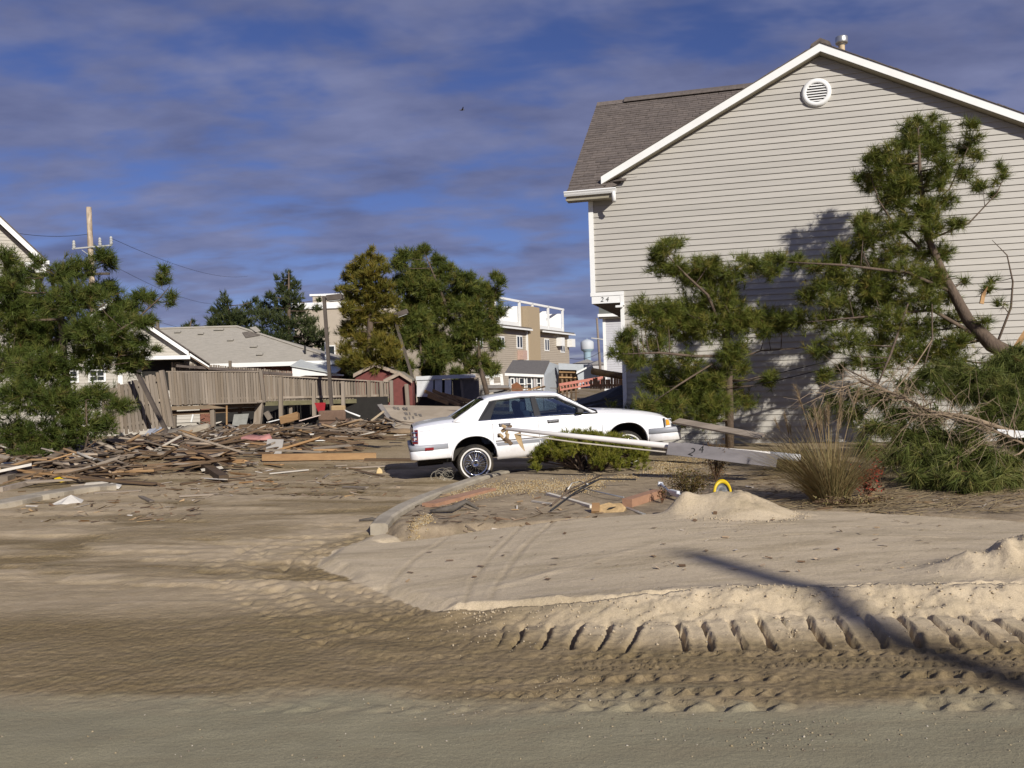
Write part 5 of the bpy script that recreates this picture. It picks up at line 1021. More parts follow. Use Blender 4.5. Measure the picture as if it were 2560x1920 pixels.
# ---- dry brush: bare tangled twigs over the boughs, straw lying on the bed
def brush(label, spine, n, seed, lmax, mat, base_px, r=0.006):
    g = np.random.default_rng(seed); b = GH(*base_px); t = thing('dry_brush', label, 'branch', b); pts = [P(px, py, gd(px, py) + dd) for px, py, dd in spine]; mb = MB()
    MB().path(pts, [0.016] * (len(pts) - 1) + [0.006], 6).build('main_stem', mat, t, smooth=True)
    for k in range(n):
        i = int(g.integers(0, len(pts) - 1)); p = pts[i].lerp(pts[i + 1], float(g.random())); d = (pts[i + 1] - pts[i]).normalized(); d = (d * float(g.uniform(0.1, 1)) + Vector(g.normal(size=3)) * 0.55 + Vector((0, -0.1, float(g.normal()) * 0.25))).normalized(); L = float(g.uniform(0.25, 1.0)) * lmax; q = p
        run = [p]
        for s in range(4): d = (d + Vector(g.normal(size=3)) * 0.22 + Vector((0, 0, -0.10))).normalized(); q = q + d * (L / 4); run.append(q)
        mb.path(run, [r, r * 0.8, r * 0.6, r * 0.45, r * 0.25], 4, cap=False)
        for s in (1, 2, 3):
            if g.random() < 0.6: e = run[s] + (run[s + 1] - run[s]).normalized() * L * 0.2 + Vector(g.normal(size=3)) * L * 0.14; mb.path([run[s], e], [r * 0.5, r * 0.2], 3, cap=False)
    o = mb.build('twigs', mat, t); o['kind'] = 'stuff'
brush('bare brown twiggy branch arching above the grass clump', [(2330, 1030, -0.7), (2240, 985, -0.8), (2150, 955, -0.8), (2060, 985, -0.7)], 85, 71, 0.9, bark_pale, (2240, 1210))
brush('bare tangle of twigs across the limp boughs at the right', [(2560, 1110, -0.7), (2450, 1060, -0.8), (2350, 1035, -0.8), (2280, 1040, -0.7)], 80, 72, 0.9, bark_pale, (2420, 1215))
brush('dark dead twigs under the short spreading pine', [(1660, 1020, 3.5), (1760, 985, 3.2), (1850, 960, 3.0)], 60, 73, 0.5, bark, (1760, 1130))
def straw_litter():
    g = np.random.default_rng(93); V = []; T = []
    for x0, y0, x1, y1, n in ((1880, 1185, 2260, 1275, 420), (2150, 1200, 2560, 1285, 520), (1700, 1150, 1960, 1200, 160)):
        for k in range(n):
            p = G(g.uniform(x0, x1), g.uniform(y0, y1), 0.14); a = g.normal() * 0.5; L = g.uniform(0.12, 0.6); w = g.uniform(0.004, 0.010); d = np.array((math.cos(a), math.sin(a), abs(g.normal()) * 0.08)) * L / 2; s = np.array((-math.sin(a), math.cos(a), 0.3)) * w / 2; c = np.array((p.x, p.y, abs(g.normal()) * 0.02)); V += [c - d - s, c + d - s, c + d + s, c - d + s]; T += [g.random()] * 4
    V = np.array(V); V[:, 2] += H(V[:, 0], V[:, 1]) + 0.012
    o = link('straw_litter', np_mesh('straw_litter', V, np.arange(len(V)).reshape(-1, 4), M_leaf('straw_lying', [(0.12, 0.08, 0.045), (0.22, 0.16, 0.085), (0.32, 0.25, 0.14), (0.10, 0.07, 0.04)], 0.9, 0.0), np.array(T))); tagit(o, 'dead grass stalks and twigs lying over the planting bed', 'straw', kind='stuff')
straw_litter()
# ================================================================ BACKGROUND BUILDINGS AND STRUCTURES
def siding_sheet(name, mat, parent, poly_l, poly_r, z0, z1, y, ex=0.127, u=None, local=False):
    """stepped clapboards on a wall facing -y (or along u): left and right ends given as functions of z"""
    mb = MB(); z = z0
    while z < z1 - 1e-6:
        zt = min(z + ex, z1); a0, a1, b0, b1 = poly_l(z), poly_l(zt), poly_r(z), poly_r(zt)
        if b0 - a0 > 0.02: mb.add([(a0, y - 0.022, z), (b0, y - 0.022, z), (b1, y - 0.002, zt), (a1, y - 0.002, zt), (a0, y, z), (b0, y, z)], [(0, 1, 2, 3), (4, 5, 1, 0)])
        z = zt
    o = mb.build(name, mat, parent, local=local); o['kind'] = 'stuff'; return o
def window(parent, x0, x1, z0, z1, y, local=False, grid=(2, 2), frame=white, fw=0.07):
    mb = MB(); mb.bx(x0, x1, y - 0.05, y + 0.02, z0, z0 + fw); mb.bx(x0, x1, y - 0.05, y + 0.02, z1 - fw, z1); mb.bx(x0, x0 + fw, y - 0.05, y + 0.02, z0 + fw, z1 - fw); mb.bx(x1 - fw, x1, y - 0.05, y + 0.02, z0 + fw, z1 - fw)
    zm = (z0 + z1) / 2; mb.bx(x0 + fw, x1 - fw, y - 0.045, y + 0.01, zm - 0.025, zm + 0.025)
    w = mb.build('window', frame, parent, local=local); MB().bx(x0 + fw, x1 - fw, y - 0.02, y - 0.01, z0 + fw, z1 - fw).build('pane', glass_dark, w, local=local)
    if grid[0] > 1:
        mb = MB()
        for i in range(1, grid[0]): xx = x0 + fw + (x1 - x0 - 2 * fw) * i / grid[0]; mb.bx(xx - 0.012, xx + 0.012, y - 0.035, y - 0.021, z0 + fw, z1 - fw)
        for k in (0.25, 0.75): zz = z0 + (z1 - z0) * k; mb.bx(x0 + fw, x1 - fw, y - 0.036, y - 0.022, zz - 0.012, zz + 0.012)
        mb.build('muntins', frame, w, local=local)
    return w
far_siding = M('tan_vinyl_siding', (0.40, 0.345, 0.275), 0.6, 0.06, 2, 0.05)
cream_siding = M('cream_siding', (0.40, 0.37, 0.32), 0.6, 0.06, 2, 0.05)
tan_roof = M('tan_shingle_roof', (0.37, 0.34, 0.29), 0.9, 0.12, 18, 0.35, 60, stretch=(0.4, 1.5, 1.5), col2=(0.32, 0.295, 0.25))
def brick_mat():
    m = bpy.data.materials.new('red_brick'); m.use_nodes = True; nt = m.node_tree; N = nt.nodes; L = nt.links; b = N['Principled BSDF']; b.inputs['Roughness'].default_value = 0.85
    tc = N.new('ShaderNodeTexCoord'); mp = N.new('ShaderNodeMapping'); mp.inputs['Rotation'].default_value = (R(90), 0, 0); L.new(tc.outputs['Object'], mp.inputs[0])
    t = N.new('ShaderNodeTexBrick'); t.inputs['Scale'].default_value = 4.5; t.inputs['Color1'].default_value = (0.22, 0.075, 0.045, 1); t.inputs['Color2'].default_value = (0.155, 0.055, 0.035, 1); t.inputs['Mortar'].default_value = (0.25, 0.19, 0.15, 1); t.inputs['Mortar Size'].default_value = 0.015
    L.new(mp.outputs[0], t.inputs[0]); L.new(t.outputs[0], b.inputs['Base Color']); return m
brick = brick_mat()

def turn(t, pivot, deg):
    Rz = Matrix.Rotation(R(deg), 3, 'Z'); p = Vector((pivot.x, pivot.y, 0)); q = Vector((t.location.x, t.location.y, 0)) - p; q = p + Rz @ q; t.location = (q.x, q.y, t.location.z); t.rotation_euler = (0, 0, R(deg))
# ---- tall gabled house cut by the left edge of the picture
def left_house():
    D = 33.0; tip = P(118, 655, D - 0.3); t = thing('gabled_house', 'tall beige sided house with a steep white rake at the far left edge', 'house', Vector((tip.x - 5, D, 0)))
    SL = 1.06; ax = tip.x - 4.6; za = tip.z + 4.6 * SL; xr = tip.x - 0.45; zw = lambda z: min(xr, ax + (za - 0.25 - z) / SL); zl = lambda z: max(2 * ax - xr, ax - (za - 0.25 - z) / SL)
    MB().prism([(2 * ax - xr, D + 0.03, 0), (xr, D + 0.03, 0), (xr, D + 0.03, za - 0.3 - (xr - ax) * SL), (ax, D + 0.03, za - 0.3), (2 * ax - xr, D + 0.03, za - 0.3 - (xr - ax) * SL)], (0, 9, 0)).build('wall', cream_siding, t)
    siding_sheet('siding', cream_siding, t, zl, zw, 0.3, za - 0.35, D)
    MB().bx(xr - 0.10, xr + 0.02, D - 0.04, D + 0.1, 0, tip.z - 0.15).build('corner_trim', white, t)
    for s in (-1, 1):
        e = ax + s * 4.6
        MB().prism([(ax, D - 0.45, za), (e, D - 0.45, za - 4.6 * SL), (e, D - 0.45, za - 0.25 - 4.6 * SL), (ax, D - 0.45, za - 0.30)], (0, 0.03, 0)).build('rake_board', white, t)
        MB().prism([(ax, D - 0.42, za - 0.06), (e, D - 0.42, za - 0.06 - 4.6 * SL), (e, D - 0.42, za - 0.2 - 4.6 * SL), (ax, D - 0.42, za - 0.22)], (0, 9.5, 0)).build('roof_deck', grey_soffit, t)
        MB().prism([(ax, D - 0.5, za + 0.05), (e + s * 0.05, D - 0.5, za + 0.05 - 4.65 * SL), (e + s * 0.05, D - 0.5, za - 4.65 * SL), (ax, D - 0.5, za - 0.0)], (0, 9.6, 0)).build('roof_shingles', sh_mats[2], t)
    MB().bx(tip.x - 0.75, tip.x - 0.05, D - 0.4, D - 0.02, tip.z - 0.42, tip.z - 0.05).build('eave_return', white, t)
    MB().bx(tip.x - 0.12, tip.x + 0.06, D - 0.6, D + 8, tip.z - 0.12, tip.z + 0.02).build('gutter', white, t)
    turn(t, tip, 31)
left_house()

# ---- small gabled cottage behind the leaning fence
def cottage():
    D = 34.0; tip = P(523, 912, D - 0.3); t = thing('gabled_cottage', 'cream sided cottage with a broken white rake, half hidden by the left pine', 'house', Vector((tip.x - 3.4, D, 0)))
    SL = 0.76; hw_ = 3.3; ax = tip.x - hw_ - 0.1; za = tip.z + (hw_ + 0.1) * SL; xr = tip.x - 0.4
    zr = lambda z: min(xr, ax + (za - 0.2 - z) / SL); zl = lambda z: 2 * ax - zr(z)
    MB().prism([(2 * ax - xr, D + 0.03, 0), (xr, D + 0.03, 0), (xr, D + 0.03, za - 0.25 - (xr - ax) * SL), (ax, D + 0.03, za - 0.25), (2 * ax - xr, D + 0.03, za - 0.25 - (xr - ax) * SL)], (0, 7, 0)).build('wall', cream_siding, t)
    siding_sheet('siding', cream_siding, t, zl, zr, 0.4, za - 0.3, D)
    for s in (-1, 1):
        e = ax + s * (hw_ + 0.1); L = hw_ + 0.1
        MB().prism([(ax, D - 0.35, za - 0.02), (ax + s * L * 0.78, D - 0.35, za - 0.02 - L * 0.78 * SL), (ax + s * L * 0.78, D - 0.35, za - 0.2 - L * 0.78 * SL), (ax, D - 0.35, za - 0.22)], (0, 0.03, 0)).build('rake_board', white, t)
        MB().prism([(ax + s * L * 0.79, D - 0.34, za - 0.06 - L * 0.79 * SL), (e, D - 0.34, za - 0.05 - L * SL), (e, D - 0.34, za - 0.11 - L * SL), (ax + s * L * 0.79, D - 0.34, za - 0.17 - L * 0.79 * SL)], (0, 0.03, 0)).build('rake_board', white, t)
        MB().prism([(ax, D - 0.3, za - 0.02), (e, D - 0.3, za - 0.02 - L * SL), (e, D - 0.3, za - 0.2 - L * SL), (ax, D - 0.3, za - 0.26)], (0, 7.5, 0)).build('roof_deck', M('raw_roof_edge', (0.16, 0.115, 0.085), 0.9, 0.3), t)
        MB().prism([(ax, D - 0.42, za + 0.04), (e + s * 0.03, D - 0.42, za + 0.04 - L * SL), (e + s * 0.03, D - 0.42, za - 0.01 - L * SL), (ax, D - 0.42, za - 0.01)], (0, 7.6, 0)).build('roof_shingles', sh_mats[2], t)
    z = lambda py: P(400, py, D).z
    MB().bx(P(350, 890, D).x, P(485, 890, D).x, D - 0.9, D - 0.05, z(902), z(893)).build('porch_beam', white, t)
    MB().bx(P(375, 890, D).x, P(470, 890, D).x, D - 0.06, D + 0.02, z(975), z(903)).build('porch_opening', dark_void, t)
    for px in (200, 258): window(t, P(px, 920, D).x, P(px + 38, 920, D).x, z(952), z(895), D - 0.02)
    MB().bx(P(322, 905, D).x, P(332, 905, D).x, D - 0.08, D, z(990), z(893)).build('porch_post', white, t)
    turn(t, tip, 21)
cottage()

# ---- low brick house with a tan hip roof
def brick_house():
    D = 41.0; x0, x1 = P(385, 905, D).x, P(854, 900, D).x; ze = P(690, 907, D).z; zr = P(590, 817, D + 3.6).z; t = thing('brick_house', 'low red brick house under a pale tan hip roof', 'house', Vector(((x0 + x1) / 2, D, 0)))
    dp = 8.0; r1 = P(590, 817, D + 3.6).x; r0 = P(380, 826, D + 3.6).x; yr = D + 3.8
    A, B, C_, E = Vector((x0 - 4, D - 0.4, ze)), Vector((x1, D - 0.4, ze)), Vector((x1, D + dp, ze)), Vector((x0 - 4, D + dp, ze)); Q, S = Vector((r0, yr, zr)), Vector((r1, yr, zr))
    mb = MB(); mb.add([A, B, C_, E, Q, S], [(0, 1, 5, 4), (1, 2, 5), (2, 3, 4, 5), (3, 0, 4), (0, 3, 2, 1)]); ro = mb.build('roof', tan_roof, t)
    mb = MB(); mb.path([S + Vector((0, 0, 0.02)), B + Vector((0, 0, 0.02))], 0.07, 4); mb.path([Q + Vector((0, 0, 0.02)), S + Vector((0, 0, 0.02))], 0.07, 4); o = mb.build('ridge_caps', tan_roof, ro); o['kind'] = 'stuff'
    MB().bx(x0 - 4, x1 + 0.03, D - 0.45, D - 0.41, ze - 0.17, ze + 0.03).build('fascia', white, t)
    MB().bx(x0 - 3.6, x1 - 0.5, D, D + dp - 0.5, 0, ze - 0.02).build('wall', brick, t)
    # torn shingle patch, roof vents
    def onroof(px, py):
        d = ray(px, py); n = (B - A).cross(S - A).normalized(); o = Vector((0, 0, CAMH)); k = (A - o).dot(n) / d.dot(n); return o + d * k
    def onhip(px, py):
        d = ray(px, py); n = (C_ - B).cross(S - B).normalized(); o = Vector((0, 0, CAMH)); k = (B - o).dot(n) / d.dot(n); return o + d * k
    for px, py, w in ((445, 832, 0.32), (503, 836, 0.28), (577, 852, 0.3), (548, 826, 0.5), (635, 868, 0.34), (650, 888, 0.3)):
        p = onroof(px, py); MB().box(p + Vector((0, -0.02, 0.05)), (w, 0.22, 0.10)).build('roof_vent', M('vent_grey', (0.30, 0.28, 0.25), 0.8, 0.1), ro, bev=0.02)
    q = [onroof(606, 833), onroof(640, 828), onroof(650, 840), onroof(615, 846)]
    MB().prism([v + Vector((0, -0.02, 0.03)) for v in q], (0, 0.02, 0.02)).build('torn_patch', M('roof_underlay', (0.14, 0.12, 0.10), 0.95, 0.3), ro)
    q = [onroof(625, 826), onroof(640, 823), onroof(652, 834), onroof(640, 836)]
    MB().prism([v + Vector((0, -0.05, 0.12)) for v in q], (0, 0.02, 0.03)).build('lifted_shingles', tan_roof, ro)
    p = onroof(763, 885); MB().tube(p, p + Vector((0, 0, 0.42)), 0.045).build('stack_pipe', black_paint, ro)
    p = P(816, 900, D - 0.6); mb = MB(); mb.tube(P(815, 898, D - 0.5), P(814, 855, D - 0.5), 0.05); mb.build('mast_pipe', white, t)
    mb = MB(); mb.tube((p.x, D - 0.5, p.z - 0.1), (p.x, D - 0.5, 0.9), 0.14); mb.build('porch_post', white, t)
    mb = MB(); x = P(765, 905, D).x; mb.bx(x - 0.05, x + 0.05, D - 0.3, D - 0.2, 0, ze - 0.17); mb.build('porch_post', M('grey_post', (0.35, 0.32, 0.30), 0.8), t)
    a, b_, z1, z2 = P(757, 920, D).x, P(860, 920, D).x, P(757, 918, D).z, P(800, 944, D).z
    MB().prism([(a, D - 2.0, z1), (b_, D - 2.0, z1 - 0.42), (b_, D - 2.0, z1 - 0.48), (a + 0.6, D - 2.0, z2 + 0.1), (a, D - 2.0, z2)], (0, 1.9, 0)).build('lean_to', white, t)
    MB().prism([(a - 0.05, D - 2.1, z1 + 0.05), (b_, D - 2.1, z1 - 0.36), (b_, D - 2.1, z1 - 0.40), (a - 0.05, D - 2.1, z1 + 0.01)], (0, 2.1, 0.35)).build('lean_to_roof', M('pale_metal_roof', (0.50, 0.52, 0.50), 0.5, 0.1), t)
    window(t, P(722, 945, D).x, P(752, 945, D).x, P(735, 965, D).z, P(735, 943, D).z, D - 0.03, grid=(1, 1))
brick_house()

# ---- fences and the raised deck
def lerp2(a, b, t): return (a[0] * (1 - t) + b[0] * t, a[1] * (1 - t) + b[1] * t)
def picket_run(parent, t0, t1, b0, b1, D0, D1, n, w, th=0.02, dy=0.0, seed=1, jit=2.0, name='picket', skip=(), mat=grey_wood, rag=0.0):
    g = random.Random(seed)
    for i in range(n):
        if i in skip: continue
        s = (i + 0.5) / n; D = D0 * (1 - s) + D1 * s + dy; a = lerp2(t0, t1, s); b = lerp2(b0, b1, s)
        pa = P(a[0] + g.uniform(-jit, jit) * 0.5, a[1] + g.uniform(-jit, jit), D); pb = P(b[0] + g.uniform(-jit, jit) * 0.4, b[1] + g.uniform(-jit, jit) + rag * g.random() * 6, D)
        pb.y = pa.y = D + g.uniform(-0.006, 0.006); ww = w * g.uniform(0.86, 1.0)
        mb = MB(); mb.beam(pb, pa, ww, th, up=(0, -1, 0)); o = mb.build(name, mat, parent)
def rail(parent, a, b, D0, D1, w, h, name='rail', mat=grey_wood_h, dy=0.0):
    pa, pb = P(*a, D0 + dy), P(*b, D1 + dy); pa.y = D0 + dy; pb.y = D1 + dy; MB().beam(pa, pb, w, h).build(name, mat, parent)
def post(parent, a, b, D, w=0.1, name='post', mat=grey_wood):
    pa, pb = P(*a, D), P(*b, D); pa.y = pb.y = D; MB().beam(pb, pa, w, w, up=(0, -1, 0)).build(name, mat, parent)
def fences():
    t = thing('leaning_fence', 'leaning weathered picket fence panel beside the left pine', 'fence', Vector((P(340, 1080, 28).x, 28, 0.1)))
    T0, T1, B0, B1 = (258, 972), (404, 930), (262, 1086), (428, 1064); D0, D1 = 27.4, 28.4
    picket_run(t, T0, T1, B0, B1, D0, D1, 17, 0.105, seed=2, rag=1.0, jit=3)
    picket_run(t, (253, 978), (399, 938), (257, 1080), (423, 1058), D0, D1, 17, 0.105, dy=0.12, seed=3, rag=1.0)
    for k in (0.12, 0.5, 0.86): rail(t, lerp2(T0, B0, k), lerp2(T1, B1, k), D0, D1, 0.06, 0.09, dy=0.06)
    post(t, (404, 926), (430, 1066), D1 - 0.02, 0.13)
    # deck with its picket skirt
    d = thing('wooden_deck', 'raised grey wood deck with a picket railing, dark and open underneath', 'deck', Vector((P(540, 1060, 29.5).x, 29.5, 0.1)))
    picket_run(d, (420, 930), (652, 930), (427, 1013), (656, 1005), 28.8, 30.0, 34, 0.088, seed=4, jit=1.2)
    picket_run(d, (424, 934), (655, 934), (429, 1016), (659, 1008), 28.8, 30.0, 34, 0.088, dy=0.09, seed=5, jit=1.2)
    rail(d, (415, 929), (656, 929), 28.8, 30.0, 0.13, 0.035, 'top_rail', dy=0.04); rail(d, (424, 999), (657, 994), 28.8, 30.0, 0.05, 0.08, dy=0.05)
    rail(d, (426, 1021), (658, 1012), 28.8, 30.0, 0.05, 0.13, 'rim_beam', M('damp_beam', (0.20, 0.15, 0.10), 0.9, 0.3, 5, 0.3, 30, stretch=(0.1, 1, 1)), dy=0.05)
    rail(d, (428, 1034), (655, 1022), 29.0, 30.2, 0.15, 0.13, 'carrier_beam', brown_wood, dy=0.15)
    zf = P(540, 1008, 29.4).z; xa, xb = P(424, 1000, 28.8).x, P(985, 1000, 35).x
    for k in range(12): MB().bx(xa + 0.1, P(657, 1000, 30).x, 29.3 + k * 0.15, 29.3 + k * 0.15 + 0.14, zf - 0.04, zf).build('deck_board', grey_wood_h, d)
    MB().bx(xa, xb, 33.2, 33.3, 0.0, zf).build('under_deck_shade_sheet', dark_void, d)  # dark sheet added at the back to keep the deck's underside dark
    for a, b, D, w in (((531, 1022), (533, 1066), 29.5, 0.14), ((650, 1000), (644, 1060), 30.0, 0.24), ((436, 1020), (436, 1070), 29.2, 0.12), ((665, 1030), (676, 1048), 29.9, 0.16)): post(d, a, b, D, w)
    post(d, (652, 926), (661, 1006), 29.95, 0.11)
    # receding right hand run on tall posts
    r = thing('picket_fence', 'weathered picket fence on tall posts, running right from the deck to the red shed', 'fence', Vector((P(820, 1040, 32).x, 32, 0.1)))
    picket_run(r, (660, 937), (980, 956), (663, 1004), (982, 996), 30.1, 34.6, 46, 0.098, seed=6, jit=1.0)
    rail(r, (658, 938), (981, 955), 30.1, 34.6, 0.10, 0.04, 'top_rail', dy=0.05); rail(r, (662, 995), (982, 988), 30.1, 34.6, 0.05, 0.08, dy=0.05)
    rail(r, (661, 1009), (983, 1000), 30.1, 34.6, 0.06, 0.16, 'rim_beam', M('mossy_beam', (0.15, 0.135, 0.075), 0.9, 0.3, 5, 0.3, 30, stretch=(0.1, 1, 1)), dy=0.05)
    for px, py0, py1 in ((701, 943, 1046), (784, 954, 1040), (857, 953, 1038), (922, 951, 1036), (953, 953, 1018), (978, 951, 1018)):
        D = float(np.interp(px, [660, 982], [30.0, 34.5])) - 0.07; post(r, (px, py0), (px + 2, py1), D, 0.13)
    for px, py0, py1 in ((727, 1004, 1034), (600, 1004, 1040)): post(r if px > 660 else d, (px, py0), (px, py1), 31.2, 0.11)
    # grey fence farther back, with a dark capping pole
    f = thing('back_fence', 'low grey slatted fence with a dark rail, between the deck and the brick house', 'fence', Vector((P(580, 960, 34.5).x, 34.5, 0.0)))
    picket_run(f, (428, 904), (728, 928), (430, 960), (728, 965), 33.2, 36.0, 52, 0.075, seed=8, jit=1.0)
    rail(f, (440, 914), (730, 937), 33.1, 35.9, 0.12, 0.11, 'capping_pole', M('dark_old_pole', (0.10, 0.08, 0.07), 0.9, 0.3)); rail(f, (430, 950), (728, 958), 33.25, 36.05, 0.05, 0.08)
    for px in (394, 575): post(f, (px, 800 if px < 400 else 902), (px + 2, 960), 33.4 if px < 400 else 34.4, 0.1)
    # loose posts by the red shed
    for a, b, D, lab in (((994, 932), (1004, 1000), 36, 'tall leaning grey post before the red shed'), ((955, 928), (960, 1000), 36.4, 'grey post with a cross rail, left of the red shed wall'), ((1016, 960), (1022, 1014), 35, 'short grey post at the right of the red shed'), ((1033, 945), (1037, 990), 36.6, 'thin grey post between the red shed and the leaning lamp')):
        p0 = P(*b, D); p0.y = D; p1 = P(*a, D); p1.y = D; p0.z = h1(p0.x, p0.y) - 0.05
        mb = MB(); mb.beam(p0, p1, 0.15, 0.15, up=(0, -1, 0)); o = mb.build('wooden_post', grey_wood); tagit(o, lab, 'post', 'loose posts by the red shed')
fences()

# ---- lamp posts with shoebox heads on concrete drums
def lamp(label, top, bot, D0, D1, head, base, r=0.055):
    pt, pb = P(*top, D1), P(*bot, D0); t = thing('lamp_post', label, 'lamp post', Vector((pb.x, pb.y, h1(pb.x, pb.y))), 0, 'parking lot lamp posts')
    ax = (pt - pb).normalized(); sd = Vector((1, 0, 0)); sd = (sd - ax * sd.dot(ax)).normalized()
    mb = MB(); mb.beam(pb - ax * 0.2, pt, 0.115, 0.115, up=(0, -1, 0)); mb.build('pole', dark_metal, t)
    hp = [Vector(P(*q, D1)) for q in head]
    hd = MB(); c = (hp[0] + hp[1]) / 2; d = (hp[1] - hp[0]); hd.beam(hp[0], hp[1], 0.36, head_h, up=ax); ho = hd.build('lamp_head', dark_metal, t, bev=0.02)
    MB().beam(hp[0] + d * 0.1 - ax * (head_h / 2 + 0.01), hp[1] - d * 0.1 - ax * (head_h / 2 + 0.01), 0.3, 0.02, up=ax).build('lens', M('lamp_lens', (0.5, 0.5, 0.48), 0.3), ho)
    MB().beam(pt - ax * 0.12, hp[0] + d * 0.05, 0.07, 0.07).build('bracket', dark_metal, t)
    b0, b1, br = base; MB().path([P(*b0, D0), P(*b0, D0).lerp(P(*b1, D0), 0.97), P(*b1, D0)], [br, br, br * 0.96], 20).build('concrete_base', concrete, t, smooth=40)
    return t
head_h = 0.21
lamp('upright brown lamp post by the armchair, its box head pointing right', (810, 742), (830, 1030), 30.6, 30.6, [(818, 746), (856, 742)], ((832, 1062), (829, 1028), 0.30))
lamp('leaning brown lamp post before the tall dark pine, over a concrete drum', (985, 792), (1048, 998), 36.4, 36.4, [(987, 790), (1020, 778)], ((1063, 1016), (1051, 1000), 0.26))
t = lamp('toppling brown lamp post crossing the leaning fence, its concrete footing torn up', (266, 778), (412, 1070), 26.2, 27.0, [(252, 794), (300, 766)], ((428, 1094), (524, 1079), 0.265))
lamp('leaning lamp post under the right side of the tall dark pine', (1165, 780), (1222, 985), 37.6, 37.6, [(1160, 785), (1128, 790)], ((1226, 1000), (1220, 984), 0.24))

# ---- red sheds
red_paint = M('faded_red_paint', (0.155, 0.044, 0.038), 0.75, 0.2, 6, 0.1)
def shed(label, x0, x1, xp, yp, ye, yb, D, dp, mat=red_paint):
    a, b, p = P(x0, ye, D), P(x1, ye, D), P(xp, yp, D); t = thing('red_shed', label, 'shed', Vector((p.x, D, 0)))
    zb = 0.0; MB().prism([(a.x, D, zb), (b.x, D, zb), (b.x, D, b.z), (p.x, D, p.z), (a.x, D, a.z)], (0, dp, 0)).build('wall', mat, t)
    for q in (a, b):
        d = (Vector((q.x, D, q.z)) - Vector((p.x, D, p.z))) * 1.06; e = Vector((p.x, D - 0.15, p.z + 0.03)); n = Vector((0, 0, 0.06))
        MB().prism([e, e + d, e + d + n, e + n], (0, dp + 0.3, 0)).build('roof_slope', M('shed_roof', (0.23, 0.205, 0.165), 0.9, 0.2, 10, 0.3), t)
        MB().prism([e + Vector((0, -0.03, -0.10)), e + d + Vector((0, -0.03, -0.10)), e + d + Vector((0, -0.03, 0.03)), e + Vector((0, -0.03, 0.03))], (0, 0.028, 0)).build('rake_board', M('pale_shed_trim', (0.34, 0.27, 0.21), 0.8), t)
shed('faded red shed whose gable shows above the picket fence end', 888, 1008, 938, 912, 938, 990, 35.9, 1.4)
shed('small red shed standing close behind the right end of the picket fence', 962, 1030, 1000, 934, 953, 995, 35.2, 1.2)

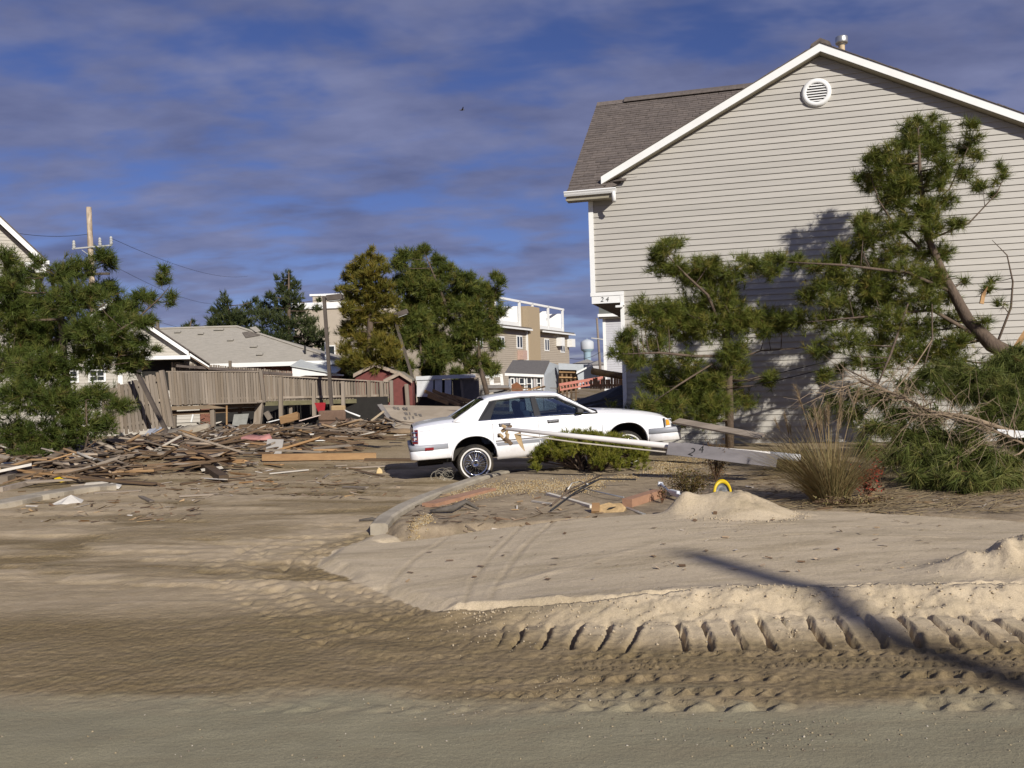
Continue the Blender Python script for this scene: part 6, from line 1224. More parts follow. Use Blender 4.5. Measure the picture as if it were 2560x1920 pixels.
# ---- townhouse row with white roof decks, running away to the right
def townhouse():
    R0 = Vector((5.1, 75.0, 0)); ax = Vector((-0.397, -0.918, 0)).normalized(); nv = Vector((0.918, -0.397, 0)).normalized()
    rz = math.atan2(ax.y, ax.x)          # local x along the row toward the camera; local +y is the visible face
    t = thing('townhouse_row', 'tan sided townhouses with white rooftop deck screens beyond the tall pine', 'building', R0, rz)
    def loc(px, py, off=0.0):            # pixel -> (s, z) on the face
        d = ray(px, py); o = Vector((0, 0, CAMH)); k = (R0 + nv * off - o).dot(nv) / d.dot(nv); q = o + d * k - R0; return q.dot(ax), q.z
    ylocal = 1 if (Matrix.Rotation(rz, 3, 'Z') @ Vector((0, 1, 0))).dot(nv) > 0 else -1
    def bx(s0, s1, o0, o1, z0, z1, name, mat, par=t):
        y0, y1 = sorted((ylocal * o0, ylocal * o1)); return MB().bx(min(s0, s1), max(s0, s1), y0, y1, z0, z1).build(name, mat, par, local=True)
    ze = loc(1425, 838)[1]; SEND = 21.0
    bx(0.0, SEND, -7, -0.03, 0, ze, 'wall', far_siding)
    mb = MB(); z = 0.3
    while z < ze - 0.1:
        y = ylocal * 0.03; mb.add([(0, y, z), (SEND, y, z), (SEND, 0, z + 0.15), (0, 0, z + 0.15), (0, 0, z), (SEND, 0, z)], [(0, 1, 2, 3), (4, 5, 1, 0)]); z += 0.15
    o = mb.build('siding', far_siding, t, local=True); o['kind'] = 'stuff'
    grey_g = M('shaded_gutter', (0.33, 0.30, 0.26), 0.6)
    sch0, sch1 = loc(1345, 900)[0], loc(1318, 900)[0]
    for s0, s1 in ((-0.3, sch0), (sch1, SEND)):
        bx(s0, s1, -0.2, 0.45, ze - 0.02, ze + 0.18, 'eave_roof', M('dark_eave', (0.12, 0.105, 0.09), 0.8), t); bx(s0, s1, 0.452, 0.55, ze - 0.06, ze + 0.06, 'gutter', white)
    bx(sch0, sch1, -2, 0.25, 0, loc(1330, 768)[1], 'party_wall', M('tan_brick_wall', (0.37, 0.29, 0.19), 0.8, 0.12, 20, 0.1))
    bx(sch1 + 0.02, sch1 + 0.2, 0.0, 0.14, 0, ze, 'downspout', white)
    # deck screens: solid panel below, opening above, braced top rail
    zt = loc(1420, 776)[1]; zp = loc(1400, 815)[1] - 0.1
    for s0, s1 in ((0.3, sch0 - 0.1), (sch1 + 0.3, sch1 + 9.5), (sch1 + 10.0, SEND - 0.1)):
        bx(s0, s1, -0.45, -0.36, ze + 0.18, zp, 'deck_screen', white); bx(s0, s1, -3.2, -3.1, ze, zt - 0.25, 'back_screen', white if s0 > 1 else far_siding)
        n = max(2, int((s1 - s0) / 3.2)); 
        for k in range(n + 1):
            s = s0 + (s1 - s0) * k / n; bx(s - 0.13, s + 0.13, -0.47, -0.34, ze + 0.1, zt + 0.12, 'screen_post', white)
            if k < n: MB().prism([(s + 0.14, ylocal * -0.5, zp), (s + 0.14, ylocal * -0.5, zt - 0.3), (s + 1.3, ylocal * -3.0, zt - 0.3), (s + 1.3, ylocal * -3.0, zp)], (0.06, 0, 0)).build('deck_divider', white, t, local=True)
        bx(s0 + 0.2, s0 + 2, -3.05, -3.0, ze + 0.4, zt - 0.6, 'deck_door', dark_void)
    bx(0, SEND, -0.48, -0.34, zt, zt + 0.16, 'top_rail', white)
    bx(sch1 + 5.1, sch1 + 5.8, -0.5, -0.33, ze + 0.1, zt, 'bare_sheathing', tan_wood)
    for px0, px1, py0, py1 in ((1360, 1372, 846, 878), (1400, 1411, 850, 882), (1290, 1305, 838, 872), (1244, 1260, 840, 872), (1190, 1206, 842, 872)):
        s0, z1 = loc(px0, py0); s1, z0 = loc(px1, py1); w_ = bx(s0, s1, 0.0, 0.06, z0, z1, 'window', white); m_ = (s0 + s1) / 2
        for a, b_ in ((s0, m_), (m_, s1)):
            e = 0.12 * (1 if b_ < a else -1) * -1; bx(a + (0.1 if b_ > a else -0.1), b_ - (0.1 if b_ > a else -0.1), 0.062, 0.07, z0 + 0.1, z1 - 0.1, 'pane', glass_dark, w_)
    for px, py in ((1394, 855), (1421, 858), (1298, 888)):
        s, z = loc(px, py); bx(s - 0.4, s + 0.4, 0.03, 0.5, z - 0.35, z + 0.35, 'wall_unit', white if px > 1300 else M('pink_unit', (0.48, 0.33, 0.27), 0.7))
townhouse()
def flat_block():
    D = 62.0; x0, x1 = P(770, 800, D).x, P(1010, 800, D).x; zt = P(800, 737, D).z; z2 = P(800, 772, D).z; t = thing('flat_roofed_building', 'tan flat roofed building showing between the cedar and the golden conifer', 'building', Vector(((x0 + x1) / 2, D, 0)))
    xl = P(735, 800, D).x; MB().bx(xl, x1, D, D + 9, 0, z2).build('wall', far_siding, t); MB().bx(x0 + 0.2, x1 - 2, D + 0.8, D + 8, z2, zt).build('upper_wall', far_siding, t)
    MB().bx(x0, x1 - 1.8, D + 0.7, D + 8.1, zt, zt + 0.14).build('roof_edge', white, t); MB().bx(xl - 0.1, x1, D - 0.15, D + 0.79, z2, z2 + 0.45).build('deck_screen', white, t)
    for px in (800, 905, 960): window(t, P(px, 850, D).x, P(px, 850, D).x + 1.1, 3.2, 4.6, D - 0.03, grid=(1, 1))
flat_block()

# ---- shoved grey cottage
def grey_cottage():
    D = 46.0; gw = M('pale_grey_siding', (0.40, 0.43, 0.46), 0.7, 0.08, 6, 0.1); rf = M('grey_shingle', (0.135, 0.125, 0.12), 0.9, 0.2, 10, 0.3)
    p = lambda px, py, d=D: P(px, py, d)
    t = thing('grey_cottage', 'small pale grey cottage knocked askew with a charcoal shingle roof', 'house', Vector((p(1330, 960).x, D, 0)))
    A, B, C_, E = p(1262, 936), p(1359, 940), p(1374, 905, D + 2.6), p(1282, 904, D + 2.6); A2, B2 = Vector((A.x, D, 0)), Vector((B.x, D, 0))
    MB().prism([A, B, C_, E], (0, 0.02, 0.09)).build('roof', rf, t)
    MB().prism([(A.x + 0.2, D + 0.15, 0), (B.x - 0.05, D + 0.15, 0), (B.x - 0.05, D + 0.15, B.z), (A.x + 0.2, D + 0.15, A.z)], (0, 4.4, 0)).build('wall', gw, t)
    R1 = Vector((p(1396, 909, D + 5).x, D + 5, p(1396, 909, D + 5).z))
    MB().prism([(B.x, D + 0.1, 0), (B.x, D + 0.1, B.z), (C_.x, C_.y, C_.z - 0.02), (R1.x, R1.y, R1.z - 0.1), (R1.x, R1.y, 0)], (0.05, 0, 0)).build('gable_wall', gw, t)
    MB().beam(A, B, 0.2, 0.14).build('fascia', white, t)
    z0, z1 = p(1300, 976).z, p(1300, 944).z
    for a, b in ((1276, 1286), (1297, 1312), (1316, 1330), (1341, 1353)): window(t, p(a, 950).x, p(b, 950).x, max(0.3, z0), z1, D + 0.12, grid=(1, 1), fw=0.05)
    for a in (1290, 1334, 1355): MB().bx(p(a, 950).x, p(a + 5, 950).x, D + 0.06, D + 0.14, max(0.2, z0), z1).build('shutter', M('pale_shutter', (0.46, 0.42, 0.41), 0.7), t)
    w = thing('torn_house_section', 'torn off pale grey house section showing bare studs, right of the grey cottage', 'house', Vector((p(1440, 950, 49).x, 49, 0))); d = 49.0
    MB().prism([p(1396, 908, d), p(1478, 912, d), p(1493, 950, d), p(1448, 962, d), p(1441, 925, d), p(1397, 924, d)], (0.1, 0.4, 0)).build('wall', gw, w)
    MB().prism([p(1441, 930, d - .3), p(1480, 910, d - .3), p(1480, 914, d - .3), p(1441, 935, d - .3)], (0, 0.05, 0)).build('rake_board', white, w)
    MB().prism([p(1396, 923, d + .6), p(1445, 923, d + .6), p(1445, 975, d + .6), p(1396, 985, d + .6)], (0, 0.1, 0)).build('inner_wall', tan_wood, w)
    for k in range(4): q = p(1405 + k * 11, 925, d + .3); MB().bx(q.x - 0.05, q.x + 0.05, d + .25, d + .4, 0, q.z).build('stud', brown_wood, w)
    for py in (930, 943): MB().beam(p(1398, py, d + .2), p(1444, py + 1, d + .2), 0.1, 0.07).build('stud', tan_wood, w)
    MB().bx(p(1396, 950, d).x, p(1495, 950, d).x, d + 1, d + 3, 0, 0.5).build('footing', concrete, w)
grey_cottage()

# ---- white neighbour house behind number 24
def white_house():
    D = 47.0; t = thing('white_house', 'pale sided two storey house glimpsed past the number 24 corner', 'house', Vector((P(1560, 950, D).x, D, 0)))
    x0, x1 = P(1512, 900, D).x, P(1512, 900, D).x + 7; ze = P(1510, 797, D).z; ws = M('white_vinyl_siding', (0.47, 0.47, 0.50), 0.6, 0.05)
    MB().bx(x0, x1, D + 0.03, D + 8, 0, ze).build('wall', ws, t); siding_sheet('siding', ws, t, lambda z: x0 + 0.1, lambda z: x1, 0.2, ze, D, 0.13)
    MB().bx(x0 - 0.06, x0 + 0.1, D - 0.04, D + 0.1, 0, ze).build('corner_trim', white, t)
    MB().bx(x0 - 0.25, x1, D - 0.35, D + 0.02, ze, ze + 0.16).build('soffit', grey_soffit, t); MB().bx(x0 - 0.3, x1, D - 0.47, D - 0.352, ze + 0.08, ze + 0.24).build('gutter', white, t)
    MB().prism([(x0 - 0.25, D - 0.3, ze + 0.24), (x1, D - 0.3, ze + 0.24), (x1, D + 4, ze + 3.6), (x0 - 0.25 + 0.0, D + 4, ze + 3.6)], (0, 0.03, 0.1)).build('roof', M('grey_green_shingle', (0.125, 0.13, 0.115), 0.9, 0.2, 10, 0.3), t)
    MB().prism([(x0, D + 0.1, ze), (x0, D + 4, ze + 3.3), (x0, D + 8, ze)], (0.06, 0, 0)).build('gable_wall', ws, t)
    turn(t, Vector((x0, D, 0)), -8)
white_house()

# ---- water tower and far roofs
def tower():
    D = 620.0; c = P(1469, 905, D); zb = P(1469, 852, D).z; k = D / FPX; t = thing('water_tower', 'distant pale blue water tower above the wreckage', 'water tower', Vector((c.x, D, 0)))
    z = lambda py: P(1469, py, D).z; wt = M('tower_white', (0.50, 0.53, 0.56), 0.6, 0.06, 0.05); bt = M('tower_blue', (0.30, 0.42, 0.50), 0.6, 0.05, 0.05)
    MB().lathe([(0, z(848)), (6 * k, z(849)), (14 * k, z(853)), (16.5 * k, z(856)), (16.5 * k, z(870)), (16 * k, z(873))], Matrix.Translation((c.x, D, 0)), 28).build('tank', wt, t, smooth=40)
    MB().lathe([(16.2 * k, z(871)), (15 * k, z(876)), (10 * k, z(879)), (9.2 * k, z(882)), (9.2 * k, 0)], Matrix.Translation((c.x, D, 0)), 24).build('stem', bt, t, smooth=40)
    MB().tube((c.x, D, z(849)), (c.x, D, z(845)), 0.4 * k * 2).build('vent_cap', bt, t)
tower()
def far_roofs():
    for i, (a, b, xp, yp, ye, D, lab, col) in enumerate(((1440, 1486, 1468, 898, 908, 150, 'far grey roofed house below the water tower, left one', (0.36, 0.37, 0.40)), (1478, 1512, 1495, 901, 912, 140, 'far pale house below the water tower, right one', (0.45, 0.44, 0.44)), (1424, 1450, 1437, 912, 918, 130, 'low far white house beside the townhouse end', (0.55, 0.53, 0.50)))):
        pa, pb, pp = P(a, ye, D), P(b, ye, D), P(xp, yp, D); t = thing('far_house', lab, 'house', Vector((pp.x, D, 0))); MB().bx(pa.x, pb.x, D, D + 8, 0, pa.z).build('wall', M('far_wall_%d' % i, col, 0.8), t)
        MB().prism([(pa.x - 0.4, D - 0.3, pa.z), (pb.x + 0.4, D - 0.3, pa.z), (pp.x, D - 0.3, pp.z)], (0, 8.6, 0)).build('roof', M('far_roof_%d' % i, (0.23, 0.22, 0.22), 0.9), t)
        for k in (0.25, 0.6): x = pa.x + (pb.x - pa.x) * k; MB().bx(x, x + 0.9, D - 0.05, D + 0.02, 1.2, 2.4).build('window', glass_dark, t)
far_roofs()

# ---- utility poles and lines
pole_m = M('bleached_pole', (0.46, 0.37, 0.27), 0.85, 0.3, 9, 0.4, 25, stretch=(1, 1, 0.25), col2=(0.24, 0.18, 0.12))
def upole(label, top, bot, D, r0, r1, arms, mat=pole_m):
    a, b = P(*top, D), P(*bot, D); t = thing('utility_pole', label, 'utility pole', Vector((b.x, D, 0))); d = (a - b); b0 = b - d * (b.z / d.z)
    MB().path([b0, b0.lerp(a, 0.5), a], [r1, (r0 + r1) / 2, r0], 10).build('pole', mat, t, smooth=40)
    for (p0, p1, w, nm, m) in arms:
        MB().beam(P(*p0, D - 0.15), P(*p1, D - 0.15), w, w).build(nm, m, t)
    return t
arm_m = M('grey_arm', (0.42, 0.42, 0.40), 0.7)
t = upole('bleached utility pole with three insulators rising behind the left pine', (222, 518), (238, 905), 45.0, 0.13, 0.18, [((181, 622), (280, 613), 0.07, 'cross_arm', arm_m), ((226, 685), (274, 684), 0.12, 'transformer_arm', dark_metal), ((205, 625), (226, 640), 0.03, 'brace', arm_m), ((262, 615), (240, 635), 0.03, 'brace', arm_m)])
for px, py in ((185, 604), (250, 597), (278, 594)): MB().lathe([(0.0, 0), (0.07, 0.0), (0.09, 0.1), (0.06, 0.14), (0.09, 0.2), (0.06, 0.26), (0.08, 0.32), (0.04, 0.42), (0, 0.43)], Matrix.Translation(P(px, py + 17, 44.85)), 10).build('insulator', arm_m, t)
MB().tube(P(246, 760, 44.7), P(247, 730, 44.7), 0.28, None, 12).build('transformer', M('transformer_grey', (0.38, 0.40, 0.38), 0.5), t)
upole('thin distant utility pole left of the white house', (1492, 795), (1501, 930), 115.0, 0.14, 0.2, [((1478, 845), (1512, 849), 0.14, 'cross_arm', arm_m)], M('distant_pole', (0.22, 0.18, 0.15), 0.9))
wire_m = M('wire_black', (0.03, 0.03, 0.035), 0.6)
def wire(label, a, Da, b, Db, sag, r=0.012):
    p, q = P(*a, Da), P(*b, Db); mb = MB(); mb.path([p.lerp(q, s) + Vector((0, 0, -sag * 4 * s * (1 - s))) for s in np.linspace(0, 1, 14)], r, 4); o = mb.build('power_line', wire_m); tagit(o, label, 'wire', 'power lines')
wire('power line from the bleached pole crossarm toward the cedars', (279, 596), 44.8, (620, 690), 110, 0.8); wire('upper power line from the bleached pole to the left edge', (222, 585), 45, (-60, 560), 38, 0.3)
wire('lower power line from the bleached pole behind the hip roof', (240, 640), 45, (560, 760), 110, 0.8); wire('lowest service wire from the bleached pole past the pine tip', (240, 735), 45, (520, 825), 95, 0.6)
wire('distant wire strung below the water tower', (1425, 896), 90, (1500, 880), 115, 0.4, 0.03)
# leaning street pole behind the viewer's right, whose shadow crosses the sand
def street_pole():
    b = Vector((11.03, -13.99, 0.0)); b.z = 0; t = thing('utility_pole', 'wooden street pole off to the right whose shadow falls across the sand', 'utility pole', b)
    top = b + Vector((0.25, 0.2, 12.0)); MB().path([b - Vector((0, 0, 0.3)), b.lerp(top, 0.6), top], [0.18, 0.16, 0.135], 12).build('pole', pole_m, t, smooth=True)
    MB().beam(top + Vector((-0.75, -0.45, -3.2)), top + Vector((0.75, 0.45, -3.2)), 0.12, 0.12).build('cross_arm', grey_wood_h, t)
street_pole()
# gull
b = P(1155, 275, 70); mb = MB(); mb.path([b + Vector((-0.22, 0, 0)), b, b + Vector((0.22, 0, 0.02))], [0.02, 0.06, 0.02], 6); mb.prism([b + Vector((-0.05, 0, 0)), b + Vector((0.1, -0.4, 0.12)), b + Vector((0.16, -0.42, 0.12)), b + Vector((0.1, 0, 0))], (0, 0, 0.015)); mb.prism([b + Vector((-0.05, 0, 0)), b + Vector((0.02, 0.5, 0.16)), b + Vector((0.08, 0.5, 0.16)), b + Vector((0.1, 0, 0))], (0, 0, 0.015))
tagit(mb.build('gull', M('gull_grey', (0.10, 0.095, 0.10), 0.8)), 'small dark gull gliding high in the sky', 'bird')
# ================================================================ KERBS, FALLEN POLE, WRECKAGE
def kerb(name, label, pts, w, h, up0=0.0):
    mb = MB(); n = len(pts); vs = []
    for i, p in enumerate(pts):
        a = pts[max(i - 1, 0)]; b = pts[min(i + 1, n - 1)]; d = Vector((b.x - a.x, b.y - a.y, 0)).normalized(); s = Vector((d.y, -d.x, 0)); c = Vector((p.x, p.y, 0)); z = p.z
        for q, zz in ((-w / 2, -0.15), (-w / 2, h * 0.85), (-w / 2 + 0.025, h), (w / 2 - 0.03, h * 0.97), (w / 2, h * 0.8), (w / 2, -0.15)): vs.append(c + s * q + Vector((0, 0, z + zz)))
    mb.add(vs, [(i * 6 + j, (i + 1) * 6 + j, (i + 1) * 6 + (j + 1) % 6, i * 6 + (j + 1) % 6) for i in range(n - 1) for j in range(6)] + [tuple(range(6)), tuple((n - 1) * 6 + j for j in range(5, -1, -1))])
    o = mb.build(name, concrete); return tagit(o, label, 'kerb')
def dense(pts, k=4):
    out = []
    for i in range(len(pts) - 1):
        for s in range(k): out.append(lerp2(pts[i], pts[i + 1], s / k))
    return out + [pts[-1]]
kp = [G(px, py, 0.03) for px, py in dense(KERB_PX)]; kp = [Vector((p.x, p.y, 0.015)) for p in kp]
kerb('kerb', 'curved concrete kerb edging the planting bed below the car', kp, 0.2, 0.115)
kp = [GH(px, py) for px, py in dense([(-160, 1292), (0, 1268), (110, 1245), (210, 1228), (290, 1222)])]
kerb('kerb', 'straight concrete kerb half buried at the left edge', kp, 0.42, 0.085)

# ---- fallen white pole across the car, with the grey number board
def fallen_pole():
    A, B, C_ = P(1262, 1072, 13.2), P(1700, 1118, 12.6), P(1925, 1138, 12.3); t = thing('fallen_pole', 'white round pole lying aslant before the car, splintered wood at its left end', 'pole', Vector((C_.x, C_.y, h1(C_.x, C_.y))))
    MB().path([A, A.lerp(B, 0.5), B, C_], [0.026, 0.040, 0.047, 0.052], 18).build('shaft', M('white_pole_paint', (0.74, 0.71, 0.68), 0.45, 0.05, 3), t, smooth=40)
    MB().path([C_, C_ + (C_ - B).normalized() * 0.42], [0.056, 0.052], 14).build('torn_base', M('torn_flaking_metal', (0.26, 0.27, 0.30), 0.7, 0.5, 14, 0.4, col2=(0.62, 0.62, 0.62)), t, smooth=40)
    g = random.Random(5); wood = M('splintered_wood', (0.40, 0.285, 0.155), 0.9, 0.35, 9, 0.5)
    for k in range(9):
        p = A + Vector((g.uniform(-0.09, 0.06), g.uniform(-0.06, 0.05), g.uniform(-0.13, 0.03))); q = p + Vector((g.uniform(-0.06, 0.12), g.uniform(-0.05, 0.05), g.uniform(-0.16, 0.06))); MB().beam(p, q, g.uniform(0.04, 0.08), g.uniform(0.02, 0.05)).build('splinter', wood if k % 3 else brown_wood, t, bev=0.008)
    MB().prism([P(1285, 1085, 13.15), P(1300, 1080, 13.15), P(1303, 1100, 13.15), P(1311, 1128, 13.1), P(1300, 1115, 13.1), P(1290, 1098, 13.15)], (0.01, 0.03, 0.0)).build('splinter', wood, t)
    mb = MB(); mb.path([P(1290, 1085, 13.15), P(1440, 1106, 12.9), P(1570, 1120, 12.7), P(1690, 1133, 12.5)], 0.011, 6); mb.build('stay_rod', M('pale_rod', (0.50, 0.45, 0.38), 0.6), t)
    bd = thing('number_board', 'grey weathered board painted 24 leaning on the fallen white pole', 'board', Vector((P(1800, 1160, 12.4).x, 12.4, h1(P(1800, 1160, 12.4).x, 12.4))))
    n = Vector((-0.31, -1, 0.2)).normalized(); c0 = P(1700, 1120, 12.45)
    def pl(px, py): d = ray(px, py); o = Vector((0, 0, CAMH)); return o + d * ((c0 - o).dot(n) / d.dot(n))
    q = [pl(*v) for v in ((1666, 1136), (1672, 1105), (1705, 1108), (1712, 1106), (1770, 1115), (1800, 1119), (1880, 1127), (1945, 1137), (1940, 1168), (1850, 1158), (1760, 1146))]
    MB().prism(q, -n * 0.03).build('plank', M('grey_painted_plank', (0.205, 0.19, 0.195), 0.8, 0.2, 6, 0.3, 25, stretch=(0.12, 1, 1), col2=(0.14, 0.13, 0.135)), bd)
    ang = math.atan2((q[7] - q[1]).z, (q[7] - q[1]).x)
    for ch, px, py, sz in (('2', 1728, 1130, 0.17), ('4', 1752, 1124, 0.15)):
        o = link('painted_numeral', text_mesh(ch, sz, black_paint, 0.0008, 0.2), bd); ux = (q[7] - q[1]).normalized(); uy = n.cross(ux).normalized(); ux = uy.cross(n); rt = Matrix.Rotation(-0.25 if ch == '2' else 0.15, 3, 'Z'); o.matrix_local = Matrix.Translation(pl(px, py) + n * 0.002 - bd.location) @ (Matrix((ux, uy, n)).transposed() @ rt).to_4x4()
fallen_pole()
g = GH(1860, 1095)
def plank_px(label, a, b, Da, Db, w, th, mat, name='plank', cat='plank', up=(0, 0, 1), group=None, za=None):
    p, q = (P(*a, Da) if Da else GH(*a)), (P(*b, Db) if Db else GH(*b))
    if not Da: p = p + Vector((0, 0, th / 2)); q = q + Vector((0, 0, th / 2))
    o = MB().beam(p, q, w, th, up).build(name, mat); return tagit(o, label, cat, group)
plank_px('long grey plank propped at the front bumper, sloping down into the grass', (1690, 1052), (1905, 1092), 15.0, 13.6, 0.20, 0.03, grey_wood_h, up=(0, -0.5, 1))
# ---- things lying in the planting bed
plank_px('pinkish brown plank lying beside the kerb', (1072, 1268), (1225, 1228), None, None, 0.20, 0.05, pink_wood)
plank_px('short thick pink plank end in front of the bracket', (1568, 1268), (1645, 1243), None, None, 0.13, 0.10, pink_wood)
plank_px('white painted lath sloping down to the tan chipboard', (1370, 1238), (1480, 1270), None, None, 0.06, 0.035, M('white_lath', (0.66, 0.60, 0.50), 0.7, 0.1))
plank_px('thin grey metal strip beside the tan chipboard', (1565, 1270), (1610, 1288), None, None, 0.05, 0.015, galv)
plank_px('thin pale stick crossing the bed', (1330, 1255), (1380, 1262), None, None, 0.03, 0.02, M('pale_stick', (0.5, 0.46, 0.4), 0.8))
def bed_things():
    p = GH(1530, 1280); t = thing('chipboard_piece', 'broken tan chipboard box with a dark hole, lying in the bed', 'board', p)
    MB().prism([p + Vector(v) for v in ((-0.15, -0.05, 0.0), (-0.16, 0.06, 0.07), (-0.02, 0.09, 0.10), (0.02, 0.085, 0.085), (0.12, 0.08, 0.09), (0.17, 0.03, 0.04), (0.13, -0.03, 0.0))], (0.01, 0.04, -0.02)).build('panel', M('chipboard', (0.40, 0.275, 0.135), 0.85, 0.25, 22, 0.3), t)
    MB().prism([p + Vector(v) for v in ((-0.06, -0.012, 0.028), (-0.03, 0.012, 0.047), (0.05, 0.022, 0.055), (0.0, 0.0, 0.036))], (0, -0.006, 0.006)).build('hole', dark_void, t)
    MB().beam(p + Vector((-0.20, -0.06, 0.01)), p + Vector((-0.18, 0.06, 0.09)), 0.09, 0.04).build('batten', tan_wood, t)
    # black hoses
    mb = MB(); mb.path([GH(1378, 1282) + Vector((0, 0, 0.03)), GH(1440, 1245) + Vector((0, 0, 0.08)), GH(1500, 1222) + Vector((0, 0, 0.14)), GH(1590, 1216) + Vector((0, 0, 0.1))], 0.012, 8); tagit(mb.build('black_hose', M('black_rubber', (0.02, 0.02, 0.022), 0.5), smooth=True), 'black hose curving over the bed, ending right', 'hose')
    mb = MB(); mb.path([GH(1380, 1268) + Vector((0, 0, 0.03)), GH(1430, 1240) + Vector((0, 0, 0.1)), GH(1505, 1204) + Vector((0, 0, 0.1))], 0.013, 8); tagit(mb.build('brown_branch', bark, smooth=True), 'straight brown branch crossing under the black hose', 'branch')
    mb = MB(); mb.path([GH(1450, 1230) + Vector((0, 0, 0.06)), GH(1500, 1244) + Vector((0, 0, 0.07)), GH(1560, 1256) + Vector((0, 0, 0.06))], 0.009, 8); tagit(mb.build('grey_pipe', galv, smooth=True), 'thin grey pipe crossing the black hose', 'pipe')
    mb = MB(); mb.path([GH(1420, 1232) + Vector((0, 0, 0.05)), GH(1430, 1222) + Vector((0, 0, 0.08)), GH(1450, 1219) + Vector((0, 0, 0.09)), GH(1472, 1222) + Vector((0, 0, 0.06))], 0.009, 6); tagit(mb.build('extension_cable', M('white_cord', (0.7, 0.68, 0.63), 0.6), smooth=True), 'short white cord arched over the gravel', 'cord')
    mb = MB(); mb.path([GH(1075, 1285) + Vector((0, 0, 0.03)), GH(1130, 1284) + Vector((0, 0, 0.06)), GH(1165, 1270) + Vector((0, 0, 0.08)), GH(1195, 1278) + Vector((0, 0, 0.03))], [0.02, 0.04, 0.035, 0.015], 7); tagit(mb.build('driftwood', M('dark_driftwood', (0.11, 0.095, 0.08), 0.9, 0.3, 10, 0.5), smooth=True), 'dark twisted driftwood stick in front of the pinkish plank', 'driftwood')
    mb = MB(); mb.path([GH(898, 1304) + Vector((0, 0, 0.015)), GH(930, 1302) + Vector((0, 0, 0.02)), GH(958, 1306) + Vector((0, 0, 0.015))], [0.012, 0.026, 0.015], 7); tagit(mb.build('driftwood', MATS['dark_driftwood'], smooth=True), 'short dark stick lying left of the kerb end', 'driftwood')
    # white metal bracket
    a, b, c, d = GH(1652, 1228) + Vector((0, 0, 0.10)), GH(1670, 1240) + Vector((0, 0, 0.08)), GH(1680, 1246) + Vector((0, 0, 0.07)), GH(1762, 1274) + Vector((0, 0, 0.05)); wm = M('scuffed_white_metal', (0.60, 0.62, 0.66), 0.4, 0.1, 8)
    t = thing('metal_bracket', 'white metal bracket with a knob end, lying left of the sand mound', 'bracket', GH(1700, 1262)); MB().beam(c, d, 0.045, 0.05).build('channel', wm, t, bev=0.006); MB().beam(c + Vector((-0.02, 0, 0.025)), c + (d - c) * 0.22 + Vector((0, 0, 0.03)), 0.05, 0.05).build('clip', wm, t, bev=0.01); MB().path([a, b, c], [0.02, 0.014, 0.02], 8).build('stem', wm, t); MB().tube(a + Vector((-0.035, 0, 0)), a + Vector((0.03, 0, -0.01)), 0.034, None, 12).build('knob', wm, t)
    # yellow housing with a grey disc
    cx = P(1806, 1234, MOUND[1] + 0.24); t = thing('yellow_housing', 'yellow plastic ring with a grey disc half buried behind the sand mound', 'housing', Vector((cx.x, cx.y, h1(cx.x, cx.y))))
    Mx = Matrix.Translation(cx) @ Matrix.Rotation(R(14), 4, 'Z') @ Matrix.Rotation(R(-30), 4, 'Y') @ Matrix.Rotation(R(52), 4, 'X') @ Matrix.Rotation(R(-40), 4, 'Z') @ Matrix.Diagonal((0.85, 1.4, 1, 1)); ym = M('yellow_plastic', (0.62, 0.43, 0.01), 0.4, 0.08, 8)
    MB().lathe([(0.085, 0.02), (0.09, 0.035), (0.115, 0.035), (0.12, 0.02), (0.115, -0.10), (0.10, -0.12), (0, -0.12)], Mx, 28).build('shell', ym, t, smooth=40)
    MB().lathe([(0.0, 0.012), (0.03, 0.014), (0.032, 0.004), (0.084, 0.004), (0.086, 0.02)], Mx, 24).build('disc', M('scuffed_grey_disc', (0.10, 0.105, 0.11), 0.5, 0.6, 14, col2=(0.28, 0.28, 0.28)), t, smooth=40)
bed_things()
for lab, a, b in (('upper black cable hanging before the house wall', (1830, 958), (2072, 902)), ('lower black cable hanging before the house wall', (1835, 975), (2060, 922))):
    mb = MB(); mb.path([P(*lerp2(a, b, s), 15.6) + Vector((0, 0, -0.05 * s * (1 - s))) for s in np.linspace(0, 1, 8)], 0.008, 5); tagit(mb.build('hanging_cable', black_paint), lab, 'cable')
tagit(MB().prism([P(2495, 1077, 11.4), P(2560, 1082, 11.3), P(2600, 1088, 11.2), P(2540, 1096, 11.3)], (0.02, 0.05, 0.02)).build('siding_scrap', white), 'white siding scrap in the boughs at the right edge', 'siding scrap')
# clods along the lip of the sheet
def clods():
    g = np.random.default_rng(77); W = []
    for i in range(520):
        k = g.uniform(1.0, len(FRW) - 1.001); j = int(k); q = FRW[j] * (1 - k + j) + FRW[j + 1] * (k - j)
        W.append((q[0] + g.normal() * 0.03, q[1] - abs(g.normal()) * 0.13 - (0.5 * g.random() if g.random() < 0.25 else 0)))
    for i in range(160):
        a = g.uniform(0.2, 2.9); r = 0.62 * g.uniform(0.9, 1.25); W.append((MOUND[0] + r * math.cos(a + 3.3), MOUND[1] + r * math.sin(a + 3.3) * 1.0))
    for i in range(120): W.append((CLOD[0] + g.normal() * 0.4, CLOD[1] + g.normal() * 0.16))
    q = np.array(W); z = H(q[:, 0], q[:, 1]); stones('sand_clods', 'crumbled sand clods along the lip of the plowed sand', 'sand', np.column_stack([q, z + 0.003]), 0.004, 0.013, [(0.44, 0.36, 0.25), (0.50, 0.41, 0.285), (0.47, 0.385, 0.265)], seed=8)
clods()

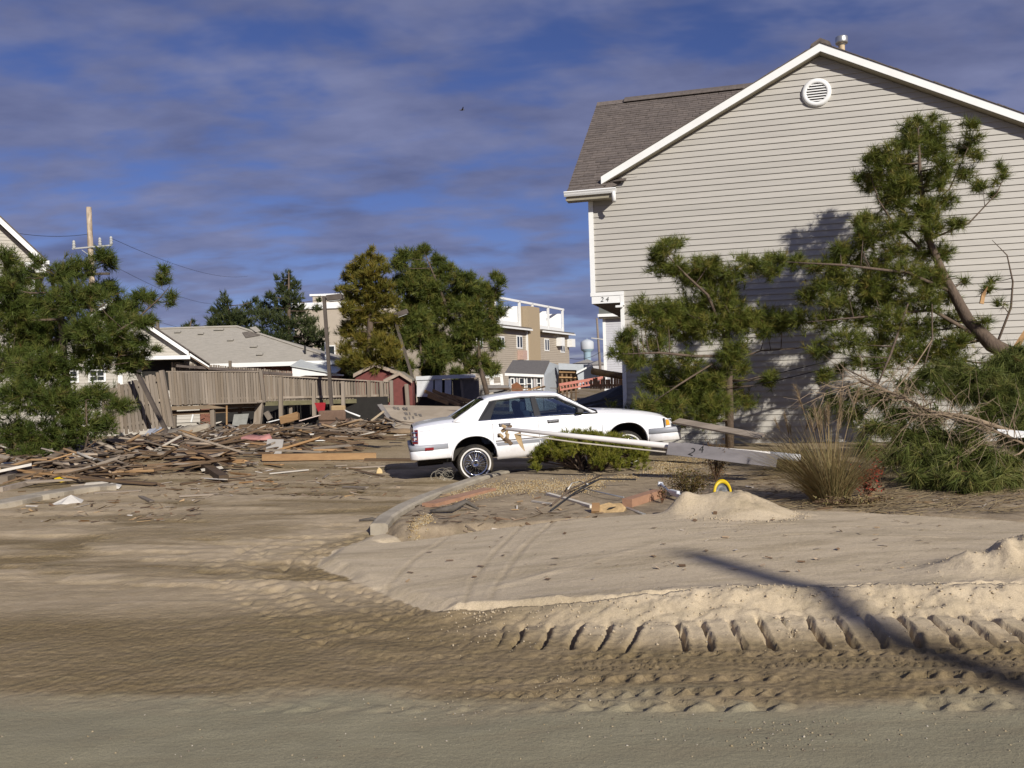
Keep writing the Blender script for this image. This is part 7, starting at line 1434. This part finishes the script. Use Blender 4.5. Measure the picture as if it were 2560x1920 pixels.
# ---- wire tangle at the rear wheel, foam lump
p = GH(1108, 1200); mb = MB(); g = random.Random(4); t = thing('wire_tangle', 'tangle of thin pale wire beside the rear wheel', 'wire', p)
for k in range(9):
    c = p + Vector((g.uniform(-0.13, 0.13), g.uniform(-0.05, 0.05), g.uniform(0.05, 0.12))); r = g.uniform(0.05, 0.13); ax = g.uniform(-0.6, 0.6)
    mb = MB(); mb.path([c + Vector((r * math.cos(a), r * math.sin(a) * math.sin(ax), r * 0.8 * math.sin(a))) for a in np.linspace(0, 5.2 + g.random(), 14)], 0.0026, 4); mb.build('wire_loop', M('pale_wire', (0.38, 0.35, 0.29), 0.5), t)
p = GH(948, 1184); tagit(MB().prism([p + Vector(v) for v in ((-0.06, 0, 0), (0.06, 0.0, 0.0), (0.05, 0, 0.06), (0.0, 0, 0.115), (-0.035, 0, 0.08))], (0, 0.06, 0)).build('foam_scrap', M('cream_foam', (0.66, 0.50, 0.26), 0.9, 0.08), bev=0.01), 'cream foam scrap standing on the lot left of the car', 'foam')

# ---- furniture and big debris before the deck
def armchair():
    p = GH(830, 1086); D = p.y; k = D / FPX; br = M('brown_upholstery', (0.155, 0.098, 0.068), 0.9, 0.15, 12, 0.3); t = thing('armchair', 'brown upholstered armchair seen from its back, among the boards', 'armchair', p); z = p.z
    x0, x1 = P(797, 1080, D).x, P(866, 1080, D).x; h = (1086 - 1026) * k
    MB().bx(x0, x1 - 0.12, D, D + 0.16, z, z + h * 0.55).build('lower_back', br, t, bev=0.04, bseg=3); MB().bx(x0 - 0.01, x1 - 0.02, D - 0.03, D + 0.17, z + h * 0.56, z + h).build('headrest', br, t, bev=0.07, bseg=3)
    MB().bx(x0 + 0.03, x1 - 0.05, D + 0.16, D + 0.75, z, z + h * 0.42).build('seat', br, t, bev=0.05); 
    for x in (x0, x1 - 0.14): MB().bx(x, x + 0.15, D + 0.15, D + 0.8, z, z + h * 0.62).build('arm', br, t, bev=0.05)
    MB().bx(P(822, 1020, D).x, P(858, 1020, D).x, D + 0.3, D + 0.5, z + h * 0.9, z + h + 0.16).build('cushion', M('tan_cushion', (0.36, 0.255, 0.14), 0.9, 0.1), t, bev=0.05)
armchair()
def sheathing():
    D = 25.5; q = [P(990, 1074, 24.6), P(1178, 1076, 23.8), P(1196, 1018, 26.0), P(1160, 1016, 26.4), P(1040, 1014, 26.8), P(943, 1012, 26.8)]; b = GH(1060, 1078)
    t = thing('sheathing_slab', 'tan house wrap covered wall slab tipped flat behind the car boot', 'wall panel', b); n = (q[1] - q[0]).cross(q[5] - q[0]).normalized(); n = n if n.z > 0 else -n
    MB().prism(q, -n * 0.16).build('slab', M('dusty_house_wrap', (0.40, 0.335, 0.255), 0.85, 0.15, 2.5, 0.1, col2=(0.33, 0.27, 0.20)), t)
    MB().prism([P(1086, 1026, 26.1), P(1192, 1026, 25.8), P(1178, 1060, 24.5), P(1085, 1066, 24.9)], n * 0.012).build('painted_shade_patch', M('slab_shade_colour', (0.14, 0.11, 0.095), 0.9, 0.3, 8), t)  # dark patch paints the shade over the slab's right part
    ink = M('faded_print', (0.16, 0.14, 0.12), 0.9, 0.3); o = Vector((0, 0, CAMH))
    def on_sl(px, py): d = ray(px, py); kk = (q[0] - o).dot(n) / d.dot(n); return o + d * kk + n * 0.004
    for x, y, w in ((982, 1017, 9), (991, 1018, 9), (1006, 1018, 8), (1014, 1018, 6), (1009, 1031, 12), (1022, 1031, 5), (1035, 1033, 9), (1046, 1035, 10), (1008, 1043, 10), (1021, 1042, 5), (1030, 1041, 6)):
        MB().prism([on_sl(x, y), on_sl(x + w * 0.7, y), on_sl(x + w, y + 7), on_sl(x + w * 0.35, y + 7)], n * 0.003).build('printed_mark', ink, t)
    MB().prism([P(943, 1013, 26.75), P(955, 1011, 26.8), P(990, 1060, 24.9), P(985, 1070, 24.7)], n * 0.02).build('dark_side_strip', M('side_strip_grey', (0.27, 0.245, 0.22), 0.8), t)  # greyer, darker strip along the slab's left side
sheathing()
def misc():
    # white broken panels with window holes
    D = 35.8; p = lambda px, py, d=D: P(px, py, d); t = thing('white_panel_wall', 'broken white wall panel with empty window holes, right of the red shed', 'wall panel', Vector((p(1085, 990).x, D, 0)))
    for a, b, y0, y1 in ((1042, 1083, 948, 992), (1087, 1105, 947, 992), (1112, 1128, 948, 990)): MB().prism([p(a, y1), p(b, y1), p(b, y0), p(a, y0)], (0, 0.08, 0)).build('panel', M('scuffed_white_panel', (0.55, 0.56, 0.57), 0.7, 0.15, 3), t)
    MB().beam(p(1040, 946), p(1175, 940), 0.12, 0.16).build('top_beam', MATS['scuffed_white_panel'], t); MB().bx(p(1042, 950).x, p(1130, 950).x, D + 0.1, D + 0.2, 0, p(1085, 950).z).build('shade_backing', dark_void, t); MB().bx(p(1130, 950).x, p(1155, 950).x, D + 0.3, D + 0.5, 0, p(1085, 950).z).build('painted_gap_shade', M('gap_shade_colour', (0.09, 0.08, 0.075), 0.9), t); MB().tube(p(1182, 944), p(1182, 935), 0.12).build('paint_can', white, t)  # dark boxes paint the shade behind the holes and in the gap
    # lattice panel
    D = 36.0; t = thing('lattice_panel', 'upright grey lattice door panel with wooden stiles behind the car roof', 'panel', Vector((P(1175, 1000, D).x, D, 0.1))); MB().beam(P(1158, 1000, D), P(1152, 945, D), 0.10, 0.05, up=(0, -1, 0)).build('stile', grey_wood, t); MB().beam(P(1199, 1003, D), P(1195, 945, D), 0.06, 0.05, up=(0, -1, 0)).build('stile', grey_wood, t); MB().beam(P(1152, 947, D), P(1196, 946, D), 0.05, 0.06).build('top_bar', grey_wood_h, t)
    for k in range(12): s = (k + 0.5) / 12; MB().beam(P(*lerp2((1161, 1002), (1198, 1004), s), D), P(*lerp2((1156, 948), (1194, 947), s), D), 0.035, 0.02, up=(0, -1, 0)).build('lattice_slat', M('grey_lattice', (0.22, 0.19, 0.165), 0.85, 0.15), t)
    MB().prism([P(1160, 1002, D + .1), P(1198, 1004, D + .1), P(1194, 947, D + .1), P(1156, 948, D + .1)], (0, 0.02, 0)).build('backing', M('lattice_back', (0.15, 0.13, 0.115), 0.9), t)
    # stair frame of new wood
    D = 34.5; t = thing('stair_frame', 'collapsed frame of raw orange wood sloping down to the car roof', 'frame', Vector((P(1130, 1015, D).x, D, 0.0)))
    for a, b in (((1062, 978), (1150, 1014)), ((1082, 976), (1170, 1018)), ((1105, 985), (1195, 1008)), ((1070, 990), (1120, 1008))): MB().beam(P(*a, D), P(*b, D - 1.2), 0.05, 0.13).build('stringer', tan_wood, t)
    for k in range(7): s = 0.08 + k * 0.14; MB().beam(P(*lerp2((1064, 982), (1150, 1014), s), D - 1.1 * s), P(*lerp2((1105, 985), (1195, 1008), s), D - 1.1 * s + 0.3), 0.10, 0.04).build('tread', tan_wood if k % 2 else brown_wood, t)
    MB().prism([P(1085, 1012, D + .3), P(1165, 1022, D + .3), P(1150, 1006, D + .3), P(1090, 998, D + .3)], (0, 0.1, 0)).build('painted_underside_shade', M('underside_shade_colour', (0.06, 0.05, 0.045), 0.95), t)  # dark sheet standing in for the shade under the frame
    D = 41.0; t = thing('grey_wall_slab', 'low grey wall slab lying right of the lattice panel', 'wall panel', Vector((P(1245, 985, D).x, D, 0))); MB().prism([P(1200, 992, D), P(1282, 992, D), P(1282, 973, D), P(1265, 963, D), P(1200, 962, D)], (0, 0.25, 0)).build('slab', M('grey_render', (0.215, 0.205, 0.20), 0.9, 0.12), t); MB().beam(P(1280, 992, D - .1), P(1280, 972, D - .1), 0.12, 0.1, up=(0, -1, 0)).build('edge_post', concrete, t)
    D = 42.0; t = thing('white_rail', 'white porch rail on its side behind the leaning lamp post', 'railing', Vector((P(1240, 960, D).x, D, 0))); MB().beam(P(1212, 942, D), P(1256, 938, D), 0.1, 0.14).build('rail', white, t); MB().beam(P(1256, 964, D), P(1253, 936, D), 0.14, 0.12, up=(0, -1, 0)).build('post', white, t); MB().beam(P(1230, 962, D), P(1228, 942, D), 0.2, 0.05, up=(0, -1, 0)).build('baluster', white, t); MB().beam(P(1228, 961, D), P(1256, 959, D), 0.08, 0.07).build('rail', white, t)
    D = 40.0; tagit(MB().prism([P(1280, 985, D), P(1278, 962, D), P(1292, 955, D), P(1302, 962, D), P(1312, 986, D)], (0, 0.08, 0)).build('fallen_door', M('rust_brown_panel', (0.20, 0.085, 0.04), 0.85, 0.2)), 'rust brown door panel fallen before the grey cottage', 'panel')
    # pink railing, brown fence, round pole, dark collapsed roof
    D = 40.0; t = thing('pink_railing', 'salmon pink porch railing tilted over the wreckage', 'railing', Vector((P(1450, 970, D).x, D, 0))); pk = M('salmon_paint', (0.52, 0.20, 0.15), 0.7, 0.1); MB().beam(P(1398, 962, D), P(1508, 944, D), 0.12, 0.13).build('rail', pk, t); MB().beam(P(1400, 975, D), P(1506, 957, D), 0.08, 0.08).build('rail', pk, t)
    for k in range(14): s = k / 13; MB().beam(P(*lerp2((1402, 974), (1502, 957), s), D), P(*lerp2((1400, 963), (1500, 947), s), D), 0.05, 0.05, up=(0, -1, 0)).build('baluster', pk, t)
    t = thing('broken_fence', 'broken orange brown board fence at the foot of the house corner', 'fence', Vector((P(1520, 970, 36).x, 36, 0)))
    g = random.Random(9)
    for k in range(13): px = 1478 + k * 6.5; y0 = 950 - k * 0.6 + g.uniform(-5, 5); MB().beam(P(px, 972, 36), P(px + g.uniform(-1, 1), y0, 36), 0.10, 0.03, up=(0, -1, 0)).build('board', M('orange_board', (0.36, 0.185, 0.075), 0.8, 0.2, 5, 0.2, 30, rnd=0.2), t)
    MB().beam(P(1475, 965, 36.05), P(1560, 962, 36.05), 0.04, 0.1).build('rail', brown_wood, t)
    tagit(MB().path([P(1482, 928, 32), P(1520, 935, 31.5), P(1562, 941, 31)], [0.125, 0.125, 0.12], 14).build('round_pole', M('yellow_tan_pole', (0.46, 0.285, 0.09), 0.8, 0.25, 4, 0.2, col2=(0.17, 0.09, 0.04)), smooth=40), 'yellow tan round pole jutting out by the house corner', 'pole')
    tagit(MB().prism([P(1505, 945, 38), P(1540, 962, 38), P(1540, 968, 38), P(1512, 950, 38)], (0, 0.5, 0)).build('white_rake_scrap', white), 'white rake board scrap under the yellow tan pole', 'board')
    tagit(MB().prism([P(1555, 962, 22.5), P(1430, 1005, 24.0), P(1425, 1052, 21.5), P(1565, 1060, 20.6)], Vector((0.05, 0.1, -0.12))).build('collapsed_roof', M('tar_black_roof', (0.030, 0.030, 0.034), 0.7, 0.4, 5, 0.4, col2=(0.06, 0.058, 0.062))), 'black tar roof section collapsed between the car and the house corner', 'roof')
    for k in range(6): 
        y = 1012 + k * 8; tagit(MB().beam(P(1432 + k * 3, y + 6, 21.3 - k * .1), P(1556, y - 22 + k * 4, 20.6 - k * .1), 0.08, 0.05).build('black_batten', MATS['tar_black_roof']), 'tar black batten lying on the collapsed roof by the house corner', 'board', 'battens on the collapsed roof')
    # door drawers, tubes, cushions before the deck
    D = 28.5; t = thing('broken_dresser', 'orange varnished dresser piece lying under the deck edge', 'dresser', GH(720, 1062)); q = GH(720, 1068); MB().beam(P(700, 1052, D), P(743, 1040, D), 0.03, 0.24).build('front', tan_wood, t); MB().prism([P(700, 1043, D), P(743, 1031, D), P(748, 1034, D + .5), P(706, 1046, D + .5)], (0, 0, 0.02)).build('bottom', tan_wood, t); MB().beam(P(743, 1040, D), P(748, 1042, D + .45), 0.03, 0.22).build('side', tan_wood, t)
    for lab, a, b, D, w, th, m in (('white board propped behind the drawer', (668, 1056), (742, 1038), 28.8, 0.12, 0.03, white), ('broad pinkish white board beside the armchair', (750, 1052), (800, 1038), 28.2, 0.25, 0.03, M('pale_pink_board', (0.60, 0.48, 0.42), 0.7, 0.08)), ('long orange beam lying before the armchair', (660, 1084), (790, 1076), 26.5, 0.16, 0.10, tan_wood), ('long raw plank slanting across the debris', (594, 1106), (700, 1084), 25.4, 0.3, 0.05, tan_wood), ('wide brown plank beside the long raw plank', (600, 1108), (730, 1088), 24.6, 0.26, 0.04, M('mid_brown_plank', (0.29, 0.185, 0.095), 0.8, 0.2, 5, 0.3, stretch=(0.1, 1, 1))), ('thick dark timber pointing at the viewer', (475, 1148), (560, 1205), 0, 0.17, 0.12, brown_wood), ('long white topped beam across the lot left of the car', (655, 1152), (940, 1148), 0, 0.10, 0.14, tan_wood), ('brown beam running to the rear bumper', (912, 1153), (1050, 1153), 0, 0.09, 0.06, brown_wood), ('long grey rail on the ground below the deck', (440, 1110), (700, 1094), 26.0, 0.13, 0.07, concrete), ('heavy grey timber at the far left of the heap', (5, 1210), (95, 1178), 0, 0.20, 0.14, grey_wood_h), ('second grey timber crossing at the far left', (0, 1230), (105, 1205), 0, 0.10, 0.08, grey_wood_h), ('dark beam fallen against the deck post', (600, 1066), (690, 1064), 28.0, 0.16, 0.12, brown_wood), ('pale lath on the slab heap right of the armchair', (905, 1070), (960, 1028), 26.0, 0.10, 0.06, M('pale_lath', (0.40, 0.32, 0.22), 0.8, 0.15)), ('grey board fanned out right of the armchair', (885, 1082), (985, 1042), 25.8, 0.16, 0.04, grey_wood_h)):
        plank_px(lab, a, b, D or None, D or None, w, th, m, 'plank')
    p = GH(800, 1092); mb = MB(); mb.lathe([(0.0, -0.02), (0.5, 0.0), (0.62, 0.05), (0.5, 0.13), (0.2, 0.17), (0, 0.17)], Matrix.Translation(p) @ Matrix.Diagonal((1.0, 0.45, 1, 1)), 20); tagit(mb.build('grey_cushion', M('wet_grey_cloth', (0.27, 0.27, 0.30), 0.9, 0.12), smooth=True), 'flat grey cushion before the armchair', 'cushion')
    p = GH(795, 1102); tagit(MB().box(p + Vector((0, 0, 0.015)), (0.5, 0.28, 0.02)).build('white_sheet', white), 'flat white sheet before the grey cushion', 'sheet')
    p = GH(685, 1136); tagit(MB().prism([p + Vector(v) for v in ((-0.2, 0, 0), (0.16, 0, 0), (0.2, 0.08, 0.32), (-0.16, 0.08, 0.34))], (0, 0.03, 0)).build('grey_tile_panel', M('grey_tile', (0.34, 0.32, 0.30), 0.8, 0.1)), 'square grey panel propped up in the debris', 'panel')
    p = GH(765, 1078); tagit(MB().prism([p + Vector((0, 0, 0.05)) + Vector(v) for v in ((-0.2, 0, 0), (0.2, 0, 0), (0.2, 0, 0.12), (0.12, 0, 0.18), (-0.12, 0, 0.18), (-0.2, 0, 0.12))], (0, 0.04, 0)).build('cream_chair_back', M('cream_plastic', (0.58, 0.45, 0.27), 0.6), bev=0.02), 'cream rounded chair back left of the armchair', 'chair back')
    p = GH(112, 1170); t = tagit(MB().prism([p + Vector(v) for v in ((-0.12, 0, 0.02), (0.72, 0, 0.0), (0.8, 0.3, 0.25), (-0.05, 0.3, 0.25))], (0, 0.03, 0.02)).build('white_shingle_sheet', M('grimy_white_sheet', (0.42, 0.37, 0.31), 0.85, 0.15)), 'grimy white siding sheet under the left pine', 'sheet')
    p = GH(155, 1205); tagit(MB().box(p + Vector((0, 0, 0.05)), (0.24, 0.08, 0.10), Matrix.Rotation(R(12), 3, 'Y')).build('yellow_block', MATS['yellow_plastic'] if 'yellow_plastic' in MATS else white), 'small yellow block left of the long debris heap', 'block')
    p = GH(160, 1262); mb = MB(); g2_ = np.random.default_rng(3); tagit(MB().prism([p + Vector(v) for v in ((-0.2, 0, 0), (-0.1, 0.1, 0.06), (0.05, 0.06, 0.12), (0.22, 0.1, 0.03), (0.26, -0.05, 0.0), (0.0, -0.08, 0.02))], (0.02, 0.02, 0.02)).build('plastic_scrap', M('white_plastic_film', (0.55, 0.52, 0.47), 0.5, 0.1)), 'crumpled white plastic film by the left kerb', 'plastic')
    p = GH(265, 1222); tagit(MB().prism([p + Vector(v) for v in ((-0.2, 0, 0), (-0.1, 0.1, 0.05), (0.05, 0.06, 0.07), (0.2, 0.1, 0.03), (0.24, -0.05, 0.0), (0.0, -0.08, 0.02))], (0.02, 0.02, 0.02)).build('plastic_scrap', MATS['white_plastic_film']), 'crumpled white plastic film at the end of the left kerb', 'plastic')
    p = P(828, 1013, 30.4); tagit(MB().prism([p + Vector(v) for v in ((-0.6, 0, 0.1), (-0.2, 0, 0.1), (-0.25, 0, -0.22), (-0.45, 0, -0.28))], (0, 0.04, 0)).build('red_cloth', M('red_cloth', (0.30, 0.012, 0.02), 0.8)), 'red cloth hanging from the fence beam by the lamp post', 'cloth')
    mb = MB(); mb.path([P(850, 1020, 29.8), P(870, 1030, 29.6), P(900, 1041, 29.4)], 0.03, 6); tagit(mb.build('white_pipe', white, smooth=True), 'curved white pipe right of the upright lamp post', 'pipe')
    for lab, a, b in (('thin orange stake standing under the deck', (567, 1014), (567, 1062)), ('narrow pale strip hanging under the deck', (483, 1036), (478, 1055))): plank_px(lab, b, a, 29.0, 29.0, 0.05, 0.03, tan_wood if 'orange' in lab else white, 'stake', 'stake', up=(0, -1, 0))
    tagit(MB().prism([P(585, 1036, 29.8), P(622, 1034, 29.8), P(615, 1066, 29.6), P(580, 1064, 29.6)], (0, 0.03, 0)).build('grey_board_panel', M('grey_green_board', (0.24, 0.24, 0.22), 0.8)), 'grey green sheet standing in the dark under the deck', 'panel')
    p = GH(395, 1088); tagit(MB().prism([p + Vector(v) for v in ((-0.55, 0, 0.0), (-0.3, 0, 0.25), (0.05, 0, 0.35), (0.3, 0.1, 0.45), (0.1, 0, 0.15), (-0.4, 0, -0.05))], (0.05, 0.2, 0)).build('grey_plastic_sheet', M('blue_grey_film', (0.30, 0.32, 0.38), 0.4, 0.15)), 'crumpled blue grey plastic at the toppled lamp footing', 'plastic')
misc()

# ---- larger sheets and household scraps in the wreckage
g = random.Random(61)
for lab, px, py, w, h, lean, yaw, m in (('buckled plywood sheet lying on the heap before the leaning fence', 330, 1128, 1.3, 0.7, 18, 20, M('wet_plywood', (0.23, 0.155, 0.085), 0.85, 0.2)), ('torn tar paper sheet draped on the boards before the deck', 515, 1120, 1.1, 0.6, 12, -25, M('tar_paper', (0.045, 0.043, 0.042), 0.9, 0.3)), ('pale vinyl siding strip bundle under the left pine', 60, 1178, 1.5, 0.35, 10, 12, M('dirty_vinyl', (0.42, 0.40, 0.36), 0.6, 0.15)), ('pink insulation batt among the boards before the deck', 640, 1110, 0.7, 0.35, 15, 30, M('pink_insulation', (0.42, 0.20, 0.18), 0.95, 0.2)), ('blue plastic sheet crumpled behind the armchair pile', 905, 1088, 0.6, 0.35, 20, -10, M('blue_plastic', (0.06, 0.12, 0.26), 0.5, 0.2)), ('grey shingle patch upside down in the left heap', 230, 1150, 1.0, 0.6, 14, -15, sh_mats[1]), ('brown hollow door lying aslant on the heap', 440, 1135, 1.9, 0.75, 14, 35, M('stained_door', (0.175, 0.095, 0.05), 0.7, 0.15)), ('dark wet mattress slumped below the deck edge', 560, 1092, 1.6, 0.8, 22, 5, M('wet_mattress', (0.17, 0.15, 0.13), 0.9, 0.2)), ('white cabinet door face up right of the armchair', 975, 1078, 0.6, 0.45, 25, 20, M('off_white_door', (0.50, 0.47, 0.42), 0.6, 0.1)), ('tan carpet roll end in the pile behind the car boot', 1000, 1090, 0.9, 0.35, 12, -20, M('tan_carpet', (0.27, 0.19, 0.115), 0.95, 0.2))):
    p = GH(px, py) + Vector((0, 0, 0.12 + h / 2 * math.sin(R(lean)))); Mx = Matrix.Rotation(R(yaw), 3, 'Z') @ Matrix.Rotation(R(lean), 3, 'X'); n = 7; mb = MB(); th = 0.03 if 'mattress' not in lab else 0.18; vs = []
    for k in (0, 1):
        for i in range(n + 1):
            for j in range(4):
                u, v = -0.5 + i / n, -0.5 + j / 3; vs.append(p + Mx @ Vector((u * w + 0.02 * math.sin(9 * v + px), v * h + 0.03 * math.sin(7 * u + py), 0.06 * math.sin(5 * u + px) * math.cos(4 * v) - (th if k else 0))))
    q = (n + 1) * 4; fs = []
    for i in range(n):
        for j in range(3): a = i * 4 + j; fs += [(a, a + 4, a + 5, a + 1), (q + a, q + a + 1, q + a + 5, q + a + 4)]
    for i in range(n): a = i * 4; fs += [(a, q + a, q + a + 4, a + 4), (a + 3, a + 7, q + a + 7, q + a + 3)]
    for j in range(3): fs += [(j, j + 1, q + j + 1, q + j), (n * 4 + j, q + n * 4 + j, q + n * 4 + j + 1, n * 4 + j + 1)]
    mb.add(vs, fs); tagit(mb.build('debris_sheet', m, smooth=30), lab, 'debris sheet', 'large sheets in the wreckage')
# ---- the many loose boards, each one a thing
def boards():
    g = random.Random(21); base = []
    for k in range(5):
        mb = MB(); j = lambda: g.uniform(-0.06, 0.06)
        mb.hexa([(-0.5 + j(), -0.5, -0.5), (0.5 + j(), -0.5, -0.5), (0.5 + j(), 0.5, -0.5), (-0.5 + j(), 0.5, -0.5), (-0.5 + j(), -0.5, 0.5), (0.5 + j(), -0.5, 0.5), (0.5 + j(), 0.5, 0.5), (-0.5 + j(), 0.5, 0.5)]); base.append(mb)
    mats = {'brown': brown_wood, 'grey': grey_wood_h, 'tan': tan_wood, 'white': M('scuffed_white_board', (0.58, 0.54, 0.48), 0.8, 0.12, rnd=0.15)}
    meshes = {c: [b.mesh('board', m) for b in base] for c, m in mats.items()}
    zones = [('in heap under left pine', [(0, 1165, 330, 1215, 34), (330, 1125, 560, 1185, 40)], 'heap under the left pine'),
             ('on ground before raised deck', [(420, 1090, 900, 1145, 74)], 'ground before the deck'),
             ('in pile right of armchair', [(870, 1060, 1030, 1108, 34)], 'pile right of the armchair'),
             ('under the open deck', [(430, 1052, 770, 1080, 26)], 'under the deck'),
             ('on bare lot left of car', [(520, 1150, 960, 1225, 22), (240, 1195, 520, 1250, 6)], 'lot left of the car'),
             ('in wreckage behind car roof', [(1230, 985, 1440, 1000, 26), (1000, 995, 1060, 1010, 8)], 'wreckage behind the car roof')]
    for zi, (where, boxes, grp) in enumerate(zones):
        for x0, y0, x1, y1, n in boxes:
            for i in range(n):
                px, py = g.uniform(x0, x1), g.uniform(y0, y1); p = GH(px, py) if zi < 5 else G(px, py, 0.0)
                if zi == 5: p = Vector((P(px, 985, 1).x * 0, 0, 0)) + P(px, g.uniform(958, 988), g.uniform(36, 42)); p.z = max(0.05, min(p.z, 1.3))
                thin = zi == 4; c = g.choices(('brown', 'grey', 'tan', 'white'), (0.58, 0.27, 0.09, 0.06))[0]
                L = g.uniform(0.25, 1.0) if thin else g.uniform(0.25, 1.65); w = g.uniform(0.03, 0.08) if thin else g.uniform(0.03, 0.12); h = g.uniform(0.015, 0.03) if thin else g.uniform(0.015, 0.05)
                o = link('board', g.choice(meshes[c])); o.scale = (L, w, h); yaw = g.gauss(0, 0.45) if g.random() < 0.8 else g.uniform(-1.5, 1.5); tilt = g.gauss(0, 0.03 if thin else 0.13)
                o.rotation_euler = (g.gauss(0, 0.15), tilt, yaw); lift = abs(math.sin(tilt)) * L / 2 + h / 2 + (0 if thin else g.random() ** 2 * 0.16); o.location = p + Vector((0, 0, lift if zi < 5 else 0))
                cn = {'brown': 'wet brown', 'grey': 'weathered grey', 'tan': 'pale raw', 'white': 'scuffed white'}[c]; sz = 'short' if L < 0.55 else 'long' if L > 1.15 else 'middling'; tn = 'lying crosswise' if abs(yaw) < 0.25 else 'right end turned back' if yaw > 0 else 'left end turned back'; tagit(o, '%s %s board, %s, %s' % (sz, cn, tn, where), 'board', '%s boards, %s' % (cn, grp))
boards()
def heap():
    g = np.random.default_rng(44); V = []; T = []; fc = np.array([(0, 3, 2, 1), (4, 5, 6, 7), (0, 1, 5, 4), (1, 2, 6, 5), (2, 3, 7, 6), (3, 0, 4, 7)]); cn = np.array([(-1, -1, -1), (1, -1, -1), (1, 1, -1), (-1, 1, -1), (-1, -1, 1), (1, -1, 1), (1, 1, 1), (-1, 1, 1)]) * 0.5
    for x0, y0, x1, y1, n, hh in ((-40, 1150, 340, 1205, 520, 0.30), (300, 1115, 580, 1170, 520, 0.34), (430, 1082, 900, 1125, 760, 0.34), (860, 1060, 1030, 1100, 420, 0.34), (430, 1055, 780, 1085, 300, 0.3), (-40, 1110, 340, 1155, 260, 0.2)):
        for k in range(n):
            p = G(g.uniform(x0, x1), g.uniform(y0, y1), 0.05); L, w, h = g.uniform(0.12, 1.0), g.uniform(0.02, 0.11), g.uniform(0.01, 0.045)
            Rm = np.array(Euler((g.normal() * 0.4, g.normal() * 0.22, g.normal() * 0.6), 'XYZ').to_matrix()); v = (cn * (L, w, h)) @ Rm.T + (p.x, p.y, h1(p.x, p.y) + hh * g.random() ** 1.7 + 0.01); V.append(v); T.append(g.random())
    V = np.array(V); n = len(V); F = (fc[None] + 8 * np.arange(n)[:, None, None]).reshape(-1, 4)
    o = link('splintered_wreckage', np_mesh('splintered_wreckage', V.reshape(-1, 3), F, M_leaf('wreckage_wood', [(0.075, 0.05, 0.032), (0.135, 0.088, 0.052), (0.19, 0.15, 0.115), (0.10, 0.075, 0.055), (0.25, 0.20, 0.155), (0.30, 0.185, 0.09), (0.45, 0.42, 0.37)], 0.9, 0.0), np.repeat(T, 8))); tagit(o, 'tangled mass of small splintered boards heaped before the deck and left pine', 'wreckage', kind='stuff')
heap()
def litter():
    g = np.random.default_rng(91); V = []; T = []
    for x0, y0, x1, y1, n in ((0, 1130, 560, 1200, 900), (420, 1085, 900, 1145, 900), (860, 1060, 1020, 1110, 400), (480, 1150, 1000, 1240, 500), (40, 1200, 500, 1300, 260), (1000, 1240, 1500, 1330, 160), (1900, 1190, 2560, 1290, 420), (1650, 1190, 1960, 1260, 160), (1000, 1300, 2560, 1480, 130)):
        for k in range(n):
            p = G(g.uniform(x0, x1), g.uniform(y0, y1), 0.05); a = g.normal() * 0.7; L = g.uniform(0.03, 0.22) if n != 130 else g.uniform(0.01, 0.07) ; w = g.uniform(0.006, 0.035); d = np.array((math.cos(a), math.sin(a), g.normal() * 0.12)) * L / 2; s = np.array((-math.sin(a), math.cos(a), g.normal() * 0.3)) * w / 2; c = np.array((p.x, p.y, 0)); V += [c - d - s, c + d - s, c + d + s, c - d + s]; T += [g.random()] * 4
    V = np.array(V); V[:, 2] += H(V[:, 0], V[:, 1]) + 0.012
    o = link('splinter_litter', np_mesh('splinter_litter', V, np.arange(len(V)).reshape(-1, 4), M_leaf('litter', [(0.10, 0.06, 0.035), (0.20, 0.125, 0.07), (0.28, 0.215, 0.15), (0.14, 0.11, 0.08), (0.42, 0.27, 0.13), (0.60, 0.56, 0.50)], 0.9, 0.0), np.array(T))); tagit(o, 'fine splinters and scraps strewn over the storm sand', 'litter', kind='stuff')
litter()
